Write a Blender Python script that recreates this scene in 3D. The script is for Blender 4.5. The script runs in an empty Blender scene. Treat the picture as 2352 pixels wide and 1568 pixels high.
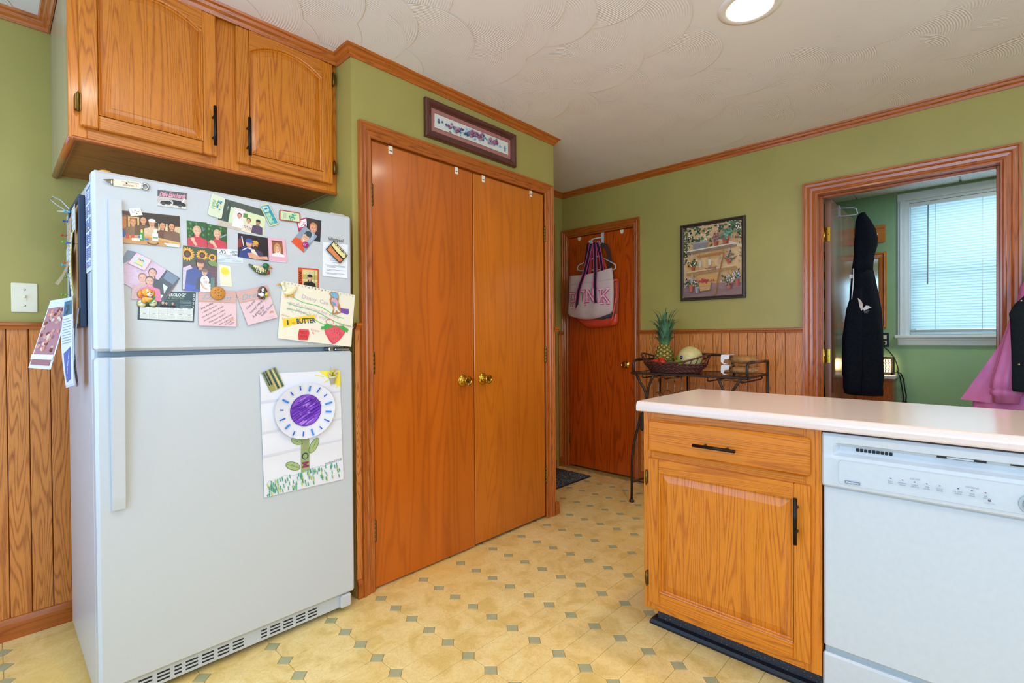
import bpy, bmesh, math, random
from mathutils import Vector, Matrix
from mathutils.geometry import tessellate_polygon
random.seed(7)
S = bpy.context.scene
COL = S.collection
PI = math.pi

# ------------------------------------------------------------------ camera
CAM_H = 1.14
YAW, PITCH, ROLL, FPX = math.radians(43.36), math.radians(-0.513), math.radians(-0.4275), 1137.6
cd = bpy.data.cameras.new('camera'); cam = bpy.data.objects.new('camera', cd); COL.objects.link(cam)
_f = Vector((-math.sin(YAW)*math.cos(PITCH), math.cos(YAW)*math.cos(PITCH), math.sin(PITCH)))
_r = Vector((math.cos(YAW), math.sin(YAW), 0.0)); _u = _r.cross(_f)
_r2 = math.cos(ROLL)*_r + math.sin(ROLL)*_u; _u2 = -math.sin(ROLL)*_r + math.cos(ROLL)*_u
cam.matrix_world = Matrix(((_r2.x, _u2.x, -_f.x, 0), (_r2.y, _u2.y, -_f.y, 0), (_r2.z, _u2.z, -_f.z, CAM_H), (0, 0, 0, 1)))
cd.sensor_width = 36.0; cd.lens = FPX/2352*36.0; cd.clip_start = 0.05
S.camera = cam

# ------------------------------------------------------------------ world, lights, exposure
w = bpy.data.worlds.new('world'); S.world = w; w.use_nodes = True
bg = w.node_tree.nodes['Background']; bg.inputs[0].default_value = (0.62, 0.82, 1.0, 1); bg.inputs[1].default_value = 2.0
S.view_settings.view_transform = 'Standard'; S.view_settings.look = 'None'
S.view_settings.exposure = 0.08; S.view_settings.gamma = 1.0; S.view_settings.use_curve_mapping = False
S.cycles.max_bounces = 10; S.cycles.diffuse_bounces = 5; S.cycles.glossy_bounces = 4
S.cycles.transmission_bounces = 8; S.cycles.transparent_max_bounces = 12
S.cycles.caustics_reflective = False; S.cycles.caustics_refractive = False
S.cycles.sample_clamp_indirect = 6.0
def area(name, loc, aim, sx, sy, power, color, disk=False, spread=180):
    l = bpy.data.lights.new(name, 'AREA'); l.shape = 'DISK' if disk else 'RECTANGLE'
    l.size = sx
    if not disk: l.size_y = sy
    l.energy = power; l.color = color; l.spread = math.radians(spread)
    o = bpy.data.objects.new(name, l); COL.objects.link(o); o.location = loc
    o.rotation_euler = (Vector(aim)-Vector(loc)).to_track_quat('-Z', 'Y').to_euler()
    return o
DAY = (0.72, 0.86, 1.0); WARM = (1.0, 0.84, 0.66)
CEIL = 2.405
area('window_light_south', (0.35, -1.22, 1.42), (0.0, 2.0, 2.1), 2.6, 1.4, 62, (0.36, 0.63, 1.0))
area('fridge_side_fill_light', (-2.0, -1.2, 1.3), (-2.1, 1.0, 1.2), 1.0, 1.7, 13, (0.12, 0.43, 1.0))  # added out of view: blue fill for the refrigerator's side
area('window_light_east', (2.98, 1.2, 1.42), (-1.0, 1.2, 2.0), 1.9, 1.5, 28, (0.77, 0.88, 1.0))
area('window_light_mudroom', (0.05, 4.99, 1.66), (0.05, 3.5, 1.5), 0.95, 1.1, 2.2, (0.46, 0.70, 1.0))
for cx, cy in ((-0.645, 2.03), (-0.9, 0.35), (0.8, 0.6), (0.9, 2.03), (-1.45, -0.9)):
    area('can_light', (cx, cy, CEIL+0.012 if cx == -0.645 else CEIL-0.008), (cx, cy, 0), 0.12, 0.12, 7.0, WARM, disk=True, spread=165)
area('mudroom_fill_light', (0.2, 4.15, 2.17), (0.2, 4.15, 0), 0.2, 0.2, 8, (0.9, 0.97, 1.0), disk=True)  # added fill, no fixture here; lifts the mudroom walls

# ------------------------------------------------------------------ materials
def lin(h):
    h = h.lstrip('#'); out = []
    for i in (0, 2, 4):
        c = int(h[i:i+2], 16)/255
        out.append(c/12.92 if c <= 0.04045 else ((c+0.055)/1.055)**2.4)
    return (*out, 1.0)
def newmat(name):
    m = bpy.data.materials.new(name); m.use_nodes = True
    nt = m.node_tree; b = nt.nodes['Principled BSDF']
    return m, nt, b
def N(nt, t, **kw):
    n = nt.nodes.new(t)
    for k, v in kw.items(): setattr(n, k, v)
    return n
def setin(n, **kw):
    for k, v in kw.items(): n.inputs[k].default_value = v
def ramp(nt, stops):
    n = N(nt, 'ShaderNodeValToRGB'); e = n.color_ramp.elements
    while len(e) < len(stops): e.new(0.5)
    for i, (p, c) in enumerate(stops):
        e[i].position = p; e[i].color = c if len(c) == 4 else (*c, 1)
    return n
def math_n(nt, op, a, b=None):
    n = N(nt, 'ShaderNodeMath', operation=op)
    for i, x in enumerate((a, b)):
        if x is None: continue
        if isinstance(x, (int, float)): n.inputs[i].default_value = x
        else: nt.links.new(x, n.inputs[i])
    return n.outputs[0]
def mixc(nt, fac, a, b, mode='MIX'):
    n = N(nt, 'ShaderNodeMix', data_type='RGBA', blend_type=mode)
    for i, x in ((0, fac), (6, a), (7, b)):
        if isinstance(x, (int, float)): n.inputs[i].default_value = x
        elif isinstance(x, tuple): n.inputs[i].default_value = x
        else: nt.links.new(x, n.inputs[i])
    return n.outputs[2]
def plain(name, hexc, rough=0.5, metal=0.0, noise=0.0, nscale=60, bump=0.0, coat=0.0, spec=0.5):
    m, nt, b = newmat(name); L = nt.links
    c = lin(hexc); setin(b, Roughness=rough, Metallic=metal); b.inputs['Base Color'].default_value = c
    b.inputs['Specular IOR Level'].default_value = spec
    if coat: b.inputs['Coat Weight'].default_value = coat; b.inputs['Coat Roughness'].default_value = 0.12
    geo = N(nt, 'ShaderNodeNewGeometry')
    nz = N(nt, 'ShaderNodeTexNoise'); setin(nz, Scale=nscale, Detail=3.0); L.new(geo.outputs['Position'], nz.inputs['Vector'])
    k = max(noise, 0.02)
    r = ramp(nt, [(0.3, tuple(x*(1-k) for x in c[:3])), (0.7, tuple(min(1, x*(1+k)) for x in c[:3]))])
    L.new(nz.outputs['Fac'], r.inputs['Fac']); L.new(r.outputs['Color'], b.inputs['Base Color'])
    if bump:
        bp = N(nt, 'ShaderNodeBump'); setin(bp, Strength=bump, Distance=0.002)
        L.new(nz.outputs['Fac'], bp.inputs['Height']); L.new(bp.outputs['Normal'], b.inputs['Normal'])
    return m
def wood(name, light, dark, rough=0.35, fine=0.35, freq=9.0, sv=7.0, su=0.75, contrast=0.75, coat=0.25, tone=0.10, poresc=620.0, band=1.6):
    m, nt, b = newmat(name); L = nt.links
    uv = N(nt, 'ShaderNodeUVMap', uv_map='UVMap'); oi = N(nt, 'ShaderNodeObjectInfo')
    off = math_n(nt, 'MULTIPLY', oi.outputs['Random'], 41.0)
    cmb = N(nt, 'ShaderNodeCombineXYZ')
    for i in range(3): L.new(off, cmb.inputs[i])
    ad = N(nt, 'ShaderNodeVectorMath', operation='ADD'); L.new(uv.outputs[0], ad.inputs[0]); L.new(cmb.outputs[0], ad.inputs[1])
    def stretched(a, c):
        s = N(nt, 'ShaderNodeVectorMath', operation='MULTIPLY'); L.new(ad.outputs[0], s.inputs[0]); s.inputs[1].default_value = (a, c, 1.0)
        return s.outputs[0]
    n1 = N(nt, 'ShaderNodeTexNoise'); setin(n1, Scale=1.0, Detail=2.0, Roughness=0.45, Distortion=0.25); L.new(stretched(su, sv), n1.inputs['Vector'])
    ring = math_n(nt, 'SINE', math_n(nt, 'MULTIPLY', n1.outputs['Fac'], freq*2*PI))
    ring = math_n(nt, 'ADD', math_n(nt, 'MULTIPLY', ring, 0.5), 0.5)
    ring = math_n(nt, 'POWER', ring, 3.6)
    n2 = N(nt, 'ShaderNodeTexNoise'); setin(n2, Scale=1.0, Detail=2.0, Roughness=0.6); L.new(stretched(22.0, poresc), n2.inputs['Vector'])
    pr = ramp(nt, [(0.47, (0, 0, 0)), (0.62, (1, 1, 1))]); L.new(n2.outputs['Fac'], pr.inputs['Fac'])
    c1 = mixc(nt, math_n(nt, 'MULTIPLY', ring, contrast), lin(light), lin(dark))
    pores = math_n(nt, 'MULTIPLY', math_n(nt, 'MULTIPLY', pr.outputs['Color'], fine), math_n(nt, 'ADD', math_n(nt, 'MULTIPLY', ring, 0.7), 0.35))
    c2 = mixc(nt, pores, c1, lin(dark))
    n3 = N(nt, 'ShaderNodeTexNoise'); setin(n3, Scale=1.0, Detail=1.0); L.new(stretched(0.35 if band < 3 else 0.05, band), n3.inputs['Vector'])
    hsv = N(nt, 'ShaderNodeHueSaturation'); L.new(c2, hsv.inputs['Color'])
    val = math_n(nt, 'ADD', math_n(nt, 'MULTIPLY', n3.outputs['Fac'], tone*2.4), 1.0-tone*1.2)
    val = math_n(nt, 'ADD', val, math_n(nt, 'MULTIPLY', math_n(nt, 'SUBTRACT', oi.outputs['Random'], 0.5), tone))
    L.new(val, hsv.inputs['Value']); L.new(hsv.outputs['Color'], b.inputs['Base Color'])
    b.inputs['Roughness'].default_value = rough
    if coat: b.inputs['Coat Weight'].default_value = coat; b.inputs['Coat Roughness'].default_value = 0.15
    bp = N(nt, 'ShaderNodeBump'); setin(bp, Strength=0.12, Distance=0.0008); bp.invert = True
    L.new(pores, bp.inputs['Height']); L.new(bp.outputs['Normal'], b.inputs['Normal'])
    return m
def glassm(name, tint=(1, 1, 1, 1), rough=0.0, ior=1.45):
    m, nt, b = newmat(name); b.inputs['Base Color'].default_value = tint
    b.inputs['Transmission Weight'].default_value = 1.0; setin(b, Roughness=rough, IOR=ior)
    return m
def panem(name, col=(1, 1, 1, 1), rough=0.0):
    m, nt, b = newmat(name); L = nt.links
    t = N(nt, 'ShaderNodeBsdfTransparent'); t.inputs[0].default_value = col; g = N(nt, 'ShaderNodeBsdfGlossy'); g.inputs['Roughness'].default_value = rough
    lw = N(nt, 'ShaderNodeLayerWeight'); mx = N(nt, 'ShaderNodeMixShader')
    L.new(math_n(nt, 'ADD', math_n(nt, 'MULTIPLY', math_n(nt, 'POWER', lw.outputs['Facing'], 5.0), 0.85), 0.035), mx.inputs[0]); L.new(t.outputs[0], mx.inputs[1]); L.new(g.outputs[0], mx.inputs[2]); L.new(mx.outputs[0], nt.nodes['Material Output'].inputs[0])
    return m
def printm(name, rough=0.4, coat=0.0):
    m, nt, b = newmat(name); a = N(nt, 'ShaderNodeAttribute', attribute_name='Col')
    b.inputs['Roughness'].default_value = rough
    if coat:
        geo = N(nt, 'ShaderNodeNewGeometry'); nz = N(nt, 'ShaderNodeTexNoise'); setin(nz, Scale=210.0, Detail=4.0, Roughness=0.65); nt.links.new(geo.outputs['Position'], nz.inputs['Vector'])
        hs = N(nt, 'ShaderNodeHueSaturation'); nt.links.new(a.outputs['Color'], hs.inputs['Color']); nt.links.new(math_n(nt, 'ADD', math_n(nt, 'MULTIPLY', nz.outputs['Fac'], 0.7), 0.65), hs.inputs['Value']); nt.links.new(hs.outputs['Color'], b.inputs['Base Color'])
    else: nt.links.new(a.outputs['Color'], b.inputs['Base Color'])
    if coat: b.inputs['Coat Weight'].default_value = coat; b.inputs['Coat Roughness'].default_value = 0.1
    return m
M = {}
M['oak'] = wood('honey_oak', '#d47c18', '#9e4a08', rough=0.34, fine=0.75, freq=40.0, sv=8.0, su=0.42, contrast=0.5)
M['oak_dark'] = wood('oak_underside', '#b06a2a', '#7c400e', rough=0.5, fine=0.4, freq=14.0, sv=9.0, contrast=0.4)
M['trim'] = wood('stained_trim', '#b8601c', '#7c3608', rough=0.3, fine=0.5, freq=22.0, sv=14.0, coat=0.4, contrast=0.5)
M['pantry'] = wood('pantry_door_veneer', '#c2600e', '#984004', rough=0.33, fine=0.35, freq=16.0, sv=5.0, su=0.4, contrast=0.34, coat=0.35, tone=0.14, band=7.0)
M['pantry_light'] = wood('pantry_door_veneer_light', '#c46a14', '#9a480a', rough=0.33, fine=0.35, freq=16.0, sv=5.0, su=0.4, contrast=0.28, coat=0.35, tone=0.14, band=7.0)
M['dark_door'] = wood('dark_door_veneer', '#cc520a', '#842a02', rough=0.3, fine=0.4, freq=20.0, sv=6.0, su=0.5, contrast=0.5, coat=0.3)
M['wains'] = wood('wainscot_panel', '#dd8a40', '#964c1a', rough=0.42, fine=0.7, freq=38.0, sv=10.0, su=0.7, contrast=0.55, coat=0.1, tone=0.14)
M['groove'] = plain('wainscot_groove', '#6a2c12', 0.7)
M['side_panel'] = wood('cabinet_side_laminate', '#b7a27a', '#9d875e', rough=0.4, fine=0.3, freq=3.0, sv=20.0, contrast=0.4)
M['mud_door'] = wood('dark_open_door', '#8a5a44', '#5c3626', rough=0.22, fine=0.3, freq=3.0, sv=10.0, contrast=0.6, coat=0.5)
M['green'] = plain('green_paint', '#a89b52', 0.42, noise=0.05, nscale=3, bump=0.06)
M['mud_green'] = plain('mudroom_green_paint', '#8fb583', 0.5, noise=0.05, nscale=4, bump=0.1)
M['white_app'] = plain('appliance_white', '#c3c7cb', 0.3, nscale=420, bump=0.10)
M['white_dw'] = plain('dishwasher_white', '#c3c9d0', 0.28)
M['white_plastic'] = plain('white_plastic', '#cacbcc', 0.35)
M['gasket'] = plain('grey_gasket', '#a9b4ba', 0.6)
M['black_metal'] = plain('black_pull_metal', '#141414', 0.35, metal=0.6)
M['iron'] = plain('dark_bronze_iron', '#3a302a', 0.5, metal=0.5, noise=0.1)
M['brass'] = plain('polished_brass', '#c9a13c', 0.16, metal=1.0)
M['old_brass'] = plain('aged_brass', '#6e5526', 0.35, metal=0.9, noise=0.2)
M['chrome'] = plain('chrome', '#c8c8c4', 0.18, metal=1.0)
M['dark'] = plain('dark_void', '#1b1b1c', 0.7)
M['ivory'] = plain('ivory_plastic', '#ebe2c6', 0.4)
M['counter'] = plain('counter_laminate', '#e0cdc5', 0.16, noise=0.035, nscale=420)
M['counter_edge'] = plain('counter_edge_laminate', '#d8d4d4', 0.3, noise=0.06, nscale=500)
M['kick'] = None
M['print'] = printm('printed_paper', 0.45); M['gloss_print'] = printm('glossy_print', 0.22, 0.3)
M['cloth_print'] = printm('printed_cloth', 0.85)
M['glass'] = glassm('clear_glass'); M['smoked'] = panem('tinted_table_glass', (0.62, 0.58, 0.52, 1)); M['pane'] = panem('window_glass')
M['mud_white'] = plain('white_window_paint', '#dfe6e6', 0.4)
M['black_cloth'] = plain('black_fleece', '#10141b', 0.95, noise=0.3, nscale=90, bump=0.3, spec=0.15)
M['vest_cloth'] = plain('black_vest_fleece', '#151c20', 0.9, noise=0.25, nscale=150, bump=0.3, spec=0.2)
M['pink_nylon'] = plain('pink_nylon', '#cc74aa', 0.5, noise=0.06, nscale=16, bump=0.9)
M['canvas'] = plain('blush_canvas', '#d3b8b0', 0.85, noise=0.05, nscale=200, bump=0.15)
M['coral'] = plain('coral_vinyl', '#e0482c', 0.35)
M['cork'] = plain('cork', '#b58a5a', 0.9, noise=0.2, nscale=140)
M['navy'] = plain('navy_frame', '#22344c', 0.45)
def m_floor():
    m, nt, b = newmat('vinyl_floor_tile'); L = nt.links
    geo = N(nt, 'ShaderNodeNewGeometry')
    n1 = N(nt, 'ShaderNodeTexNoise'); setin(n1, Scale=9.0, Detail=6.0, Roughness=0.62, Distortion=0.8); L.new(geo.outputs['Position'], n1.inputs['Vector'])
    n2 = N(nt, 'ShaderNodeTexNoise'); setin(n2, Scale=1.1, Detail=2.0); L.new(geo.outputs['Position'], n2.inputs['Vector'])
    n3 = N(nt, 'ShaderNodeTexNoise'); setin(n3, Scale=26.0, Detail=5.0, Roughness=0.7, Distortion=1.5); L.new(geo.outputs['Position'], n3.inputs['Vector'])
    r1 = ramp(nt, [(0.36, lin('#dfbe70')), (0.5, lin('#efd088')), (0.68, lin('#f5dc9a'))]); L.new(n1.outputs['Fac'], r1.inputs['Fac'])
    r2 = ramp(nt, [(0.46, (0, 0, 0)), (0.495, (1, 1, 1)), (0.53, (0, 0, 0))]); L.new(n3.outputs['Fac'], r2.inputs['Fac'])
    c = mixc(nt, math_n(nt, 'MULTIPLY', r2.outputs['Color'], 0.30), r1.outputs['Color'], lin('#a8925c'))
    r3 = ramp(nt, [(0.5, (0, 0, 0)), (0.7, (1, 1, 1))]); L.new(n2.outputs['Fac'], r3.inputs['Fac'])
    c = mixc(nt, math_n(nt, 'MULTIPLY', r3.outputs['Color'], 0.5), c, lin('#eec058'))
    L.new(c, b.inputs['Base Color']); setin(b, Roughness=0.34)
    return m
M['floor'] = m_floor()
M['floor_joint'] = plain('vinyl_joint', '#b0924a', 0.6)
M['accent'] = plain('vinyl_accent', '#a9aa83', 0.32, noise=0.08, nscale=25)
def m_ceiling():
    m, nt, b = newmat('combed_stucco'); L = nt.links
    uv = N(nt, 'ShaderNodeUVMap', uv_map='UVMap'); sp = N(nt, 'ShaderNodeSeparateXYZ'); L.new(uv.outputs[0], sp.inputs[0])
    geo = N(nt, 'ShaderNodeNewGeometry')
    nz = N(nt, 'ShaderNodeTexNoise'); setin(nz, Scale=14.0, Detail=3.0); L.new(geo.outputs['Position'], nz.inputs['Vector'])
    ph = math_n(nt, 'ADD', math_n(nt, 'MULTIPLY', sp.outputs[0], 1050.0), math_n(nt, 'MULTIPLY', nz.outputs['Fac'], 5.0))
    amp = N(nt, 'ShaderNodeTexNoise'); setin(amp, Scale=5.0, Detail=2.0); L.new(geo.outputs['Position'], amp.inputs['Vector'])
    ar = ramp(nt, [(0.38, (0, 0, 0)), (0.60, (1, 1, 1))]); L.new(amp.outputs['Fac'], ar.inputs['Fac'])
    h = math_n(nt, 'MULTIPLY', math_n(nt, 'SINE', ph), math_n(nt, 'MULTIPLY', ar.outputs['Color'], sp.outputs[1]))
    bp = N(nt, 'ShaderNodeBump'); setin(bp, Strength=0.38, Distance=0.0015); L.new(h, bp.inputs['Height']); L.new(bp.outputs['Normal'], b.inputs['Normal'])
    b.inputs['Base Color'].default_value = lin('#f1ede7'); setin(b, Roughness=0.40)
    return m
M['ceiling'] = m_ceiling()
def m_speck(name, base, speck, scale, thr, rough):
    m, nt, b = newmat(name); L = nt.links; geo = N(nt, 'ShaderNodeNewGeometry')
    v = N(nt, 'ShaderNodeTexNoise'); setin(v, Scale=scale, Detail=1.0); L.new(geo.outputs['Position'], v.inputs['Vector'])
    r = ramp(nt, [(thr, lin(base)), (thr+0.03, lin(speck))]); L.new(v.outputs['Fac'], r.inputs['Fac']); L.new(r.outputs['Color'], b.inputs['Base Color'])
    setin(b, Roughness=rough); return m
M['kick'] = m_speck('scuffed_navy_kick', '#232c3a', '#b09a86', 260, 0.685, 0.45)
M['kick_base'] = plain('navy_vinyl_base', '#10161f', 0.35)
M['mat'] = m_speck('flecked_doormat', '#2f3238', '#8d8a86', 190, 0.56, 0.95)
M['tile_ceiling'] = m_speck('fissured_ceiling_tile', '#dfe6e4', '#a9b6b6', 110, 0.62, 0.8)
def m_blind():
    m, nt, b = newmat('translucent_blind'); L = nt.links
    setin(b, Roughness=0.4); b.inputs['Base Color'].default_value = (0.80, 0.90, 0.90, 1)
    t = N(nt, 'ShaderNodeBsdfTranslucent'); t.inputs[0].default_value = (0.72, 0.93, 0.95, 1)
    mx = N(nt, 'ShaderNodeMixShader'); mx.inputs[0].default_value = 0.5
    L.new(b.outputs[0], mx.inputs[1]); L.new(t.outputs[0], mx.inputs[2]); L.new(mx.outputs[0], nt.nodes['Material Output'].inputs[0])
    return m
M['blind'] = m_blind()
def m_emit(name, col, st):
    m, nt, b = newmat(name); b.inputs['Base Color'].default_value = (*col, 1)
    b.inputs['Emission Color'].default_value = (*col, 1); b.inputs['Emission Strength'].default_value = st; return m
M['bulb'] = m_emit('lit_bulb', (1.0, 0.86, 0.62), 7.0)
M['lantern_glow'] = m_emit('lantern_glow', (1.0, 0.66, 0.3), 5.0)

# ------------------------------------------------------------------ mesh building
ORG = {}
class MB:
    """collects polygons; grain = axis along which the wood runs (u of the UV map)"""
    def __init__(self, grain=2):
        self.v = []; self.f = []; self.uv = []; self.col = []; self.sm = []; self.grain = grain; self.off = (random.random()*5, random.random()*5)
    def face(self, pts, uv=None, col=(1, 1, 1, 1), smooth=False, grain=None):
        i = len(self.v); pts = [Vector(p) for p in pts]; self.v += pts
        self.f.append(tuple(range(i, i+len(pts)))); self.col.append(col); self.sm.append(smooth)
        self.uv.append(uv if uv else self._uv(pts, self.grain if grain is None else grain))
    def _uv(self, pts, g):
        n = Vector((0, 0, 0))
        for k in range(len(pts)):
            a, b = pts[k], pts[(k+1) % len(pts)]
            n += Vector(((a.y-b.y)*(a.z+b.z), (a.z-b.z)*(a.x+b.x), (a.x-b.x)*(a.y+b.y)))
        ax = max(range(3), key=lambda i: abs(n[i])); rest = [i for i in range(3) if i != ax]
        if g in rest: u = g; v = [i for i in rest if i != g][0]
        else: u, v = rest
        return [(p[u]+self.off[0], p[v]+p[ax]*0.3+self.off[1]) for p in pts]
    def quads(self, grid, smooth=True, closed=False, col=(1, 1, 1, 1), uvf=None):
        """grid: rows of points (shared vertices)"""
        base = len(self.v); R = len(grid); C = len(grid[0])
        for row in grid: self.v += [Vector(p) for p in row]
        for i in range(R-1):
            for j in range(C if closed else C-1):
                q = [(i, j), (i, (j+1) % C), (i+1, (j+1) % C), (i+1, j)]
                self.f.append(tuple(base+a*C+b for a, b in q)); self.sm.append(smooth)
                self.col.append(col(i, j) if callable(col) else col)
                self.uv.append([uvf(a, b) for a, b in q] if uvf else self._uv([self.v[base+a*C+b] for a, b in q], self.grain))
    def box(self, lo, hi, bev=0.0, grain=None, col=(1, 1, 1, 1)):
        lo = [min(a, b) for a, b in zip(lo, hi)], [max(a, b) for a, b in zip(lo, hi)]
        lo, hi = lo
        b = min(bev, *(0.49*(h-l) for l, h in zip(lo, hi)))
        if b <= 0:
            c = lambda x, y, z: (hi[0] if x else lo[0], hi[1] if y else lo[1], hi[2] if z else lo[2])
            for q in (((0,0,0),(0,0,1),(0,1,1),(0,1,0)), ((1,0,0),(1,1,0),(1,1,1),(1,0,1)), ((0,0,0),(1,0,0),(1,0,1),(0,0,1)),
                      ((0,1,0),(0,1,1),(1,1,1),(1,1,0)), ((0,0,0),(0,1,0),(1,1,0),(1,0,0)), ((0,0,1),(1,0,1),(1,1,1),(0,1,1))):
                self.face([c(*k) for k in q], grain=grain, col=col)
            return
        def P(s, a):
            return tuple((hi[i] if s[i] > 0 else lo[i]) if i == a else (hi[i]-b if s[i] > 0 else lo[i]+b) for i in range(3))
        def add(pts):
            ctr = Vector([(l+h)/2 for l, h in zip(lo, hi)]); p = [Vector(q) for q in pts]
            n = (p[1]-p[0]).cross(p[2]-p[0]); m = sum(p, Vector())/len(p)
            if n.dot(m-ctr) < 0: p.reverse()
            self.face(p, grain=grain, col=col)
        for a in range(3):
            o = [i for i in range(3) if i != a]
            for sgn in (-1, 1):
                pts = []
                for s1, s2 in ((-1, -1), (1, -1), (1, 1), (-1, 1)):
                    s = [0, 0, 0]; s[a] = sgn; s[o[0]] = s1; s[o[1]] = s2; pts.append(P(s, a))
                add(pts)
            for s1 in (-1, 1):
                for s2 in (-1, 1):
                    s = [0, 0, 0]; s[o[0]] = s1; s[o[1]] = s2
                    sa, sb = list(s), list(s); sa[a] = -1; sb[a] = 1
                    add([P(sa, o[0]), P(sa, o[1]), P(sb, o[1]), P(sb, o[0])])
        for sx in (-1, 1):
            for sy in (-1, 1):
                for sz in (-1, 1): add([P((sx, sy, sz), 0), P((sx, sy, sz), 1), P((sx, sy, sz), 2)])
    def prism(self, poly, axis, a0, a1, grain=None, col=(1, 1, 1, 1), smooth=False):
        """poly: 2D points in the two other axes (in x,y,z order) extruded along axis"""
        def at(p, a):
            q = list(p); q.insert(axis, a); return tuple(q)
        A = [at(p, a0) for p in poly]; B = [at(p, a1) for p in poly]; n = len(poly)
        self.face(A[::-1], grain=grain, col=col); self.face(B, grain=grain, col=col)
        for i in range(n): self.face([A[i], A[(i+1) % n], B[(i+1) % n], B[i]], grain=grain, col=col, smooth=smooth)
    def sweep(self, path, normal, prof, closed=False, caps=True, grain=None):
        """planar mitred sweep: prof = [(offset to the side t x normal, height along normal)]"""
        P = [Vector(p) for p in path]; n = Vector(normal).normalized(); k = len(P); rows = []
        def side(i): return (P[(i+1) % k]-P[i]).normalized().cross(n)
        for i in range(k):
            if closed: s1, s2 = side((i-1) % k), side(i)
            else: s1 = side(i-1) if i else side(0); s2 = side(i) if i < k-1 else side(k-2)
            m = (s1+s2)/(1+s1.dot(s2)); rows.append([P[i]+m*a+n*h for a, h in prof])
        for i in range(k if closed else k-1):
            A, B = rows[i], rows[(i+1) % k]; t = B[0]-A[0]
            g = max(range(3), key=lambda q: abs((P[(i+1) % k]-P[i])[q]))
            for j in range(len(prof)):
                j2 = (j+1) % len(prof); self.face([A[j], B[j], B[j2], A[j2]], grain=g)
        if caps and not closed: self.face(rows[0]); self.face(rows[-1][::-1])
    def tube(self, pts, r, seg=8, cap=True, col=(1, 1, 1, 1), closed=False, flat=1.0):
        P = [Vector(p) for p in pts]; k = len(P); rows = []; prev = None
        for i in range(k):
            if closed: t = P[(i+1) % k]-P[(i-1) % k]
            else: t = P[min(i+1, k-1)]-P[max(i-1, 0)]
            t.normalize()
            if prev is None: a = t.orthogonal().normalized()
            else: a = (prev-t*prev.dot(t)); a = a.normalized() if a.length > 1e-6 else t.orthogonal().normalized()
            prev = a; b = t.cross(a); rr = r[i] if isinstance(r, (list, tuple)) else r
            rows.append([P[i]+(a*math.cos(2*PI*j/seg)+b*flat*math.sin(2*PI*j/seg))*rr for j in range(seg)])
        if closed: rows.append(rows[0])
        self.quads(rows, closed=True, col=col)
        if cap and not closed: self.face(rows[0][::-1], col=col); self.face(rows[-1], col=col)
    def lathe(self, prof, org, axis=(0, 0, 1), seg=16, col=(1, 1, 1, 1), smooth=True, caps=True):
        """prof: [(radius, height)] around axis"""
        ax = Vector(axis).normalized(); a = ax.orthogonal().normalized(); b = ax.cross(a); o = Vector(org)
        rows = [[o+ax*h+(a*math.cos(2*PI*j/seg)+b*math.sin(2*PI*j/seg))*r for j in range(seg)] for r, h in prof]
        self.quads(rows, closed=True, col=col, smooth=smooth)
        if caps and prof[0][0] > 1e-6: self.face(rows[0][::-1], col=col)
        if caps and prof[-1][0] > 1e-6: self.face(rows[-1], col=col)
    def ball(self, c, r, seg=16, rings=10, col=(1, 1, 1, 1), fn=None):
        rx, ry, rz = r if isinstance(r, (list, tuple)) else (r, r, r); rows = []
        for i in range(rings+1):
            th = PI*i/rings; row = []
            for j in range(seg):
                ph = 2*PI*j/seg; d = Vector((math.sin(th)*math.cos(ph), math.sin(th)*math.sin(ph), math.cos(th))); s = fn(d) if fn else 1.0
                row.append((c[0]+rx*d.x*s, c[1]+ry*d.y*s, c[2]+rz*d.z*s))
            rows.append(row)
        self.quads(rows[::-1], closed=True, col=col)
def mesh_of(name, mb, mat, shift=(0, 0, 0), weld=True):
    me = bpy.data.meshes.new(name); s = Vector(shift)
    me.from_pydata([tuple(p-s) for p in mb.v], [], mb.f)
    uvl = me.uv_layers.new(name='UVMap'); flat = [c for f in mb.uv for p in f for c in p[:2]]
    uvl.data.foreach_set('uv', flat)
    if any(c != (1, 1, 1, 1) for c in mb.col):
        at = me.color_attributes.new('Col', 'FLOAT_COLOR', 'CORNER')
        at.data.foreach_set('color', [x for f, c in zip(mb.f, mb.col) for _ in f for x in c])
    me.polygons.foreach_set('use_smooth', mb.sm)
    me.materials.append(mat); me.validate(); me.update()
    return me
def props(o, label=None, cat=None, group=None, kind=None):
    if label: o['label'] = label
    if cat: o['category'] = cat
    if group: o['group'] = group
    if kind: o['kind'] = kind
    return o
def fixn(me):
    bm = bmesh.new(); bm.from_mesh(me); bmesh.ops.remove_doubles(bm, verts=bm.verts, dist=1e-6)
    bmesh.ops.recalc_face_normals(bm, faces=bm.faces); bm.to_mesh(me); bm.free()
def ob(name, mb, mat, parent=None, label=None, cat=None, group=None, kind=None, fix=True, org=None):
    if isinstance(mat, str): mat = M[mat]
    if parent is not None: o0 = ORG[parent.name]
    elif org is not None: o0 = Vector(org)
    else:
        xs = [p.x for p in mb.v]; ys = [p.y for p in mb.v]; zs = [p.z for p in mb.v]
        o0 = Vector(((min(xs)+max(xs))/2, (min(ys)+max(ys))/2, min(zs)))
    me = mesh_of(name, mb, mat, o0)
    if fix: fixn(me)
    o = bpy.data.objects.new(name, me); COL.objects.link(o)
    if parent is not None: o.parent = parent
    else: o.location = o0
    ORG[o.name] = o0
    return props(o, label, cat, group, kind)
def root(name, loc, label, cat, group=None, kind=None):
    o = bpy.data.objects.new(name, None); COL.objects.link(o); o.location = loc; o.empty_display_size = 0.1
    ORG[o.name] = Vector(loc); return props(o, label, cat, group, kind)
def struct(name, mb, mat, label, cat='structure', fix=True):
    return ob(name, mb, mat, label=label, cat=cat, kind='structure', fix=fix)
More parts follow.
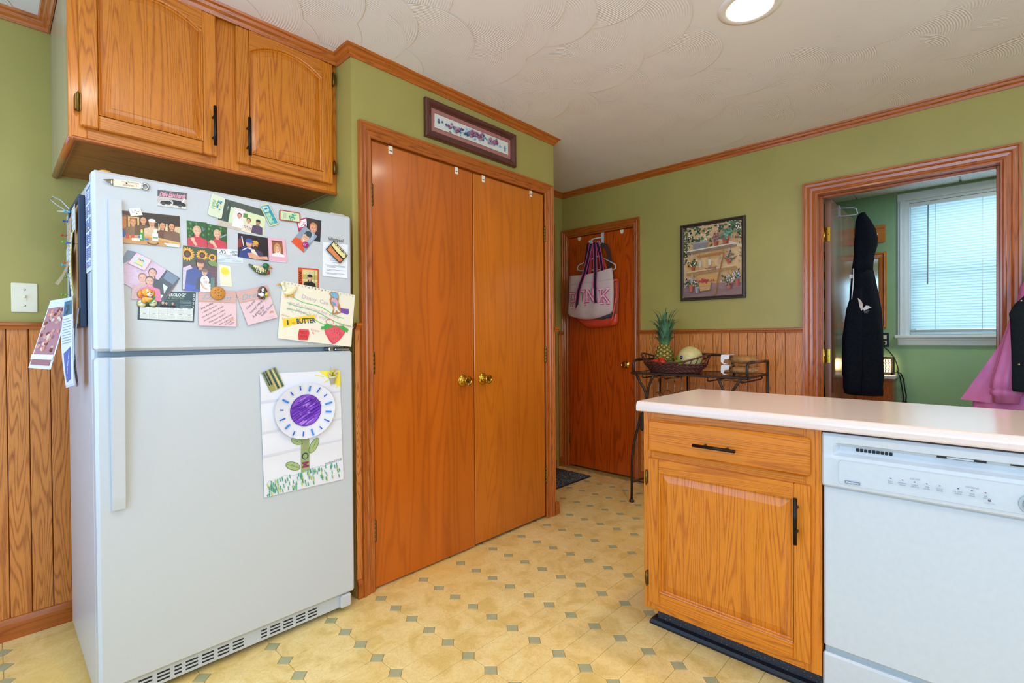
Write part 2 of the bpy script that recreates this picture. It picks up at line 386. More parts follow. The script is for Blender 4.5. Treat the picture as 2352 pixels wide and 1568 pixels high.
def dup(o, delta, label=None, group=None, rotz=0.0):
    def cp(x, par):
        c = x.copy(); COL.objects.link(c)
        if par is not None: c.parent = par
        for ch in [q for q in bpy.data.objects if q.parent == x]: cp(ch, c)
        return c
    r = cp(o, None); r.location = o.location+Vector(delta); r.rotation_euler.z += rotz; ORG[r.name] = Vector(r.location)
    if label: r['label'] = label
    if group: r['group'] = group
    return r
# lettering: triangles of Blender's own font
_tc = {}
def glyphs(txt, shear=0.0, offset=0.0):
    key = (txt, shear, offset)
    if key in _tc: return _tc[key]
    cu = bpy.data.curves.new('t', 'FONT'); cu.body = txt; cu.size = 1.0; cu.shear = shear; cu.offset = offset; cu.resolution_u = 2; cu.fill_mode = 'FRONT'
    o = bpy.data.objects.new('t', cu); COL.objects.link(o); dg = bpy.context.evaluated_depsgraph_get(); e = o.evaluated_get(dg); me = e.to_mesh()
    me.calc_loop_triangles(); tr = [[(me.vertices[i].co.x, me.vertices[i].co.y) for i in t.vertices] for t in me.loop_triangles]
    e.to_mesh_clear(); bpy.data.objects.remove(o); bpy.data.curves.remove(cu)
    xs = [p[0] for t in tr for p in t] or [0, 1]; ys = [p[1] for t in tr for p in t] or [0, 1]
    _tc[key] = (tr, min(xs), max(xs), min(ys), max(ys)); return _tc[key]
# ================================================================== setting
XW, XP, YN, PY0, PY1 = -2.70, -1.985, 3.52, 1.096, 2.50      # west wall, pantry front, north wall, pantry ends
# ---- floor: sheet with recessed joints, octagon tiles and small corner diamonds
fm = MB(); fm.box((-2.8, -1.8, -0.06), (3.0, 3.6, -0.0016)); fm.box((-1.8, 3.6, -0.06), (1.5, 4.85, -0.002))
floor = struct('floor', fm, 'floor_joint', 'yellow vinyl floor with octagons and small green diamonds', 'floor')
TX, TY, DX, DY, JT = 0.115, 0.2292, 0.0300, 0.0275, 0.0009
def slab_mesh(name, poly, mat, top=0.0, bot=-0.003):
    mb = MB(); c = Vector((sum(p[0] for p in poly)/len(poly), sum(p[1] for p in poly)/len(poly)))
    ins = [(c+(Vector(p)-c)*(1-0.0008/(Vector(p)-c).length)) for p in poly]; n = len(poly)
    mb.face([(*p, top) for p in ins])
    for i in range(n):
        a, b, d, e = poly[i], poly[(i+1) % n], ins[(i+1) % n], ins[i]
        mb.face([(*a, top-0.0006), (*b, top-0.0006), (*d, top), (*e, top)]); mb.face([(*a, bot), (*b, bot), (*b, top-0.0006), (*a, top-0.0006)])
    return mesh_of(name, mb, M[mat]), mb
hx, hy = TX/2-JT, TY/2-JT; cx_, cy_ = DX+JT*0.4, DY+JT*0.4
octp = [(-hx+cx_, -hy), (hx-cx_, -hy), (hx, -hy+cy_), (hx, hy-cy_), (hx-cx_, hy), (-hx+cx_, hy), (-hx, hy-cy_), (-hx, -hy+cy_)]
diap = [(-DX+JT, 0), (0, -DY+JT), (DX-JT, 0), (0, DY-JT)]
octm, octb = slab_mesh('floor_tile', octp, 'floor'); diam, diab = slab_mesh('accent_tile', diap, 'accent')
def project(p):
    d = Vector(p)-Vector((0, 0, CAM_H)); k = d.dot(_f)
    return (1176+FPX*d.dot(_r2)/k, 784-FPX*d.dot(_u2)/k) if k > 0.05 else None
def floor_seen(x, y):
    q = project((x, y, 0))
    if q is None or not (-60 < q[0] < 2410 and q[1] < 1620): return False
    if XW+0.0 > x or y > YN-0.02: return False
    if -2.60 < x < -1.95 and 0.22 < y < 1.05: return False
    if x < XP-0.06 and PY0 < y < PY1: return False
    if x > -0.93 and y > 1.83: return False
    return True
fo, fs = [], []
for i in range(-8, 44):
    for j in range(-13, 11):
        x0, y0 = -1.907+TX*i, 1.171+TY*j
        for kind, x, y in (('t', x0+TX/2, y0+TY/2), ('d', x0, y0)):
            if not (XW+0.02 < x < 2.9 and -1.7 < y < 3.56): continue
            (fo if floor_seen(x, y) else fs).append((kind, x, y))
vis = {'t': 0, 'd': 0}
fo.sort(key=lambda e: math.hypot(e[1], e[2]))
for kind, x, y in fo:
    if vis[kind] >= 300: fs.append((kind, x, y)); continue
    vis[kind] += 1
    o = bpy.data.objects.new('floor_tile' if kind == 't' else 'accent_tile', octm if kind == 't' else diam)
    COL.objects.link(o); o.parent = floor; o.location = Vector((x, y, 0))-ORG[floor.name]
for kind, src, mat, nm in (('t', octb, 'floor', 'more_floor_tiles'), ('d', diab, 'accent', 'more_accent_tiles')):
    mb = MB()
    for k, x, y in fs:
        if k == kind:
            for f in src.f: mb.face([src.v[i]+Vector((x, y, 0)) for i in f])
    ob(nm, mb, mat, parent=floor, kind='stuff', fix=False)
# ---- ceiling with a round hole for the can light and overlapping combed fans
CANX, CANY, CANR = -0.645, 2.03, 0.078
cm = MB(); H2 = 0.2
cm.box((-2.8, -1.8, CEIL), (3.0, CANY-H2, CEIL+0.1)); cm.box((-2.8, CANY+H2, CEIL), (3.0, 3.64, CEIL+0.1))
cm.box((-2.8, CANY-H2, CEIL), (CANX-H2, CANY+H2, CEIL+0.1)); cm.box((CANX+H2, CANY-H2, CEIL), (3.0, CANY+H2, CEIL+0.1))
n = 32
def sq(a):
    c, s = math.cos(a), math.sin(a); k = H2/max(abs(c), abs(s)); return (CANX+c*k, CANY+s*k, CEIL)
for i in range(n):
    a, b = 2*PI*i/n+PI/n*0, 2*PI*(i+1)/n
    cm.face([sq(a), sq(b), (CANX+CANR*math.cos(b), CANY+CANR*math.sin(b), CEIL), (CANX+CANR*math.cos(a), CANY+CANR*math.sin(a), CEIL)], uv=[(0, 0)]*4)
cm.uv = [[(0, 0)]*len(f) for f in cm.f]
ceiling = struct('ceiling', cm, 'ceiling', 'off white stucco ceiling combed in overlapping fans', 'ceiling', fix=False)
fan = MB(); rg = random.Random(3)
yy = -1.7
while yy < 3.5:
    xx = -2.7
    while xx < 2.9:
        x, y, r = xx+rg.uniform(-.09, .09), yy+rg.uniform(-.09, .09), rg.uniform(.20, .30)
        if math.hypot(x-CANX, y-CANY) > r+0.12:
            d = rg.gauss(math.radians(40), 0.45); dep = rg.uniform(.0018, .0036); st = 26; pts = []
            for k in range(st+1):
                a = d-PI*0.62+k*PI*1.24/st; pts.append((x+r*math.cos(a), y+r*math.sin(a), CEIL-dep*max(0.0, math.cos(a-d))**0.6 if math.cos(a-d) > 0 else CEIL+0.0005))
            c = (x-0.25*r*math.cos(d), y-0.25*r*math.sin(d), CEIL+0.0006)
            for k in range(st): fan.face([c, pts[k+1], pts[k]], uv=[(0.25*r, 1), (r, 1), (r, 1)], smooth=True)
        xx += 0.24
    yy += 0.23
ob('stucco_fans', fan, 'ceiling', parent=ceiling, kind='stuff', fix=False)
# ---- walls
def wall(name, boxes, mat, label):
    mb = MB()
    for lo, hi in boxes: mb.box(lo, hi)
    return struct(name, mb, mat, label, 'wall')
wall_west = wall('wall_west', [((-2.82, -1.8, 0), (XW, 3.64, 2.5))], 'green', 'green back wall behind the white refrigerator, with oak plank wainscot')
DB0, DB1, DBH = -2.645, -1.995, 2.012
JB = .022
OP0, OP1, OPH = -0.742, 0.092, 2.022
wall_north = wall('wall_north', [((XW, YN, 0), (DB0-JB, 3.64, 2.5)), ((DB0-JB, YN, DBH+JB), (DB1+JB, 3.64, 2.5)), ((DB1+JB, YN, 0), (OP0, 3.64, 2.5)),
     ((OP0, YN, OPH), (OP1, 3.64, 2.5)), ((OP1, YN, 0), (3.0, 3.64, 2.5))], 'green', 'green far wall with wainscot, hung picture and mudroom doorway')
wall_pantry = wall('wall_pantry', [((XW, PY0, 0), (XP-0.1, PY0+0.05, 2.45)), ((XP-0.1, PY0, 0), (XP, 1.165, 2.45)), ((XP-0.1, 1.165, 2.055), (XP, 2.425, 2.45)),
     ((XP-0.1, 2.425, 0), (XP, PY1, 2.45)), ((XW, PY1-0.05, 0), (XP-0.1, PY1, 2.45))], 'green', 'green pantry closet wall around the two orange doors')
wall_south = wall('wall_south', [((-2.8, -1.27, 0), (-2.52, -1.15, 2.5)), ((-2.52, -1.27, 0), (-1.48, -1.15, 0.4)), ((-2.52, -1.27, 2.18), (-1.48, -1.15, 2.5)), ((-1.48, -1.27, 0), (-1.0, -1.15, 2.5)), ((-1.0, -1.27, 0), (1.7, -1.15, 0.7)), ((-1.0, -1.27, 2.14), (1.7, -1.15, 2.5)), ((1.7, -1.27, 0), (3.0, -1.15, 2.5))], 'green', 'green wall behind the camera with a wide window')  # the narrower opening is added for the refrigerator side fill
wall_east = wall('wall_east', [((2.9, -1.8, 0), (3.02, 0.2, 2.5)), ((2.9, 0.2, 0), (3.02, 2.2, 0.65)), ((2.9, 0.2, 2.2), (3.02, 2.2, 2.5)), ((2.9, 2.2, 0), (3.02, 3.64, 2.5))], 'green', 'green wall on the dining side with a window')
YM, MC = 4.75, 2.212
WX0, WX1, WZ0, WZ1 = -0.405, 0.50, 1.128, 2.138
wall_mud_n = wall('wall_mudroom_north', [((-1.8, YM, 0), (WX0, YM+0.12, 2.3)), ((WX0, YM, 0), (WX1, YM+0.12, WZ0)), ((WX0, YM, WZ1), (WX1, YM+0.12, 2.3)), ((WX1, YM, 0), (1.5, YM+0.12, 2.3))], 'mud_green', 'bright green mudroom wall around the window with blinds')
wall_mud_w = wall('wall_mudroom_west', [((-1.8, 3.64, 0), (-1.7, YM, 2.3))], 'mud_green', 'green end wall of the mudroom behind its open door')
wall_mud_e = wall('wall_mudroom_east', [((1.4, 3.64, 0), (1.5, YM, 2.3))], 'mud_green', 'green end wall of the mudroom beyond the window')
# drop ceiling of the mudroom: tiles in a grid
mc = MB(); mc.box((-1.8, 3.64, MC+0.012), (1.5, YM+0.1, MC+0.09))
mud_ceil = struct('ceiling_mudroom', mc, 'mud_white', 'pale drop ceiling over the mudroom', 'ceiling')
tl = None
for i in range(-3, 3):
    for j in range(2):
        x0, y0 = -0.1+0.61*i, 3.66+0.545*j
        mb = MB(); mb.box((max(-1.69, x0+.006), y0+.006, MC), (min(1.39, x0+.604), y0+.539, MC+0.013), 0.003)
        ob('ceiling_tile', mb, 'tile_ceiling', parent=mud_ceil)
# ---- wainscot planks
def planks_w(w, y0, y1, z0, z1, x):
    y = y0; rg = random.Random(11)
    gb = MB(); gb.box((x, y0, z0), (x+0.002, y1, z1)); ob('wainscot_backing', gb, 'groove', parent=w)
    while y < y1-0.01:
        mb = MB(grain=2); e = min(y+0.0615, y1); mb.box((x+0.001, y+0.0013, z0), (x+0.0075, e-0.0013, z1), 0.0018); ob('plank', mb, 'wains', parent=w); y += 0.0615
def planks_n(w, x0, x1, z0, z1, y, pitch=0.0575):
    gb = MB(); gb.box((x0, y-0.002, z0), (x1, y, z1)); ob('wainscot_backing', gb, 'groove', parent=w); x = x0
    while x < x1-0.01:
        mb = MB(grain=2); e = min(x+pitch, x1); mb.box((x+0.0013, y-0.0075, z0), (e-0.0013, y-0.001, z1), 0.0018); ob('plank', mb, 'wains', parent=w); x += pitch
planks_w(wall_west, -0.567, 0.55, 0.0, 1.19, XW)
planks_w(wall_west, 2.93, 3.405, 0.0, 1.165, XW); planks_w(wall_west, 3.455, 3.512, 0.0, 1.165, XW)
planks_n(wall_north, -1.943, -0.804, 0.0, 1.16, YN)
planks_w(wall_pantry, PY0+0.001, 1.128, 0.0, 1.185, XP); planks_w(wall_pantry, 2.476, PY1-0.001, 0.0, 1.175, XP)
mbp = MB(grain=2); mbp.box((-2.69, PY1, 0), (XP-0.001, PY1+0.007, 1.175), 0.002); ob('end_panel', mbp, 'wains', parent=wall_pantry)
# ---- crown, chair rails, baseboards, casings
CROWN = [(0, -.044), (.006, -.044), (.011, -.031), (.020, -.024), (.024, -.014), (.032, -.010), (.036, 0), (0, 0)]
mb = MB(); mb.sweep([(XW, -1.15, CEIL), (XW, 0.184, CEIL), (-2.105, 0.184, CEIL), (-2.105, PY0, CEIL), (XP, PY0, CEIL), (XP, PY1, CEIL), (XW, PY1, CEIL), (XW, YN, CEIL), (2.9, YN, CEIL)], (0, 0, 1), CROWN)
struct('trim_1', mb, 'trim', 'orange oak crown moulding along walls, cabinet and pantry', 'crown moulding')
RAIL = [(0, -.028), (.010, -.028), (.012, -.018), (.017, -.012), (.017, -.004), (.012, 0), (0, 0)]
def run(name, path, prof, label, cat, n=(0, 0, 1), mat='trim', closed=False):
    mb = MB(); mb.sweep(path, n, prof, closed=closed); return struct(name, mb, mat, label, cat)
run('trim_2', [(XW+.007, -1.15, 1.212), (XW+.007, PY0, 1.212)], RAIL, 'oak chair rail on the back wall below the light switch', 'chair rail')
run('trim_3', [(-1.943, YN-.007, 1.186), (-0.804, YN-.007, 1.186)], RAIL, 'oak chair rail between the dark door and the mudroom doorway', 'chair rail')
run('trim_4', [(XP+.007, PY0+.002, 1.208), (XP+.007, 1.128, 1.208)], RAIL, 'stub of chair rail between refrigerator and pantry door', 'chair rail')
run('trim_5', [(XP+.007, 2.476, 1.2), (XP+.007, PY1+.007, 1.2), (-2.65, PY1+.007, 1.2)], RAIL, 'chair rail turning the far corner of the pantry', 'chair rail')
run('trim_6', [(XW+.007, 3.455, 1.186), (XW+.007, YN, 1.186)], RAIL, 'short chair rail in the corner beside the dark door', 'chair rail')
BASE = [(0, 0), (.012, 0), (.012, .060), (.009, .072), (.006, .080), (0, .082)]
run('baseboard_west', [(XW+.007, -1.15, 0), (XW+.007, 0.6, 0)], BASE, 'oak baseboard under the wainscot behind the refrigerator', 'baseboard')
run('baseboard_north', [(-1.943, YN-.007, 0), (-0.804, YN-.007, 0)], BASE, 'oak baseboard behind the wine cart', 'baseboard')
run('baseboard_pantry_near', [(XP+.007, PY0+.002, 0), (XP+.007, 1.128, 0)], BASE, 'baseboard stub between refrigerator and pantry casing', 'baseboard')
run('baseboard_pantry_far', [(XP+.007, 2.478, 0), (XP+.007, PY1+.008, 0), (-2.65, PY1+.008, 0)], BASE, 'baseboard block at the far corner of the pantry', 'baseboard')
run('baseboard_corner', [(XW+.007, 2.51, 0), (XW+.007, 3.4, 0)], BASE, 'baseboard in the hallway beyond the pantry', 'baseboard')
run('baseboard_corner_end', [(XW+.007, 3.455, 0), (XW+.007, YN, 0)], BASE, 'short baseboard in the corner beside the dark door', 'baseboard')
def CAS(wd): return [(0, 0), (0, .009), (-.004, .013), (-.012, .012), (-.016, .010), (-wd*.45, .013), (-wd*.52, .018), (-wd*.62, .016), (-wd*.8, .019), (-wd*.86, .023), (-wd, .023), (-wd, 0)]
run('trim_7', [(XP, 1.186, 0), (XP, 1.186, 2.033), (XP, 2.404, 2.033), (XP, 2.404, 0)], CAS(.062), 'orange wood casing around the pantry doors', 'door casing', (1, 0, 0))
run('trim_8', [(DB0+.004, YN, 0), (DB0+.004, YN, 2.02), (DB1-.004+.012, YN, 2.02), (DB1+.008, YN, 0)], CAS(.052), 'dark orange casing around the closed far door', 'door casing', (0, -1, 0))
run('trim_9', [(-.736, YN, 0), (-.736, YN, 2.012), (0.083, YN, 2.012), (0.083, YN, 0)], CAS(.068), 'wide ribbed casing around the mudroom doorway', 'door casing', (0, -1, 0))
run('trim_10', [(XW, 3.405, 0), (XW, 3.405, 2.12)], CAS(.05)[::-1], 'edge of an oak door casing in the hallway corner', 'door casing', (1, 0, 0))
mb = MB(grain=2); mb.box((OP0-.002, 3.512, 0), (OP0+.016, 3.652, OPH-.006)); mb.box((OP1-.016, 3.512, 0), (OP1+.002, 3.652, OPH-.006)); mb.box((OP0+.016, 3.512, OPH-.02), (OP1-.016, 3.652, OPH-.006), grain=0)
mb.box((OP0+.016, 3.575, 0), (OP0+.030, 3.605, OPH-.02), .002); mb.box((OP1-.030, 3.575, 0), (OP1-.016, 3.605, OPH-.02), .002); mb.box((OP0+.030, 3.575, OPH-.034), (OP1-.030, 3.605, OPH-.02), .002, grain=0)
struct('trim_11', mb, 'trim', 'wooden jamb lining inside the mudroom doorway', 'door jamb')
mb = MB(grain=2); mb.box((XP-.1, 1.165, 0), (XP-.014, 1.1885, 2.055)); mb.box((XP-.1, 2.4025, 0), (XP-.014, 2.425, 2.055)); mb.box((XP-.1, 1.1885, 2.031), (XP-.014, 2.4025, 2.055), grain=1); mb.box((XP-.056, 1.1885, 2.016), (XP-.040, 2.4025, 2.031), grain=1)
struct('trim_12', mb, 'trim', 'wooden jamb lining around the pantry doors', 'door jamb')
mb = MB(grain=2); mb.box((DB0-JB, YN+.001, 0), (DB0+.009, YN+.1, DBH+JB)); mb.box((DB1-.001, YN+.001, 0), (DB1+JB, YN+.1, DBH+JB)); mb.box((DB0, YN+.001, DBH-.006), (DB1, YN+.1, DBH+JB), grain=0)
struct('trim_13', mb, 'trim', 'wooden jamb lining around the closed far door', 'door jamb')
# ---- pantry doors
def knob(par, p, axis, s=1.0):
    mb = MB(); mb.lathe([(0, 0), (.030*s, 0), (.032*s, .003), (.030*s, .006), (.018*s, .010), (.010*s, .014), (.009*s, .026), (.012*s, .030), (.022*s, .036), (.0255*s, .046), (.024*s, .053), (.0225*s, .0535), (.018*s, .0505), (.010*s, .0485), (0, .048)], p, axis, seg=28)
    return ob('door_knob', mb, 'brass', parent=par)
def hinge(par, p, axis='z', h=.09, r=.0055, mat='old_brass', leaf=None):
    mb = MB(); x, y, z = p
    for k in range(5): mb.lathe([(r*.85, z-h/2+h*k/5), (r, z-h/2+h*k/5+.001), (r, z-h/2+h*(k+1)/5-.001), (r*.85, z-h/2+h*(k+1)/5)], (x, y, 0), seg=10)
    mb.ball((x, y, z+h/2), (r*.7, r*.7, .004), 8, 5); mb.ball((x, y, z-h/2), (r*.7, r*.7, .004), 8, 5)
    if leaf: mb.box(*leaf)
    return ob('hinge', mb, mat, parent=par)
for nm, y0, y1, z0, ky, hy, lab in (('door_1', 1.192, 1.801, 0.010, 1.721, 1.189, 'near pantry door, flat orange wood with brass knob'), ('door_2', 1.807, 2.399, 0.016, 1.866, 2.402, 'far pantry door, flat orange wood with brass knob')):
    mb = MB(grain=2); mb.box((XP-.036, y0, z0), (XP-.001, y1, 2.026), .0025)
    d = struct(nm, mb, 'pantry' if nm == 'door_1' else 'pantry_light', lab, 'door')
    knob(d, (XP-.001, ky, .913), (1, 0, 0))
    for z in (1.782, 1.028, .270): hinge(d, (XP+.005, hy, z), h=.096, r=.0068)
for i, (cy, lab) in enumerate(((1.292, 'white clip over the top of the near pantry door, first from the refrigerator'), (1.689, 'white clip over the near pantry door beside the meeting edge'), (1.882, 'white clip over the far pantry door beside the meeting edge'), (2.278, 'white clip near the far top corner of the pantry doors'))):
    mb = MB(); mb.box((XP-.001, cy-.011, 1.992), (XP+.0015, cy+.011, 2.028), .0006); mb.box((XP-.036, cy-.011, 2.0262), (XP+.001, cy+.011, 2.028), .0005)
    o = ob('door_clip', mb, 'ivory', label=lab, cat='hook', group='clips over the pantry doors')
    mb = MB(); mb.box((XP+.0012, cy-.006, 2.004), (XP+.0022, cy+.006, 2.0075)); ob('slot', mb, 'dark', parent=o)
# ---- far door (closed)
mb = MB(grain=2); mb.box((DB0+.012, YN+.012, 0.012), (DB1-.004, YN+.047, 2.002), .002)
d3 = struct('door_3', mb, 'dark_door', 'closed dark reddish wooden door with tote bags hanging on it', 'door')
knob(d3, (-2.068, YN+.012, .912), (0, -1, 0), 0.95)
for z in (1.78, .25): hinge(d3, (DB0+.010, YN+.006, z), h=.09, mat='old_brass')
mb = MB(); mb.box((DB0+.0, YN+.05, 0), (DB1+.002, YN+.11, 2.012)); struct('wall_behind_far_door', mb, 'dark', 'dark space behind the closed far door', 'wall')
for cx, lab in ((-2.522, 'small white half-round clip on the far door near the hinge side'), (-2.103, 'small white half-round clip on the far door near the knob side')):
    mb = MB(); poly = [(cx+.015*math.cos(a), 1.99+.022*math.sin(a)) for a in [PI+PI*k/10 for k in range(11)]]+[(cx+.015, 2.0), (cx-.015, 2.0)]
    mb.prism(poly, 1, YN+.008, YN+.012); ob('door_clip', mb, 'ivory', label=lab, cat='hook', group='round clips on the far door')
# ---- mudroom door standing open
mb = MB(grain=2); mb.box((OP0+.026, 3.662, .012), (OP0+.061, 4.425, 1.995), .002)
d4 = struct('door_4', mb, 'mud_door', 'dark glossy mudroom door standing open with a black hoodie on it', 'door')
for z in (1.775, 1.005):
    mb = MB(); x = OP0+.026
    mb.box((x+.003, 3.6595, z-.045), (x+.030, 3.6625, z+.045), .001)
    mb.tube([(x-.004, 3.658, z-.046), (x-.004, 3.658, z+.046)], .006, 10)
    mb.box((x-.030, 3.6535, z-.045), (x-.004, 3.656, z+.045), .001)
    h = ob('hinge', mb, 'brass', parent=d4)
    for k, (dx, dz) in enumerate(((.012, .03), (.021, 0), (.012, -.03))):
        mb = MB(); mb.lathe([(0, 0), (.0035, 0), (.003, .001), (0, .0012)], (x+dx, 3.6595, z+dz), (0, -1, 0), 8); ob('screw', mb, 'old_brass', parent=h)
# ---- mudroom window with blind
mb = MB(grain=0); C = 0.058
mb.box((WX0-.048, YM-.014, WZ0), (WX0, YM, WZ1+.004), .003); mb.box((WX1, YM-.014, WZ0), (WX1+.048, YM, WZ1+.004), .003)
mb.box((WX0-.036, YM-.022, WZ0), (WX0-.024, YM-.012, WZ1), .003)
mb.box((WX0-.050, YM-.018, WZ1), (WX1+.050, YM, WZ1+.056), .004)
mb.box((WX0, YM, WZ0), (WX0+.022, YM+.1, WZ1)); mb.box((WX1-.022, YM, WZ0), (WX1, YM+.1, WZ1)); mb.box((WX0+.022, YM, WZ1-.02), (WX1-.022, YM+.1, WZ1))
win = struct('window_1', mb, 'mud_white', 'white framed mudroom window behind closed mini blinds', 'window')
mb = MB(); mb.box((WX0-.066, YM-.045, WZ0-.018), (WX1+.066, YM+.02, WZ0+.006), .006); ob('window_sill', mb, 'mud_white', parent=win)
mb = MB(); mb.box((WX0-.048, YM-.016, WZ0-.072), (WX1+.048, YM, WZ0-.018), .004); mb.box((WX0-.048, YM-.022, WZ0-.034), (WX1+.048, YM, WZ0-.018), .003); ob('apron', mb, 'mud_white', parent=win)
for z0, z1, yy in ((WZ0+.006, 1.600, YM+.06), (1.575, WZ1-.02, YM+.08)):
    mb = MB(); x0, x1 = WX0+.022, WX1-.022; q = .034
    for b in (((x0, yy, z0), (x0+q, yy+.03, z1)), ((x1-q, yy, z0), (x1, yy+.03, z1)), ((x0+q, yy, z0), (x1-q, yy+.03, z0+q)), ((x0+q, yy, z1-q), (x1-q, yy+.03, z1))): mb.box(*b, .003)
    s = ob('sash', mb, 'mud_white', parent=win)
    mb = MB(); mb.box((x0+q-.004, yy+.012, z0+q-.004), (x1-q+.004, yy+.016, z1-q+.004)); ob('pane', mb, 'pane', parent=s)
blind = root('mini_blind', (0.05, YM+.02, WZ0), 'closed pale aqua mini blind with a dark tilt wand in the mudroom window', 'blind')
BX0, BX1 = WX0+.026, WX1-.026
mb = MB(); mb.box((BX0, YM+.004, WZ1-.048), (BX1, YM+.036, WZ1-.022), .003); ob('head_rail', mb, 'mud_white', parent=blind)
mb = MB(); mb.box((BX0, YM+.008, WZ0+.026), (BX1, YM+.034, WZ0+.045), .004); ob('bottom_rail', mb, 'gasket', parent=blind)
sl = MB(); th = math.radians(62); w2 = .0125; rows = []
for k in range(5):
    t = -1+k/2; cr = .0022*(1-t*t); rows.append((w2*t*math.cos(th)-cr*math.sin(th), w2*t*math.sin(th)+cr*math.cos(th)))
sl.quads([[(BX0+.003, YM+.02-a, b) for a, b in rows], [(BX1-.003, YM+.02-a, b) for a, b in rows]], smooth=True)
slm = mesh_of('slat', sl, M['blind'], ORG[blind.name]); z = WZ0+.060; k = 0
while z < WZ1-.052:
    o = bpy.data.objects.new('slat', slm); COL.objects.link(o); o.parent = blind; o.location = (0, 0, z); k += 1; z += .0195
mb = MB(); mb.tube([(WX0+.130, YM-.004, WZ1-.05), (WX0+.126, YM-.006, 1.505)], .0042, 8); ob('tilt_wand', mb, 'gasket', parent=blind, label='grey tilt wand')
for x in (WX0+.17, WX0+.42, WX0+.7):
    mb = MB(); mb.tube([(x, YM+.003, WZ1-.05), (x-.001, YM+.003, WZ0+.04)], .0011, 5); ob('ladder_cord', mb, 'mud_white', parent=blind)
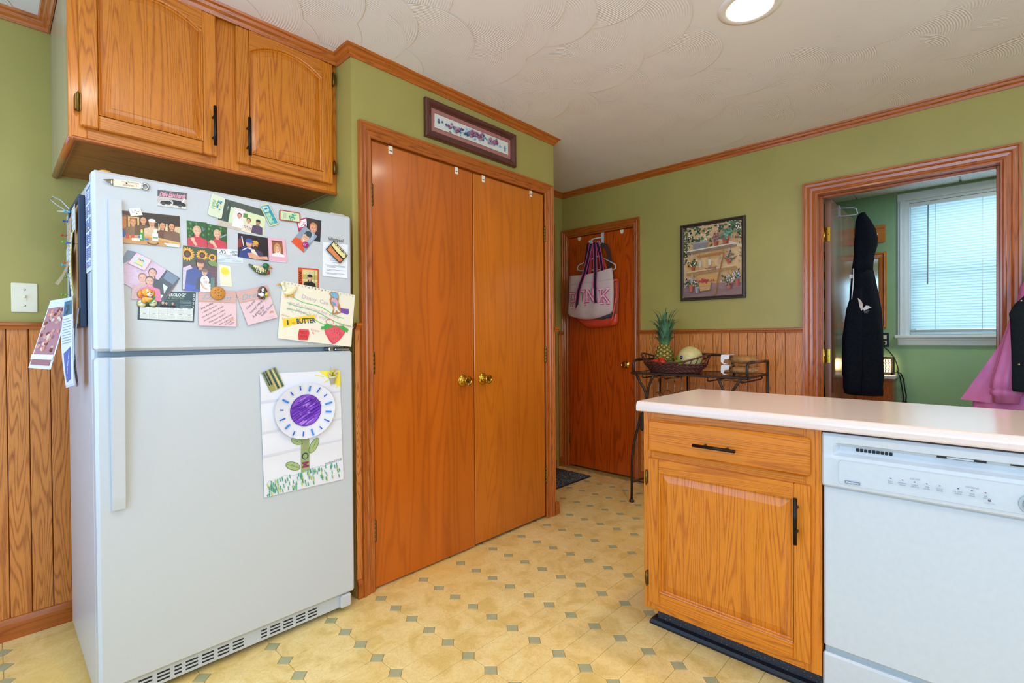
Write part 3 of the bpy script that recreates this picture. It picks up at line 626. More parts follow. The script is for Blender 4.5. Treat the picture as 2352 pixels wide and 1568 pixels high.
# ================================================================== flat print: coloured shapes laid on a surface
class Print:
    """shapes in u (0..1 across), v (0..1 down) of a sheet W x H metres; mp(u, v, lift) gives the point in space"""
    def __init__(self, W, H, mp, mb=None, step=0.00006, sub=None):
        self.W, self.H, self.mp, self.mb, self.k, self.step, self.sub = W, H, mp, mb or MB(), 0, step, sub
    def _emit(self, pts, z, c):
        pts = [(min(1, max(0, u)), min(1, max(0, v))) for u, v in pts]; c = lin(c)
        if self.sub: z += .0008
        if not self.sub: self.mb.face([self.mp(u, v, z) for u, v in pts], col=c, uv=[(0, 0)]*len(pts)); return
        todo = [[pts[i] for i in t] for t in tessellate_polygon([[Vector((u*self.W, v*self.H, 0)) for u, v in pts]])]
        while todo:
            t = todo.pop(); L = [math.hypot((t[i][0]-t[(i+1) % 3][0])*self.W, (t[i][1]-t[(i+1) % 3][1])*self.H) for i in range(3)]; m = L.index(max(L))
            if L[m] > self.sub:
                a, b, d = t[m], t[(m+1) % 3], t[(m+2) % 3]; h = ((a[0]+b[0])/2, (a[1]+b[1])/2); todo += [[a, h, d], [h, b, d]]
            else: self.mb.face([self.mp(u, v, z) for u, v in t], col=c, uv=[(0, 0)]*3)
    def poly(self, pts, c, lift=None):
        self.k += 1; z = self.k*self.step if lift is None else lift
        self._emit(pts, z, c)
    def ell(self, c, u, v, ru, rv, rot=0.0, n=18):
        W, H = self.W, self.H; P = []
        for i in range(n):
            a = 2*PI*i/n; x, y = ru*W*math.cos(a), rv*H*math.sin(a)
            P.append((u+(x*math.cos(rot)-y*math.sin(rot))/W, v+(x*math.sin(rot)+y*math.cos(rot))/H))
        self.poly(P, c)
    def rect(self, c, u0, v0, u1, v1): self.poly([(u0, v0), (u1, v0), (u1, v1), (u0, v1)], c)
    def line(self, c, wd, pts):
        W, H = self.W, self.H; self.k += 1; z = self.k*self.step
        P = [Vector((u*W, v*H)) for u, v in pts]; rows = []
        for i in range(len(P)):
            t = (P[min(i+1, len(P)-1)]-P[max(i-1, 0)]); t = t.normalized() if t.length > 0 else Vector((1, 0)); nn = Vector((-t.y, t.x))*wd/2
            rows.append((P[i]+nn, P[i]-nn))
        for i in range(len(P)-1):
            q = [rows[i][0], rows[i+1][0], rows[i+1][1], rows[i][1]]
            self._emit([(p.x/W, p.y/H) for p in q], z, c)
    def oval(self, c, wd, u, v, ru, rv, n=18):
        self.line(c, wd, [(u+ru*math.cos(2*PI*i/n), v+rv*math.sin(2*PI*i/n)) for i in range(n+1)])
    def text(self, c, s, u, v, h=None, w=None, rot=0.0, shear=0.0, offset=0.0, center=False):
        """baseline-left at (u, v); cap height h and/or width w in metres"""
        tr, x0, x1, y0, y1 = glyphs(s, shear, offset)
        sx = sy = None
        if h is not None: sy = h/0.7
        if w is not None: sx = w/max(x1-x0, 1e-6)
        sx = sx or sy; sy = sy or sx; self.k += 1; z = self.k*self.step
        ca, sa = math.cos(rot), math.sin(rot); ox = -(x1-x0)/2*sx if center else 0
        for t in tr:
            q = []
            for x, y in t:
                X, Y = (x-x0)*sx+ox, y*sy; q.append((u+(X*ca+Y*sa)/self.W, v+(X*sa-Y*ca)/self.H))
            self.mb.face([self.mp(a, b, z+(.0008 if self.sub else 0)) for a, b in q], col=lin(c), uv=[(0, 0)]*3)
    def person(self, u, v, s, shirt, skin='#d9a183', hair='#4a3020', hat=None, arms=True):
        """head centre (u, v), s = head height as a share of H"""
        W, H = self.W, self.H; k = s*H/W
        self.poly([(u-k*.28, v+s*.35), (u+k*.28, v+s*.35), (u+k*.3, v+s*.7), (u+k*1.0, v+s*.95), (u+k*1.15, min(1, v+s*2.6)), (u-k*1.15, min(1, v+s*2.6)), (u-k*1.0, v+s*.95), (u-k*.3, v+s*.7)], shirt)
        self.ell(hair, u, v-s*.07, k*.43, s*.55); self.rect(skin, u-k*.16, v+s*.3, u+k*.16, v+s*.68); sh_ = '#%02x%02x%02x' % tuple(int(int(skin[i:i+2], 16)*f_) for i, f_ in ((1, .86), (3, .80), (5, .78))); self.ell(sh_, u, v+s*.04, k*.375, s*.475); self.ell(skin, u-k*.05, v+s*.03, k*.31, s*.43); self.rect(sh_, u-k*.15, v+s*.42, u+k*.15, v+s*.52)
        if hat: self.ell(hat, u, v-s*.32, k*.45, s*.27); self.ell(hat, u+k*.1, v-s*.16, k*.5, s*.07)
        for d in (-1, 1): self.ell(sh_, u+d*k*.14, v-s*.01, k*.09, s*.06, n=8); self.ell('#4a362c', u+d*k*.14, v, k*.035, s*.022, n=6)
        self.line(sh_, s*H*.05, [(u, v+s*.02), (u+k*.03, v+s*.14)]); self.line('#a8605a', s*H*.035, [(u-k*.11, v+s*.26), (u, v+s*.285), (u+k*.11, v+s*.26)])
def quad_map(TL, TR, BR, BL, plane, axis=0, sgn=1, curl=None):
    """corners in the two in-plane world coordinates of a plane at axis=plane"""
    def mp(u, v, z=0.0):
        a = [(TL[i]*(1-u)+TR[i]*u)*(1-v)+(BL[i]*(1-u)+BR[i]*u)*v for i in (0, 1)]
        p = list(a); p.insert(axis, plane+sgn*(z+(curl(u, v) if curl else 0.0))); return Vector(p)
    return mp
def dims(TL, TR, BR, BL):
    d = lambda a, b: math.hypot(a[0]-b[0], a[1]-b[1])
    return (d(TL, TR)+d(BL, BR))/2, (d(TL, BL)+d(TR, BR))/2
def round_uv(W, H, r, n=5):
    out = []
    for cu, cv, a0 in ((1-r/W, r/H, -PI/2), (1-r/W, 1-r/H, 0), (r/W, 1-r/H, PI/2), (r/W, r/H, PI)):
        for i in range(n+1):
            a = a0+PI/2*i/n; out.append((cu+r/W*math.cos(a), cv+r/H*math.sin(a)))
    return out
def sheet(name, label, cat, quad, color, draw=None, plane=-1.91, axis=0, sgn=1, thick=.0004, base=.0004, r=0.0, outline=None, curl=None, group=None, mat='print', parent=None, grid=1):
    W, H = dims(*quad); mp0 = quad_map(*quad, plane, axis, sgn, curl); mp = lambda u, v, z=0.0: mp0(u, v, z+base+thick)
    P = Print(W, H, mp, sub=.03 if curl else None, step=.000025 if curl else .00004); c = lin(color)
    pts = outline or (round_uv(W, H, r) if r else [(0, 0), (1, 0), (1, 1), (0, 1)])
    if curl:
        g = max(grid, 24); P.mb.quads([[mp(i/g, j/g) for i in range(g+1)] for j in range(g+1)], col=c, uvf=lambda a, b: (0, 0))
        e = [(i/g, 0) for i in range(g)]+[(1, i/g) for i in range(g)]+[(1-i/g, 1) for i in range(g)]+[(0, 1-i/g) for i in range(g)]
    else:
        P.mb.face([mp(*p) for p in pts], col=c, uv=[(0, 0)]*len(pts)); e = pts
    m = len(e)
    for i in range(m):
        a, b = e[i], e[(i+1) % m]; P.mb.face([mp(*a), mp(*b), mp(*b, -thick), mp(*a, -thick)], col=c, uv=[(0, 0)]*4)
    if draw: draw(P)
    if parent: return ob(name, P.mb, mat, parent=parent, fix=False, label=label)
    return ob(name, P.mb, mat, label=label, cat=cat, group=group, fix=False)

# ================================================================== kitchen units
def raised_door(par, mp, a0, b0, a1, b1, gaxis, stile=.047, rail=.046, top=.046, rise=0.0, mat='oak', label=None, th=.020, handle=None, hinges=()):
    """mp(a, b, c): c = 0 on the front face, negative behind it. gaxis: world axis of a"""
    oa0, oa1, ob0, ob1 = a0+stile, a1-stile, b0+rail, b1-top
    wa = (oa1-oa0)/2; ca = (oa0+oa1)/2
    if rise: R = (wa*wa+rise*rise)/(2*rise); zc = ob1-R
    def loop(ins):
        pts = [(oa0+ins, ob0+ins), (oa1-ins, ob0+ins)]; n = 16
        if rise:
            w2, r2 = wa-ins, R-ins
            for i in range(n+1):
                t = 1-2*i/n; x = w2*t; pts.append((ca+x, zc+math.sqrt(r2*r2-x*x)))
        else: pts += [(oa1-ins, ob1-ins), (oa0+ins, ob1-ins)]
        return pts
    mb = MB(grain=2); prev = None
    for ins, c in ((0, 0), (.0035, -.0015), (.006, -.008), (.009, -.0095), (.020, -.0055), (.032, -.0022), (.0335, -.001)):
        L = [mp(a, b, c) for a, b in loop(ins)]
        if prev:
            for i in range(len(L)): j = (i+1) % len(L); mb.face([prev[i], prev[j], L[j], L[i]], grain=2)
        prev = L
    mb.face(prev, grain=2)
    d = ob('door', mb, mat, parent=par, label=label)
    for s0, s1 in ((a0, oa0), (oa1, a1)):
        mb = MB(grain=2); mb.box(mp(s0, b0, -th), mp(s1, b1, 0), .0035); ob('stile', mb, mat, parent=d)
    mb = MB(grain=gaxis); mb.box(mp(oa0-.0003, b0, -th), mp(oa1+.0003, ob0, -.0003), .0033); ob('rail', mb, mat, parent=d)
    poly = [(oa1+.0003, b1), (oa0-.0003, b1)]+[(a, b) for a, b in loop(0)[2:]][::-1]
    mb = MB(grain=gaxis); F = [mp(a, b, -.0003) for a, b in poly]; B = [mp(a, b, -th) for a, b in poly]
    mb.face(F, grain=gaxis); mb.face(B[::-1], grain=gaxis)
    for i in range(len(F)): j = (i+1) % len(F); mb.face([F[i], F[j], B[j], B[i]], grain=gaxis)
    ob('rail', mb, mat, parent=d)
    if handle: bar(d, mp, *handle)
    for a, b, h in hinges:
        mb = MB(); mb.tube([mp(a, b-h/2, .002), mp(a, b+h/2, .002)], .0045, 8); mb.tube([mp(a, b-h/2-.008, .002), mp(a, b-h/2, .002)], [.0015, .0045], 8); mb.tube([mp(a, b+h/2, .002), mp(a, b+h/2+.006, .002)], [.0045, .002], 8)
        mb.box(mp(a-.007, b-h/2, -.0205), mp(a+.007, b+h/2, .001)); ob('hinge', mb, 'old_brass', parent=d)
    return d
def bar(par, mp, p, q, r=.0058, off=.030):
    (a, b), (c, d) = p, q; mb = MB(); mb.tube([mp(a, b, off), mp(c, d, off)], r, 14)
    for t in (.24, .76): x, y = a+(c-a)*t, b+(d-b)*t; mb.tube([mp(x, y, -.001), mp(x, y, off)], .0042, 10)
    return ob('handle', mb, 'black_metal', parent=par)
# ---- wall cabinet over the refrigerator
XC = -2.12; CB, CT, CY0, CY1 = 1.790, CEIL-.001, 0.186, 1.0955
cab = root('wall_cabinet', (-2.41, .64, CB), 'honey oak wall cabinet with two arched doors above the white refrigerator', 'cabinet')
mb = MB(grain=2); mb.box((XW+.001, CY0, CB+.012), (XC-.018, CY0+.016, CT)); mb.box((XW+.001, CY1-.016, CB+.012), (XC-.018, CY1, CT)); mb.box((XW+.001, CY0, CT-.016), (XC-.018, CY1, CT)); ob('carcass', mb, 'side_panel', parent=cab)
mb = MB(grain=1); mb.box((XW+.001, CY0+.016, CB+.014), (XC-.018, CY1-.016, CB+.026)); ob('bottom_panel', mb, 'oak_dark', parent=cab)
for y0, y1 in ((CY0, CY0+.045), (.590, .692), (CY1-.045, CY1)):
    mb = MB(grain=2); mb.box((XC-.018, y0, CB+.002), (XC, y1, CT), .001); ob('face_frame_stile', mb, 'oak', parent=cab)
for z0, z1 in ((CB+.002, CB+.052), (CT-.06, CT)):
    for y0, y1 in ((CY0+.045, .590), (.692, CY1-.045)):
        mb = MB(grain=1); mb.box((XC-.018, y0, z0), (XC-.0004, y1, z1), .001); ob('face_frame_rail', mb, 'oak', parent=cab)
mb = MB(grain=0); mb.tube([(XW+.002, CY0+.010, CB+.010), (XC-.003, CY0+.010, CB+.010)], .0115, 12); mb.box((XW+.002, CY0+.002, CB+.004), (XC-.018, CY0+.022, CB+.024)); ob('bottom_moulding', mb, 'trim', parent=cab)
mb = MB(grain=1); mb.box((XC-.012, CY0+.006, CB-.003), (XC+.004, CY1, CB+.010), .004); ob('front_moulding', mb, 'trim', parent=cab)
mpx = lambda a, b, c: (XC+.020+c, a, b)
raised_door(cab, mpx, .213, 1.832, .607, 2.362, 1, rise=.052, top=.026, handle=((.592, 1.862), (.592, 2.008)), hinges=((.208, 1.905, .05),))
raised_door(cab, mpx, .677, 1.829, 1.070, 2.360, 1, rise=.052, top=.026, handle=((.712, 1.857), (.712, 2.003)), hinges=((1.0755, 2.298, .05), (1.0755, 1.904, .05)))
# ---- refrigerator
XF = -1.91; FY0, FY1 = 0.217, 1.050
fr = root('refrigerator', (-2.28, .634, 0), 'white top freezer refrigerator covered with photos, notes and magnets', 'refrigerator')
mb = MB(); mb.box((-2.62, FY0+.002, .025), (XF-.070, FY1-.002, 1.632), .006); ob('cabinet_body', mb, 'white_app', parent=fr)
mb = MB(); mb.box((XF-.070, FY0+.014, .09), (XF-.056, FY1-.012, 1.625)); ob('door_gasket', mb, 'gasket', parent=fr)
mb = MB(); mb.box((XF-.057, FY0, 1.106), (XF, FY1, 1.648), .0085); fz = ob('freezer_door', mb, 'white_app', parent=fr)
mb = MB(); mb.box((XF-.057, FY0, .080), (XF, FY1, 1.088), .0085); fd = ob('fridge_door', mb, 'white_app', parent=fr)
mb = MB(); mb.prism([(XF-.002, 1.566), (XF+.013, 1.566), (XF+.017, 1.52), (XF+.022, 1.40), (XF+.034, 1.22), (XF+.040, 1.112), (XF+.036, 1.106), (XF-.002, 1.106)], 1, .254, .285)
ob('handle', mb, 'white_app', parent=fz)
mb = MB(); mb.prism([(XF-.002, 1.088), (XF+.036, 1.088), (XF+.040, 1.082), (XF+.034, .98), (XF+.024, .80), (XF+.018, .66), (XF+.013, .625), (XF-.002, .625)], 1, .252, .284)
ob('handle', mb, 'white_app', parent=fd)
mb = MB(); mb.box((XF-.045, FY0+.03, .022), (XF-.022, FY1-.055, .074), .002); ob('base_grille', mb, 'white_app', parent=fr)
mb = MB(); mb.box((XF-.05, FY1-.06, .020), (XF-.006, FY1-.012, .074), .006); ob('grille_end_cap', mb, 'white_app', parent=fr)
y = FY0+.05
for i in range(14):
    yw = .020 if i in (3, 9) else .036
    if i != 8:
        for k in range(3): mb = MB(); mb.box((XF-.024, y, .033+.012*k), (XF-.0216, y+yw, .0385+.012*k)); ob('vent_slot', mb, 'dark', parent=fr)
    y += yw+.012
mb = MB(); mb.box((-2.05, FY1-.085, 1.632), (XF-.018, FY1-.008, 1.657), .010); ob('hinge_cover', mb, 'white_plastic', parent=fr)
mb = MB(); mb.box((XF-.050, FY1-.075, 1.092), (XF-.004, FY1-.012, 1.099), .002); mb.tube([(XF-.022, FY1-.022, 1.084), (XF-.022, FY1-.022, 1.108)], .006, 10); mb.box((XF-.05, FY1-.10, 1.089), (XF-.006, FY1-.08, 1.104), .002); ob('middle_hinge', mb, 'chrome', parent=fr)
for y in (FY0+.06, FY1-.06):
    mb = MB(); mb.lathe([(.018, 0), (.018, .012), (.008, .014), (.008, .03)], (XF-.12, y, 0), seg=12); ob('foot', mb, 'dark', parent=fr)
W_, H_ = .068, .024
P = Print(W_, H_, quad_map((.947, 1.554), (1.015, 1.554), (1.015, 1.530), (.947, 1.530), XF+.0003))
P.text('#3a3d42', 'Whirlpool', 0.0, .76, h=.0135, w=.066, offset=.02)
P.line('#c9a24a', .0011, [(.62+.11*math.cos(a), .5+.52*math.sin(a)) for a in [PI*.75+i*PI*1.1/14 for i in range(15)]]); P.line('#c9a24a', .0012, [(.80+.16*math.cos(a), .52+.42*math.sin(a)) for a in [-.2+i*PI*.8/14 for i in range(15)]])
ob('lettering', P.mb, 'print', parent=fz, fix=False)
mb = MB(); mb.lathe([(.016, 0), (.018, .003), (.012, .007), (0, .008)], (XF-.028, FY0+.035, 1.648), seg=14); ob('amber_disc', mb, plain('amber_cap', '#d9a24a', .4), label='small amber disc lying on top of the refrigerator corner', cat='disc')
# ---- base cabinet of the peninsula
YC = 1.735; BX0_, BX1_, BZ0, BZ1 = -0.943, -0.349, .098, .853
base = root('base_cabinet', (-.65, 2.0, 0), 'honey oak base cabinet with one drawer and one raised panel door', 'cabinet')
mb = MB(grain=2); mb.box((BX0_, YC+.018, BZ0), (BX0_+.018, 2.27, BZ1)); mb.box((BX1_-.018, YC+.018, BZ0), (BX1_, 2.27, BZ1)); mb.box((BX0_+.018, YC+.018, BZ0), (BX1_-.018, 2.27, BZ0+.015)); mb.box((BX0_, 2.25, BZ0), (BX1_, 2.27, BZ1)); ob('carcass', mb, 'oak', parent=base)
for x0, x1 in ((BX0_, BX0_+.045), (BX1_-.048, BX1_)):
    mb = MB(grain=2); mb.box((x0, YC, BZ0), (x1, YC+.018, BZ1), .001); ob('face_frame_stile', mb, 'oak', parent=base)
for z0, z1 in ((BZ0, .142), (.660, .722), (.806, BZ1)):
    mb = MB(grain=0); mb.box((BX0_+.045, YC+.0004, z0), (BX1_-.048, YC+.018, z1), .0006); ob('face_frame_rail', mb, 'oak', parent=base)
mpy = lambda a, b, c: (a, YC-.018-c, b)
raised_door(base, mpy, -.918, .128, -.377, .678, 0, stile=.046, rail=.050, top=.048, th=.018, handle=((-.410, .499), (-.410, .642)), hinges=((-.9225, .604, .045), (-.9225, .219, .045)))
mb = MB(grain=0); mb.box((-.917, YC-.018, .704), (-.377, YC, .824), .007); dr = ob('drawer', mb, 'oak', parent=base); bar(dr, mpy, (-.729, .757), (-.586, .757))
mb = MB(); mb.box((-.925, 1.812, 0), (-.349, 1.83, BZ0), 0); ob('toe_kick', mb, 'kick', parent=base)
mb = MB(); mb.sweep([(-.349, 1.812, 0), (-.937, 1.812, 0), (-.937, 1.84, 0)][::-1], (0, 0, 1), [(0, 0), (.017, 0), (.017, .008), (.013, .019), (.005, .024), (0, .024)]); ob('kick_moulding', mb, 'kick_base', parent=base)
# ---- counter
mb = MB(grain=0); y0, y1, z0, z1 = 1.703, 2.290, .8535, .891
poly = [(y0+.006, z0), (y1, z0), (y1, z1-.003), (y1-.003, z1), (y0+.017, z1), (y0+.010, z1-.002), (y0+.004, z1-.007), (y0+.001, z1-.014), (y0, z1-.02), (y0, z0+.006), (y0+.002, z0+.002)]
mb.prism(poly, 0, -.957, 2.2); ct = ob('countertop', mb, 'counter', label='beige laminate peninsula countertop with rounded front edge', cat='countertop')
mb = MB(); mb.box((.262, YC+.01, .1), (2.18, 2.26, .853)); mb.box((.262, 1.82, 0), (2.18, 2.2, .1)); ob('cabinet_run', mb, 'oak', label='plain oak cabinet run beyond the dishwasher', cat='cabinet')
# ---- dishwasher
DX0, DX1 = -.345, .257
dw = root('dishwasher', (-.044, 2.0, 0), 'white built-in dishwasher under the peninsula counter', 'dishwasher')
mb = MB(); mb.box((DX0+.01, 1.76, .02), (DX1-.01, 2.24, .845)); ob('tub', mb, 'gasket', parent=dw)
mb = MB(); Q = [(1.765, .686), (1.724, .687), (1.716, .693), (1.7145, .702), (1.7165, .774), (1.720, .783), (1.734, .790), (1.741, .798), (1.741, .808), (1.732, .816), (1.722, .820), (1.720, .838), (1.726, .846), (1.765, .846)]
Q2 = [(1.765, .686), (1.724, .687), (1.7175, .693), (1.717, .702), (1.718, .774), (1.719, .783), (1.7195, .790), (1.72, .798), (1.72, .808), (1.72, .816), (1.72, .820), (1.720, .838), (1.726, .846), (1.765, .846)]
xs = [(DX0+.003, Q2, .008), (DX0+.0005, Q2, .003), (DX0, Q2, .010)]
rows = [[(DX0+.004, y+.012, z) for y, z in Q2], [(DX0, y+.005, z) for y, z in Q2], [(DX0+.005, y, z) for y, z in Q2], [(-.318, y, z) for y, z in Q2], [(-.303, y, z) for y, z in Q], [(DX1-.03, y, z) for y, z in Q], [(DX1-.015, y, z) for y, z in Q2], [(DX1, y, z) for y, z in Q2]]
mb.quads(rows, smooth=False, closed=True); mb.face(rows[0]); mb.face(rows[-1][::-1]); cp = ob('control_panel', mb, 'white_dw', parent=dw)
for i in range(9):
    mb = MB(); x = -.263+i*.0097; mb.box((x, 1.7385, .7985), (x+.0078, 1.7425, .8075), .0012); ob('vent_hole', mb, 'dark', parent=cp)
mb = MB(); mb.box((-.083, 1.729, .8115), (.013, 1.7355, .8165)); ob('latch_slot', mb, 'dark', parent=cp)
mb = MB(); mb.box((-.063, 1.7285, .8125), (-.010, 1.7300, .8165)); ob('latch', mb, 'white_dw', parent=cp)
mb = MB(); mb.box((.055, 1.729, .8135), (.15, 1.7352, .8160)); ob('vent_slit', mb, 'dark', parent=cp)
mb = MB(); mb.lathe([(.0, 0), (.024, 0), (.026, .002), (.024, .003)], (.094, 1.7155, .728), (0, -1, 0), 24); mb.lathe([(.0, .003), (.018, .003), (.017, .012), (.014, .014), (0, .014)], (.094, 1.7155, .728), (0, -1, 0), 24); ob('dial', mb, 'gasket', parent=cp)
Wp, Hp = .56, .070
P = Print(Wp, Hp, lambda u, v, z=0.0: Vector((-.302+u*Wp, 1.7138-z+(.0018*(1-v)), .772-v*Hp)))
rr = round_uv(Wp*.98, Hp, .010); P.line('#7c8794', .0006, [(u*.98, v) for u, v in rr]+[(rr[0][0]*.98, rr[0][1])])
U = lambda x: (x+.302)/Wp
V = lambda z: (.772-z)/Hp
for x, z, t1, t2 in ((-.179, .730, 'POTS', 'PANS'), (-.153, .730, 'NORMAL', 'WASH'), (-.127, .730, 'CHINA', 'GENTLE'), (-.102, .730, 'TIME', 'SAVER'), (-.076, .730, 'QUICK', 'RINSE'), (-.040, .730, 'HI TEMP', 'SCRUB'), (-.014, .730, 'SANI', 'RINSE'), (.011, .730, 'AIR', 'DRY')):
    P.oval('#b9c3cc', .0005, U(x), V(z), .0112/Wp, .0092/Hp, 22); P.ell('#6a2036', U(x), V(z+.0108), .0022/Wp, .0011/Hp, n=10)
    P.text('#77818f', t1, U(x), V(z+.0008), h=.0032, center=True); P.text('#77818f', t2, U(x), V(z-.0042), h=.0032, center=True)
P.text('#8a93a0', 'CYCLES', U(-.127), V(.7465), h=.0042, center=True); P.text('#8a93a0', 'OPTIONS', U(-.014), V(.7465), h=.0042, center=True)
P.rect('#4a4450', U(.0155), V(.7245), U(.0205), V(.7205)); P.oval('#4a4450', .0006, U(.018), V(.7252), .0018/Wp, .0024/Hp, 12); P.text('#8a93a0', 'LOCK ON', U(.018), V(.7145), h=.003, center=True)
P.poly([(U(-.286), V(.7155)), (U(-.2655), V(.7155)), (U(-.249), V(.7155)), (U(-.249), V(.7075)), (U(-.286), V(.7075))], '#76828f')
P.text('#eef2f4', 'Kenmore', U(-.2825), V(.7092), h=.0046, w=.030, shear=.25, offset=.01)
ob('printed_legend', P.mb, 'print', parent=cp, fix=False)
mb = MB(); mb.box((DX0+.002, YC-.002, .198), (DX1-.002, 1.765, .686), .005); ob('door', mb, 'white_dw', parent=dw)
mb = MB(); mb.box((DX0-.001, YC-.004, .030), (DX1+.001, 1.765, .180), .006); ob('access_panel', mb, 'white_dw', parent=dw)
mb = MB(); mb.box((DX0+.004, YC+.012, .176), (DX1-.004, 1.766, .20)); ob('shadow_gap', mb, 'gasket', parent=dw)
# ================================================================== papers, photos and magnets on the refrigerator
def mm(*p): return [(a/1000, b/1000) for a, b in p]
def on_fridge(name, label, cat, q, color, draw, lvl=0, thick=.0004, r=0.0, outline=None, curl=None, group=None, mat='print', plane=XF):
    return sheet(name, label, cat, mm(*q), color, draw, plane, 0, 1, thick, .0003+lvl*.0009, r, outline, curl, group, mat)
PH, MG, NT = 'photographs on the refrigerator', 'magnets on the refrigerator', 'notes and papers on the refrigerator'
# photo: five people at a table
def d_five(P):
    P.rect('#4a3220', 0, 0, 1, .42); P.rect('#7d5a34', 0, .12, .28, .75); P.rect('#c87a3a', 0, .18, .09, .55); P.rect('#d9b070', .12, .16, .3, .5); P.rect('#5a3d26', .15, .2, .27, .5)
    P.poly([(.3, 0), (1, .05), (1, .3), (.35, .24)], '#3a2a1c'); P.rect('#e2cfa6', .62, .3, .78, .6); P.rect('#d8bf92', .86, .35, 1, .65)
    for u, v, sh, hr, ht in ((.2, .32, '#8a6a4a', '#b06a3a', None), (.37, .24, '#6e4f34', '#3a2416', None), (.51, .3, '#d8b894', '#8a5a34', '#e6e0d4'), (.69, .36, '#6a4434', '#2a1c14', None), (.85, .36, '#7a5a44', '#33211a', None)): P.person(u, v, .21, sh, '#d99a70', hr, ht)
    P.poly([(0, .78), (.45, .7), (1, .85), (1, 1), (0, 1)], '#d8a964'); P.poly([(0, .82), (.4, .74), (.8, .86), (.8, 1), (0, 1)], '#c98e4c')
    P.rect('#2a5fb0', .015, .62, .07, .82); P.rect('#d2483a', .075, .7, .13, .85); P.rect('#c44a36', .15, .72, .21, .84); P.rect('#f2e6d0', .17, .82, .3, .9)
    P.rect('#2f9a4a', .30, .64, .37, .88); P.rect('#e8d85a', .317, .54, .352, .64); P.rect('#e8e0c8', .305, .7, .33, .84); P.rect('#3a6fd0', .27, .74, .31, .8); P.rect('#3a6fd0', .38, .8, .45, .85)
    P.rect('#e8ecec', .51, .62, .61, .86); P.rect('#d8e0e8', .53, .5, .59, .63); P.rect('#5aa05a', .515, .74, .605, .78); P.ell('#5a3420', .52, .93, .1, .06); P.ell('#c89a60', .52, .91, .08, .045); P.poly([(.7, .9), (.98, .92), (.98, 1), (.78, 1)], '#f2f0ee')
on_fridge('photo', 'wide photo of five people behind a table with bottles', 'photo', [(283, 1536), (438, 1545), (438, 1442), (284, 1437)], '#8a6640', d_five, 0, r=.008, group=PH, mat='gloss_print')
def d_boy(fl):
    def d(P):
        P.rect('#2f5a2c', 0, 0, 1, 1); rg = random.Random(5 if fl else 4)
        for _ in range(26): P.ell(rg.choice(['#3f7a34', '#234a22', '#4f8f3c', '#62a044']), rg.random()*.9+.05, rg.random()*.9+.05, .05, .05, n=8)
        if fl: P.line('#9aa4b4', .004, [(.62, .52), (.98, .34)])
        else: P.line('#8a93a4', .0045, [(.25, .97), (.6, .6)]); P.line('#6a7484', .007, [(.78, .35), (.86, .24)])
        P.person(.5, .38, .34, '#cc3a4c', '#e6b89a', '#d8b08c'); P.ell('#e2b294', .28 if not fl else .2, .73, .1, .08); P.poly([(.15, .7), (.3, .66), (.5, .95), (.38, .98)], '#e2b294')
    return d
on_fridge('photo', 'photo of a boy in red shirt holding a bat, near one of a pair', 'photo', [(457, 1534), (516, 1536), (517, 1451), (458, 1452)], '#2f5a2c', d_boy(0), 0, group=PH, mat='gloss_print')
on_fridge('photo', 'photo of a boy in red shirt with bat behind his head, second of the pair', 'photo', [(516, 1533), (578, 1529), (577, 1455), (517, 1449)], '#2f5a2c', d_boy(1), 1, group=PH, mat='gloss_print')
def d_three(P):
    P.rect('#cfe0b8', 0, 0, 1, 1); P.poly([(0, 0), (1, 0), (1, .25), (.2, .22), (0, .3)], '#4d564c'); P.poly([(.55, .3), (1, .3), (1, .8), (.5, .7)], '#d9dfae')
    P.rect('#e8dcd8', .28, .2, .52, .62); P.poly([(0, .2), (.14, .16), (.2, .9), (0, .85)], '#43524c'); P.rect('#3a4a44', .16, .1, .21, .95); P.rect('#c8b8a8', 0, .8, .5, 1); P.rect('#3a5248', .02, .5, .15, .72); P.rect('#5a8a4a', .5, .32, .6, .48)
    P.person(.42, .46, .17, '#f0e4ea', '#e0a088', '#2a1c18'); P.person(.63, .55, .17, '#e4d8c4', '#dca088', '#3a2620'); P.person(.84, .52, .17, '#5a4468', '#c88a70', '#221c1a', '#2a2a2c')
    for i in range(9): P.ell(['#d05a9a', '#5a9ad0', '#d8c04a'][i % 3], .56+.018*i, .78+.05*(i % 3), .015, .02, n=8)
on_fridge('photo', 'photo of three people outdoors beside a dark swing frame', 'photo', [(564, 1629), (710, 1612), (699, 1514), (547, 1533)], '#cfe0b8', d_three, 0, group=PH, mat='gloss_print')
def d_heart(P):
    P.rect('#f0e6e8', .1, .1, .9, .68); P.line('#b01c4c', .0012, [(.2, .45), (.35, .2), (.6, .3), (.5, .55), (.3, .6), (.55, .5), (.8, .3)]); P.ell('#c0203c', .68, .6, .09, .07); P.line('#f0d0da', .001, [(.15, .8), (.6, .8)])
on_fridge('photo_folder', 'magenta folder flap with a heart scribble beside a portrait photo', 'folder', [(820, 1595), (860, 1613), (872, 1569), (828, 1551)], '#b0245c', d_heart, 0, group=PH)
def d_young(P): P.rect('#2a2230', 0, 0, 1, 1); P.person(.47, .42, .42, '#1e2430', '#e0a080', '#c08048'); P.poly([(.4, .72), (.55, .72), (.5, .9)], '#eef2f6')
on_fridge('photo', 'portrait photo of a fair haired young man in dark jacket', 'photo', [(860, 1612), (920, 1610), (914, 1524), (861, 1526)], '#2a2230', d_young, 0, group=PH, mat='gloss_print')
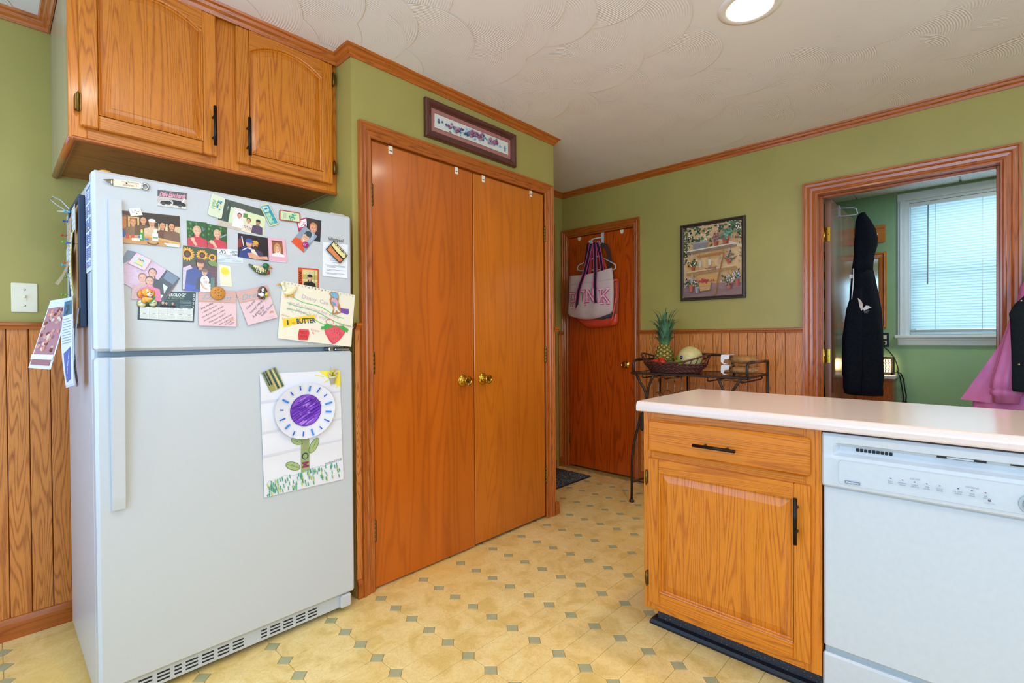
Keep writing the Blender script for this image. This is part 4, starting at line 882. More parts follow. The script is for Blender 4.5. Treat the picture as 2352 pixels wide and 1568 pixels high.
def d_cap(P):
    P.rect('#8a9cb0', 0, 0, 1, 1); P.ell('#a4b4c4', .6, .3, .35, .3)
    P.poly([(.0, .72), (.3, .62), (.62, .7), (1, .98), (1, 1), (0, 1)], '#e0562c'); P.ell('#2c4048', .5, .24, .23, .2); P.ell('#e0ac8c', .5, .42, .2, .25); P.ell('#344a52', .5, .2, .22, .12)
    P.line('#8a5a44', .001, [(.36, .4), (.64, .4)]); P.line('#fff4ee', .002, [(.42, .54), (.5, .57), (.58, .54)])
on_fridge('photo', 'tilted portrait photo of a child in cap and orange shirt', 'photo', [(852, 1578), (902, 1545), (848, 1473), (799, 1510)], '#8a9cb0', d_cap, 1, group=PH, mat='gloss_print')
mb = MB(); mb.ball((XF+.003, .854, 1.505), (.006, .0125, .0125), 20, 12); ob('gem_magnet', mb, plain('magenta_glass', '#a02a78', .08, coat=.8), label='round magenta glass gem magnet on the tilted cap photo', cat='magnet', group=MG)
def d_paper(P):
    for i, (v, a, b) in enumerate(((.30, .2, .5), (.36, .62, .95), (.45, .25, .75), (.51, .28, .78), (.57, .38, .6), (.66, .16, .88), (.69, .16, .9), (.72, .16, .5), (.79, .16, .9), (.82, .16, .34), (.89, .16, .85), (.92, .16, .55))): P.line('#7d828a', .0011, [(a, v), (b, v)])
    for v in (.66, .79, .89): P.ell('#50555c', .12, v, .011, .009, n=8)
on_fridge('instruction_sheet', 'white typed sheet with bullet points under the sunset magnet', 'paper', [(927, 1526), (1033, 1528), (1029, 1389), (921, 1390)], '#e9ebf2', d_paper, 0, group=NT, curl=lambda u, v: .006*max(0, v-.7))
def d_sunset(P):
    P.rect('#e8dca0', .05, .06, .95, .5); P.rect('#d8784a', .05, .5, .95, .94); P.poly([(.05, .42), (.5, .5), (.95, .46), (.95, .62), (.4, .58), (.05, .52)], '#28301e')
    for i in range(14): P.ell('#26361f', .08+.065*i, .1+.03*((i*7) % 3), .03, .05, n=7)
    for i in range(5): P.line('#f0a878', .001, [(.1, .66+.05*i), (.9, .68+.05*i)])
    P.line('#d8c8a0', .0006, [(.04, .05), (.96, .05), (.96, .95), (.04, .95), (.04, .05)])
on_fridge('picture_magnet', 'tilted sunset lake picture magnet on the typed sheet', 'magnet', [(968, 1536), (1027, 1483), (993, 1445), (933, 1496)], '#1f2a1c', d_sunset, 9, thick=.002, group=MG, mat='gloss_print')
def d_hug(P):
    P.rect('#241820', 0, 0, 1, 1); P.poly([(0, .25), (.1, .2), (.16, .55), (0, .6)], '#8a2a2c'); P.poly([(.1, .12), (.14, .1), (.2, .5), (.17, .5)], '#d8d4d0')
    P.person(.56, .38, .3, '#4a3a58', '#d8a080', '#6a4a20', '#e0a834'); P.ell('#3a2018', .57, .52, .07, .1); P.person(.36, .36, .34, '#2c3f86', '#e0a88c', '#5a4030', '#3450a8')
    P.poly([(.12, .6), (.2, .5), (.5, .72), (.62, 1), (.14, 1)], '#2c3a80'); P.line('#e8e4dc', .003, [(.13, .7), (.3, .56), (.46, .6)]); P.poly([(.4, .6), (.52, .58), (.66, .85), (.5, .9)], '#e6dcc0')
    P.poly([(.3, .78), (.45, .74), (.7, .86), (.95, .8), (.98, .95), (.6, 1), (.36, .96)], '#dca284')
on_fridge('photo', 'photo of two hugging men in blue and yellow caps', 'photo', [(613, 1515), (713, 1512), (716, 1426), (611, 1431)], '#241820', d_hug, 1, r=.006, group=PH, mat='gloss_print')
def d_pinkf(P):
    P.rect('#9a5a30', .2, .1, .82, .78); P.rect('#6a3a20', .2, .1, .82, .16); P.ell('#c89a68', .51, .5, .2, .3); P.person(.51, .44, .26, '#e8e2ee', '#e8b090', '#b88a58'); P.rect('#e8a8b8', .08, .78, .94, .97)
on_fridge('framed_photo', 'pink bordered instant photo of a girl with long hair', 'photo', [(713, 1514), (776, 1515), (783, 1428), (719, 1427)], '#e8aebe', d_pinkf, 2, group=PH)
def d_card(P):
    P.rect('#eef2f4', .02, .02, .55, .36); P.text('#39424a', "A's", .2, .36, h=.011, shear=.3, offset=.02); P.text('#2e343c', 'AUTO', .60, .22, h=.0048, w=.021, offset=.02); P.text('#2e343c', '&', .68, .33, h=.004); P.text('#2e343c', 'TIRE', .62, .45, h=.0048, w=.019, offset=.02); P.line('#2e343c', .0012, [(.54, .28), (.68, .25)])
    P.line('#e08898', .0009, [(.04, .46), (.86, .47)])
    for v, a, b in ((.58, .38, .62), (.65, .45, .54), (.71, .26, .76), (.84, .06, .38), (.9, .06, .3), (.84, .6, .94), (.9, .62, .94)): P.line('#98a2ac', .0009, [(a, v), (b, v)])
on_fridge('business_card', 'pale blue business card of an auto and tire shop', 'card', [(532, 1455), (632, 1456), (628, 1410), (536, 1406)], '#d3dee6', d_card, 0, group=NT)
def d_sunfl(P):
    P.rect('#3c4a28', 0, 0, 1, .45); P.rect('#5a2c30', 0, .4, 1, 1)
    for i in range(7): P.line('#7a3c40', .0012, [(.55, .45+.07*i), (1, .46+.07*i)])
    rg = random.Random(8)
    for cu, cv, r in ((.12, .18, .2), (.55, .17, .17), (.85, .2, .12)):
        for k in range(16): a = 2*PI*k/16; P.ell('#f0b020' if k % 2 else '#e89a18', cu+r*.75*math.cos(a), cv+r*.55*math.sin(a), r*.33, r*.1, rot=math.atan2(math.sin(a)*1.4, math.cos(a)), n=8)
        P.ell('#4a2412', cu, cv, r*.52, r*.4); P.ell('#6a3a1c', cu, cv, r*.25, r*.2)
    for i in range(4): P.ell('#6a8a3c', .8+.05*i, .32+.03*(i % 2), .07, .05)
    P.person(.5, .37, .2, '#24306a', '#e0a078', '#5a3018', '#5a2a1a'); P.poly([(0, .5), (.2, .42), (.28, .5), (.18, .95), (0, .98)], '#c8b8c8'); P.poly([(.1, .55), (.35, .46), (.6, .62), (.55, 1), (.06, 1)], '#263a86'); P.poly([(.06, .85), (.5, .9), (.5, 1), (.06, 1)], '#2a48a8')
    P.person(.62, .56, .15, '#2a2c34', '#e2a890', '#4a3020', '#7a5a40'); P.ell('#eae6ea', .63, .74, .13, .11); P.ell('#d8b0b0', .67, .78, .05, .04); P.ell('#a87a58', .61, .7, .025, .02); P.poly([(.5, .82), (.82, .8), (.84, 1), (.5, 1)], '#e8e4ee'); P.line('#d89a80', .006, [(.52, .8), (.58, .9), (.7, .94)]); P.rect('#4f6f58', .8, .66, .92, .95)
on_fridge('photo', 'tall photo of a man and child with a white dog and sunflowers', 'photo', [(446, 1450), (546, 1448), (543, 1300), (442, 1302)], '#3c4a28', d_sunfl, 2, group=PH, mat='gloss_print')
def d_yellow(P):
    P.ell('#f3e25a', .48, .28, .38, .2); rg = random.Random(2)
    for i in range(9): P.line('#e6dcc0', .0008, [(.08, .5+.05*i), (.92, .5+.05*i)])
    for i in range(5): P.line('#e8d040', .0007, [(.16, .2+.04*i), (.8, .2+.04*i)])
on_fridge('cloth_scrap', 'small cream cloth scrap with a yellow circle', 'scrap', [(553, 1398), (587, 1395), (592, 1324), (555, 1324)], '#f2ebd2', d_yellow, 0, thick=.001, group=NT, mat='cloth_print')
# big mauve photo, irregular outline
pts = [(286, 1383), (300, 1416), (319, 1414), (399, 1366), (436, 1341), (391, 1262), (370, 1265), (328, 1289), (286, 1315)]
U_ = lambda p: ((p[0]-286)/150, (1416-p[1])/154)
def d_couple(P):
    P.poly([U_(p) for p in ((286, 1384), (299, 1416), (316, 1414), (330, 1404), (286, 1366))], '#6b7682')
    P.poly([U_(p) for p in ((286, 1372), (330, 1404), (399, 1366), (354, 1268), (328, 1289), (286, 1315))], '#cdb0c8')
    P.poly([U_(p) for p in ((399, 1366), (436, 1341), (391, 1262), (370, 1265), (352, 1290))], '#33363f'); P.poly([U_(p) for p in ((402, 1362), (432, 1342), (416, 1318), (390, 1338))], '#66788e'); P.poly([U_(p) for p in ((387, 1322), (402, 1310), (384, 1272), (366, 1284))], '#d4dccc'); P.poly([U_(p) for p in ((403, 1308), (412, 1312), (396, 1268), (388, 1268))], '#1e2026'); P.poly([U_(p) for p in ((420, 1318), (431, 1330), (402, 1280), (394, 1276))], '#6a3840')
    for y, z, sh, hr in ((362, 1352, '#22242c', '#4a3a30'), (336, 1334, '#c8a0a0', '#a06a4a'), (354, 1326, '#d86a90', '#5a3a2c')):
        u, v = U_((y, z)); P.person(u, v, .17, sh, '#dfa68c', hr)
P = None
on_fridge('photo', 'mauve toned photo of a couple and child, hung askew above the calendar', 'photo', [(286, 1416), (436, 1416), (436, 1262), (286, 1262)], '#c9a8c4', d_couple, 2, outline=[U_(p) for p in pts], group=PH, mat='gloss_print')
def d_kids(P):
    P.ell('#c6d8dc', .5, .5, .36, .38)
    for u in (.4, .6): P.ell('#4a3030', u, .4, .09, .1); P.ell('#eac4a0', u, .44, .075, .085); P.poly([(u-.1, .72), (u-.05, .52), (u+.05, .52), (u+.1, .72)], '#ead88a')
    P.line('#a8c05a', .002, [(.25, .76), (.78, .76)])
on_fridge('picture_magnet', 'square pale pink magnet with two tiny children in a circle', 'magnet', [(321, 1410), (358, 1391), (340, 1357), (299, 1376)], '#e7ccd6', d_kids, 4, thick=.004, group=MG)
def d_cal(P):
    P.text('#e8ecec', 'EROLOGY', .52, .155, h=.0095, w=.047, offset=.02); P.text('#a8b46a', 'AL GROUP, INC.', .50, .25, h=.0055, w=.046); P.line('#8fa0a8', .0006, [(.36, .3), (.68, .3), (.68, .52), (.36, .52), (.36, .3)])
    for u, hr in ((.42, '#d8d8d8'), (.48, '#1a1a1c'), (.59, '#6a4a3a')): P.person(u, .4, .09, '#23262c', '#d8a88c', hr)
    for i, c in enumerate('2023'): P.text('#eef2f2', c, .95, .15+.135*i, h=.0085)
    for v in (.3, .34, .38, .45, .49, .53): P.line('#b4c4ca', .0008, [(.72, v), (.92, v)])
    P.rect('#eef0ea', .03, .545, .97, .955)
    for j in range(2):
        for i in range(6):
            u = .03+.157*i; v = .55+.203*j; P.line('#8a949a', .0005, [(u, v), (u, v+.2)]); P.line('#5a656c', .0011, [(u+.05, v+.02), (u+.11, v+.02)])
            for k in range(5): P.line('#9aa2a6', .0006, [(u+.012, v+.06+.028*k), (u+.145, v+.06+.028*k)])
        P.line('#8a949a', .0005, [(.03, .55+.203*j), (.97, .55+.203*j)])
on_fridge('calendar_magnet', 'dark teal business calendar for 2023 with month grids', 'calendar', [(325, 1293), (481, 1298), (474, 1197), (322, 1203)], '#40565e', d_cal, 0, thick=.0008, group=NT)
# two rose coloured notes
def note(lines, butter):
    def d(P):
        P.rect('#d3a7a0', 0, 0, 1, .34); P.rect('#caa08e', 0, .3, 1, .345)
        for i in range(6): P.line('#dab4ac', .0015, [(0, .04+.05*i), (1, .06+.05*i)])
        P.text('#7fb0bf', 'Dream', .1, .27, h=.018, w=.088, shear=.45)
        for s, u, v, h in lines: P.text('#4a2f52', s, u, v, h=h, rot=-.55, shear=.2, offset=-.008)
        for du in (-.02, .02): P.ell(butter, .86+du*1.4, .8, .045, .025, rot=.6*(1 if du > 0 else -1))
        for i in range(6): P.line('#e8c0cc', .0015, [(.66+.04*i, .96), (.68+.04*i, .9)])
    return d
L1 = [('Hey Hubby,', .07, .56, .0066), ('I didnt know if', .10, .66, .0060), ('you & your boss would', .08, .79, .0058), ('eat out today so I didnt', .13, .88, .0056), ('Pack your lunch P', .27, .92, .0058), ('I love you sweet boy!', .38, .96, .0056), ('have a good day', .54, .97, .0056), ('at work', .68, .97, .0056), ('~baby', .80, .97, .0056)]
L2 = [('I luv you', .16, .56, .0085), ('honey! Have', .22, .70, .0085), ('A great day!', .24, .84, .0085), ('luv ur', .46, .80, .008), ('hubby Dustin', .52, .86, .008)]
on_fridge('note_paper', 'rose pink handwritten note held by a round cracker magnet', 'note', [(488, 1309), (603, 1309), (602, 1184), (487, 1186)], '#e6c3c8', note(L1, '#e0a878'), 3, group=NT, curl=lambda u, v: .010*max(0, v-.3)**1.5)
on_fridge('note_paper', 'tilted rose pink handwritten note held by a puppy magnet', 'note', [(602, 1307), (708, 1338), (743, 1220), (640, 1189)], '#e4c2c8', note(L2, '#c8966a'), 3, group=NT, curl=lambda u, v: .010*max(0, v-.3)**1.5)
# big cream drawing
def d_cream(P):
    for k, (a, b) in enumerate((((.13, .24), (.86, .47)), ((.08, .34), (.98, .62)), ((.08, .44), (.80, .70)))):
        P.line('#5fc46a', .0028, [(a[0]+(b[0]-a[0])*i/10, a[1]+(b[1]-a[1])*i/10+.025*math.sin(i*.9+k)) for i in range(11)])
    P.text('#c9b0c4', 'Danny  Can  we', .26, .24, h=.016, rot=.09); P.text('#c9b0c4', 'go thy hunting for while', .10, .38, h=.015, rot=.13); P.text('#c9b0c4', 'my Mom is at work!', .09, .49, h=.015, rot=.10); P.text('#dcaaa8', 'Amber', .02, .60, h=.008, rot=.1); P.text('#dcaaa8', 'Salary', .03, .66, h=.008, rot=.1)
    P.poly([(.04, .66), (.44, .50), (.47, .58), (.06, .80)], '#f4cf2c'); P.poly([(.06, .68), (.45, .53), (.46, .57), (.07, .77)], '#efc41e')
    P.text('#2a4a58', '1', .105, .745, h=.017, rot=-.2, offset=.05); P.text('#2a4a58', '.oz', .155, .725, h=.010, rot=-.2); P.text('#22506a', 'BUTTER', .225, .705, h=.019, w=.075, rot=-.2, offset=.035)
    P.poly([(.26, .795), (.38, .78), (.395, .84), (.38, .97), (.26, .985), (.245, .9)], '#d8363a'); P.text('#9e1e26', 'NET', .275, .87, h=.011, rot=-.06); P.text('#9e1e26', '90H', .28, .94, h=.011, rot=-.06); P.line('#e88888', .0008, [(.27, .81), (.37, .80)])
    P.text('#e29a9a', 'Recipes', .41, .79, h=.008, rot=.05); P.text('#e06a5a', 'N', .43, .85, h=.008)
    P.line('#d8484a', .0020, [(.665+.055*math.cos(a), .585+.05*math.sin(a)) for a in [i*2*PI/16 for i in range(17)]])
    P.poly([(.80, .30), (.92, .29), (.93, .36), (.91, .40), (.80, .37)], '#6a3a9a')
    for i in range(7): P.line('#7e4fb0', .002, [(.80, .305+.012*i), (.925, .30+.013*i)])
    P.text('#d8a4aa', 'Strawberry', .80, .61, h=.010, rot=.12); P.text('#d8a4aa', 'salty', .86, .68, h=.010, rot=.12)
    P.poly([(.585, .70), (.68, .645), (.82, .635), (.90, .67), (.89, .76), (.83, .88), (.76, .975), (.72, .99), (.68, .94), (.61, .81)], '#dd4a56'); P.poly([(.60, .71), (.68, .665), (.82, .655), (.88, .68), (.87, .75), (.81, .87), (.745, .965), (.70, .93), (.63, .81)], '#e05862')
    rg = random.Random(6)
    for i in range(46):
        u, v = rg.uniform(.61, .88), rg.uniform(.68, .94)
        if abs(u-.745) < .145*(1-(v-.68)/.36)**.8: P.line('#c23442', .0018, [(u, v), (u+.002, v+.02)])
    for a, b, c in (((.72, .66), (.55, .69), (.55, .75)), ((.73, .655), (.62, .62), (.56, .72)), ((.76, .645), (.86, .62), (.95, .70)), ((.78, .645), (.93, .66), (.93, .74)), ((.74, .66), (.75, .61), (.77, .645))): P.poly([a, b, c, ((a[0]+c[0])/2, (a[1]+c[1])/2+.012)], '#38a448')
    for i in range(22):
        u = .02+i*.0445; P.rect('#b9b4a4' if not 5 < i < 13 else '#7c6d4c', u, .008+.012*(i % 2), u+.012, .03+.012*(i % 2))
on_fridge('drawing', 'cream spiral pad page with a drawn strawberry, butter and green lines', 'drawing', [(765, 1358), (1061, 1321), (1039, 1104), (743, 1142)], '#ece3cd', d_cream, 3, group=NT, curl=lambda u, v: .012*max(0, v-.5)**1.5+.004*max(0, u-.8))
def d_ball(P):
    P.rect('#d8c890', .2, .08, .93, 1); P.rect('#b8b06a', .2, .35, .93, .6); P.line('#6a6048', .0012, [(.78, .1), (.78, .9)]); P.rect('#c0a878', .2, .7, .93, 1); P.person(.55, .5, .3, '#20242c', '#e0ac90', '#2a2420', '#1d2430')
    P.text('#2a1a14', 'LETHWI', .155, .97, h=.009, w=.055, rot=-PI/2, offset=.02)
    for i in range(8): P.line('#a83010', .0016, [(.01+.12*i, .0), (.04+.12*i, .06)])
on_fridge('framed_photo', 'photo of a baseball player in a printed orange border', 'photo', [(824, 1414), (907, 1416), (906, 1341), (824, 1343)], '#d85426', d_ball, 1, r=.004, group=PH, mat='gloss_print')
# child's drawing on the lower door
def d_flower(P):
    for v in (.22, .47, .66): P.poly([(0, v), (1, v-.035), (1, v-.02), (0, v+.02)], '#d6d5e0')
    P.poly([(.72, 0), (1, 0), (1, .15), (.92, .12), (.86, .08)], '#f2e13a')
    for a in ((.78, .05, .66, .03), (.84, .08, .77, .10), (.9, .1, .86, .13), (.96, .13, .94, .16)): P.line('#f0de30', .003, [a[0:2], a[2:4]])
    P.poly([(.455, .52), (.56, .515), (.55, .85), (.44, .862)], '#93a768')
    for c, r, n_ in (((.40, .585), (.07, .025), .5), ((.345, .790), (.09, .03), .45), ((.615, .645), (.10, .03), -1.0)):
        P.ell('#2f4a2a', c[0], c[1], r[0]*1.05, r[1]*1.12, rot=n_); P.ell('#a3b878', c[0], c[1], r[0], r[1], rot=n_); k = math.cos(n_)*.085, math.sin(n_)*.085*.72
        P.line('#2f3f26', .0012, [(c[0]-k[0], c[1]-k[1]), (c[0]+k[0], c[1]+k[1])])
        for t in (-.4, 0, .4): P.line('#2f3f26', .0009, [(c[0]+k[0]*t, c[1]+k[1]*t), (c[0]+k[0]*(t+.3)+.012, c[1]+k[1]*(t+.3)-.012)])
    P.line('#c08a78', .0028, [(.535, .580), (.475, .597), (.52, .625), (.465, .650), (.53, .667)]); P.oval('#27425e', .0048, .500, .725, .036, .026, 20); P.text('#8a2a58', 'M', .535, .822, h=.023, w=.022, rot=-PI/2, offset=.06)
    P.text('#5a4a44', 'kcmilcyo 5-13-20', .755, .832, h=.0085, w=.070, rot=-.1, offset=-.005)
    P.line('#7ab4a8', .0009, [(.02, .90), (.06, .87), (.12, .895), (.24, .85), (.3, .87), (.48, .862), (.55, .84), (.7, .835), (.74, .845), (.86, .825), (.98, .82)])
    rg = random.Random(9)
    for i in range(105):
        u = rg.uniform(.03, .96); v = rg.uniform(.90, 1.02)-.05*u; P.line(rg.choice(['#37a487', '#2f9c7c', '#43ae8c', '#3aa070']) if i % 5 else '#b8c44a', .0032, [(u, v), (u-.008, v-.033)])
on_fridge('drawing', "child's flower drawing for MOM with coffee filter petals on the lower door", 'drawing', [(679, 1013), (989, 1009), (1000, 560), (690, 559)], '#e4e3ea', d_flower, 0, group=NT, curl=lambda u, v: .0025+.0025*abs(math.sin(v*PI*4))+.006*max(0, v-.8))
mb = MB(); cy, cz, ry, rz = .842, .861, .118, .107; rows = []; cols = {}
for i in range(9):
    t = i/8; row = []
    for j in range(72):
        a = 2*PI*j/72; ru = .0022*t*t*math.cos(a*36) if t > .35 else 0
        row.append((XF+.011+.010*t*t+ru, cy+ry*t*math.cos(a)*(1+.015*math.sin(3*a)), cz+rz*t*math.sin(a)))
    rows.append(row)
mb.quads(rows, closed=True, col=lin('#e2e1e8'), uvf=lambda a, b: (0, 0))
Pf = Print(.236, .214, lambda u, v, z=0.0: Vector((XF+.0115+.010*min(1, ((u-.5)**2+(v-.5)**2)*4)+z+.0006, cy-ry+2*ry*u, cz+rz-2*rz*v)), mb, sub=.02, step=.00003)
Pf.ell('#8a52c8', .5, .49, .255, .285, n=36); rg = random.Random(12)
for i in range(110):
    a, r_ = rg.uniform(0, 2*PI), math.sqrt(rg.random())*.22; u, v = .5+r_*math.cos(a), .49+r_*1.08*math.sin(a); Pf.line(rg.choice(['#5a1fa8', '#6a2ab8', '#4a168e', '#7c3ec4', '#b78ae0']), .0035, [(u-.05, v+.03), (u+.05, v-.03)])
Pf.line('#4a1a90', .0022, [(.5+.25*math.cos(a), .49+.282*math.sin(a)) for a in [i*2*PI/40 for i in range(41)]])
for k in range(16):
    a = 2*PI*k/16+.15; r0, r1 = .33+.02*(k % 3), .43+.02*(k % 2); Pf.line('#2456c8' if k % 3 else '#3a86e0', .0045 if k % 3 else .007, [(.5+r0*math.cos(a), .5+r0*math.sin(a)*1.05), (.5+r1*math.cos(a), .5+r1*math.sin(a)*1.05)])
ob('coffee_filter_flower', mb, 'cloth_print', label='ruffled coffee filter blossom with purple centre and blue dashes', cat='craft', fix=False, group=NT)
def d_tree(P):
    for i, c in enumerate(('#2c4450', '#1f3238', '#c8b070', '#23404c', '#d8c888', '#3a5a4a')): P.poly([(.08+.15*i, 0), (.16+.15*i, 0), (.2+.15*i, 1), (.1+.15*i, 1)], c)
    P.rect('#9a9a58', 0, .7, .4, 1); P.line('#e8dca0', .001, [(.7, .1), (.85, .9)])
on_fridge('picture_magnet', 'tilted picture magnet of tree trunks at the flower drawing corner', 'magnet', [(684, 1016), (733, 1035), (764, 963), (714, 943)], '#7c8a54', d_tree, 8, thick=.002, group=MG, mat='gloss_print')
# magnets with printed fronts
def d_car(P):
    P.rect('#5a5a5e', 0, 0, 1, .4); P.rect('#c4b8b4', 0, .4, 1, .8); P.poly([(.08, .85), (.12, .68), (.4, .62), (.55, .52), (.8, .55), (.98, .7), (.98, .85)], '#222226'); P.ell('#4a4a52', .2, .84, .07, .1); P.ell('#4a4a52', .78, .84, .07, .1); P.text('#f2f0ee', '3', .44, .84, h=.012, offset=.03); P.text('#f2f0ee', '3', .82, .60, h=.012, shear=.3, offset=.03)
    P.text('#e8a0b4', 'Dale Earnhardt', .06, .36, h=.014, w=.072, shear=.4, offset=.03); P.line('#d87a94', .0012, [(.08, .2), (.2, .08), (.3, .3), (.5, .15), (.9, .38)])
on_fridge('picture_magnet', 'grey race car magnet with pink script and number 3', 'magnet', [(378, 1618), (458, 1624), (456, 1570), (377, 1568)], '#d2cec8', d_car, 0, thick=.003, group=MG, mat='gloss_print')
def d_bees(P):
    for u, v in ((.5, .25), (.74, .5), (.56, .76)): P.ell('#3a3a2a', u, v, .07, .08); P.ell('#c8b040', u+.03, v, .03, .05)
    P.text('#4a4a52', 'Bee my', .18, .56, h=.0035)
on_fridge('picture_magnet', 'little white magnet with three bees on the wide group photo', 'magnet', [(303, 1544), (332, 1551), (338, 1530), (308, 1522)], '#ece9df', d_bees, 2, thick=.003, group=MG)
def d_m1(P):
    for i in range(8): P.rect('#2f9a58' if i % 2 else '#58b04a', .16, .24+.055*i, .34+.05*(i % 3), .265+.055*i)
    rg = random.Random(4)
    for i in range(26): P.ell(rg.choice(['#3aa0b8', '#2c88c0', '#e0d860', '#40b890']), rg.uniform(.45, .8), rg.uniform(.18, .7), .06, .035, rot=rg.random()*3)
on_fridge('picture_magnet', 'tall cream magnet with green stripes, first of the three top magnets', 'magnet', [(531, 1637), (573, 1629), (560, 1555), (518, 1563)], '#d6dcc0', d_m1, 2, thick=.003, r=.006, group=MG)
def d_m2(P):
    P.rect('#4aa8b8', .08, .06, .92, .94); P.rect('#a8cfae', .16, .10, .62, .9); rg = random.Random(5)
    P.rect('#2f9ab8', .62, .06, .92, .94); P.rect('#bcdcd0', .2, .12, .72, .32)
    for i in range(24): P.ell(rg.choice(['#3a9a90', '#8cc86a', '#5ab8c0', '#c8dcae']), rg.uniform(.15, .8), rg.uniform(.4, .9), .07, .03, rot=rg.random()*3)
    P.rect('#2a7a9a', .3, .18, .6, .24); P.line('#2a86b0', .003, [(.12, .38), (.88, .40)])
on_fridge('picture_magnet', 'tilted turquoise magnet, middle of the three top magnets', 'magnet', [(685, 1626), (716, 1640), (754, 1570), (721, 1554)], '#d9caa0', d_m2, 2, thick=.003, r=.006, group=MG)
def d_m3(P):
    rg = random.Random(6)
    P.rect('#ccdcae', .05, .1, .95, .9)
    for i in range(24): P.ell(rg.choice(['#3aa088', '#2f8ab0', '#5ab878']), .62+rg.gauss(0, .1), .5+rg.gauss(0, .18), .04, .05, rot=rg.random()*3)
    for i in range(3): P.line('#8aa8b0', .0012, [(.2+.05*i, .25), (.2+.05*i, .75)])
on_fridge('picture_magnet', 'wide red rimmed green magnet, last of the three top magnets', 'magnet', [(756, 1624), (834, 1625), (835, 1586), (755, 1584)], '#a8442f', d_m3, 1, thick=.003, r=.006, group=MG)
# ---- modelled magnets
def fzm(y, z, d): return (XF+d, y/1000, z/1000)
def fz_pt(y, z, d): return (XF+d/1000, y/1000, z/1000)
op = root('bottle_opener', fzm(290, 1610, 0), 'vintage metal bottle opener with red printing at the top of the freezer door', 'bottle opener', MG)
sh = [(267, 1627), (339, 1632), (337, 1611), (267, 1607)]
mb = MB(); mb.face([fzm(y, z, .004) for y, z in sh][::-1]); e = sh
for i in range(4): mb.face([fzm(*sh[i], .001), fzm(*sh[(i+1) % 4], .001), fzm(*sh[(i+1) % 4], .004), fzm(*sh[i], .004)])
mb.face([fzm(y, z, .001) for y, z in sh]); ob('body', mb, plain('cream_enamel', '#e6dcc2', .35), parent=op)
mb = MB(); tip = [(242, 1619), (268, 1627), (268, 1607)]; mb.face([fzm(242, 1619, .012), fzm(268, 1627, .004), fzm(268, 1617, .002), fzm(268, 1607, .004)]); mb.face([fzm(242, 1619, .011), fzm(268, 1607, .003), fzm(268, 1627, .003)])
mb.box(fzm(258, 1608, .001), fzm(266, 1626, .005), .002); mb.box(fzm(330, 1611, .001), fzm(338, 1631, .0052), .002); ob('point', mb, 'chrome', parent=op)
mb = MB(); mb.tube([fzm(346+8*math.cos(a), 1621+9*math.sin(a), .005) for a in [i*2*PI/18 for i in range(18)]], .0028, 8, closed=True); ob('ring', mb, 'chrome', parent=op)
P = Print(.07, .02, quad_map(*mm((337, 1611), (267, 1607), (267, 1627), (339, 1632)), XF+.0042)); P.text('#b8452c', 'The Cooking Wine', .08, .85, h=.004, w=.045); P.text('#b8452c', 'Gibson', .3, .42, h=.0055, w=.026, shear=.3); P.ell('#2a2018', .55, .6, .03, .1); P.ell('#6a3a20', .2, .4, .016, .06)
ob('lettering', P.mb, 'print', parent=op, fix=False)
def lump(mb, y, z, d, ry, rz, rx, col, seg=14): mb.ball(fz_pt(y, z, d), (rx/1000, ry/1000, rz/1000), seg, 9, col=lin(col))
# duck
mb = MB(); dk = root('duck_magnet', fz_pt(680, 1385, 0), 'painted mallard duck magnet with green head', 'magnet', MG)
def body(pts, col, par, name, sc=.55):
    mb = MB(); k = len(pts); rows = []; P3 = [Vector(fz_pt(y, z, d)) for y, z, d, r in pts]
    for i in range(k):
        t = (P3[min(i+1, k-1)]-P3[max(i-1, 0)]).normalized(); nrm = Vector((0, -t.z, t.y)).normalized(); r = pts[i][3]/1000
        rows.append([P3[i]+nrm*r*math.cos(2*PI*j/14)+Vector((1, 0, 0))*r*sc*math.sin(2*PI*j/14) for j in range(14)])
    mb.quads(rows, closed=True, col=lin(col)); mb.face(rows[0][::-1], col=lin(col)); mb.face(rows[-1], col=lin(col)); return ob(name, mb, 'gloss_print', parent=par)
body([(646, 1408, 5, 2.5), (656, 1402, 6, 6), (672, 1393, 6, 12), (688, 1388, 6, 15), (702, 1386, 6, 13), (712, 1388, 6, 6)], '#4f5a2e', dk, 'body')
body([(660, 1405, 9, 3), (675, 1398, 12, 8), (690, 1391, 12, 9), (700, 1386, 9, 3)], '#d8c890', dk, 'wing', .4)
body([(650, 1404, 7, 1), (668, 1388, 8, 4), (686, 1379, 8, 5), (700, 1377, 8, 2)], '#2f6a48', dk, 'flank', .5)
body([(702, 1376, 8, 2), (711, 1382, 9, 7), (714, 1392, 8, 4)], '#8a3a20', dk, 'breast', .6)
mb = MB(); lump(mb, 704, 1408, 7, 12, 10, 7, '#1f6a3c'); lump(mb, 705, 1396, 6, 7, 8, 5, '#1f6a3c'); ob('head', mb, 'gloss_print', parent=dk)
body([(713, 1406, 8, 4.5), (721, 1402, 8, 3), (727, 1399, 8, 1.2)], '#c8742c', dk, 'beak', .6)
mb = MB(); lump(mb, 708, 1411, 14, 1.5, 1.5, 1, '#101010', 8); ob('eye', mb, 'gloss_print', parent=dk)
mb = MB()
for i in range(16): lump(mb, 670+(i % 6)*6, 1396-(i//6)*6-(i % 6)*1.2, 14.2, 2.4, 3, 1.2, ['#e8dcb0', '#c8b47a', '#efe6c6', '#3a8a98'][i % 4 if i > 2 else 3], 8)
ob('feathers', mb, 'gloss_print', parent=dk)
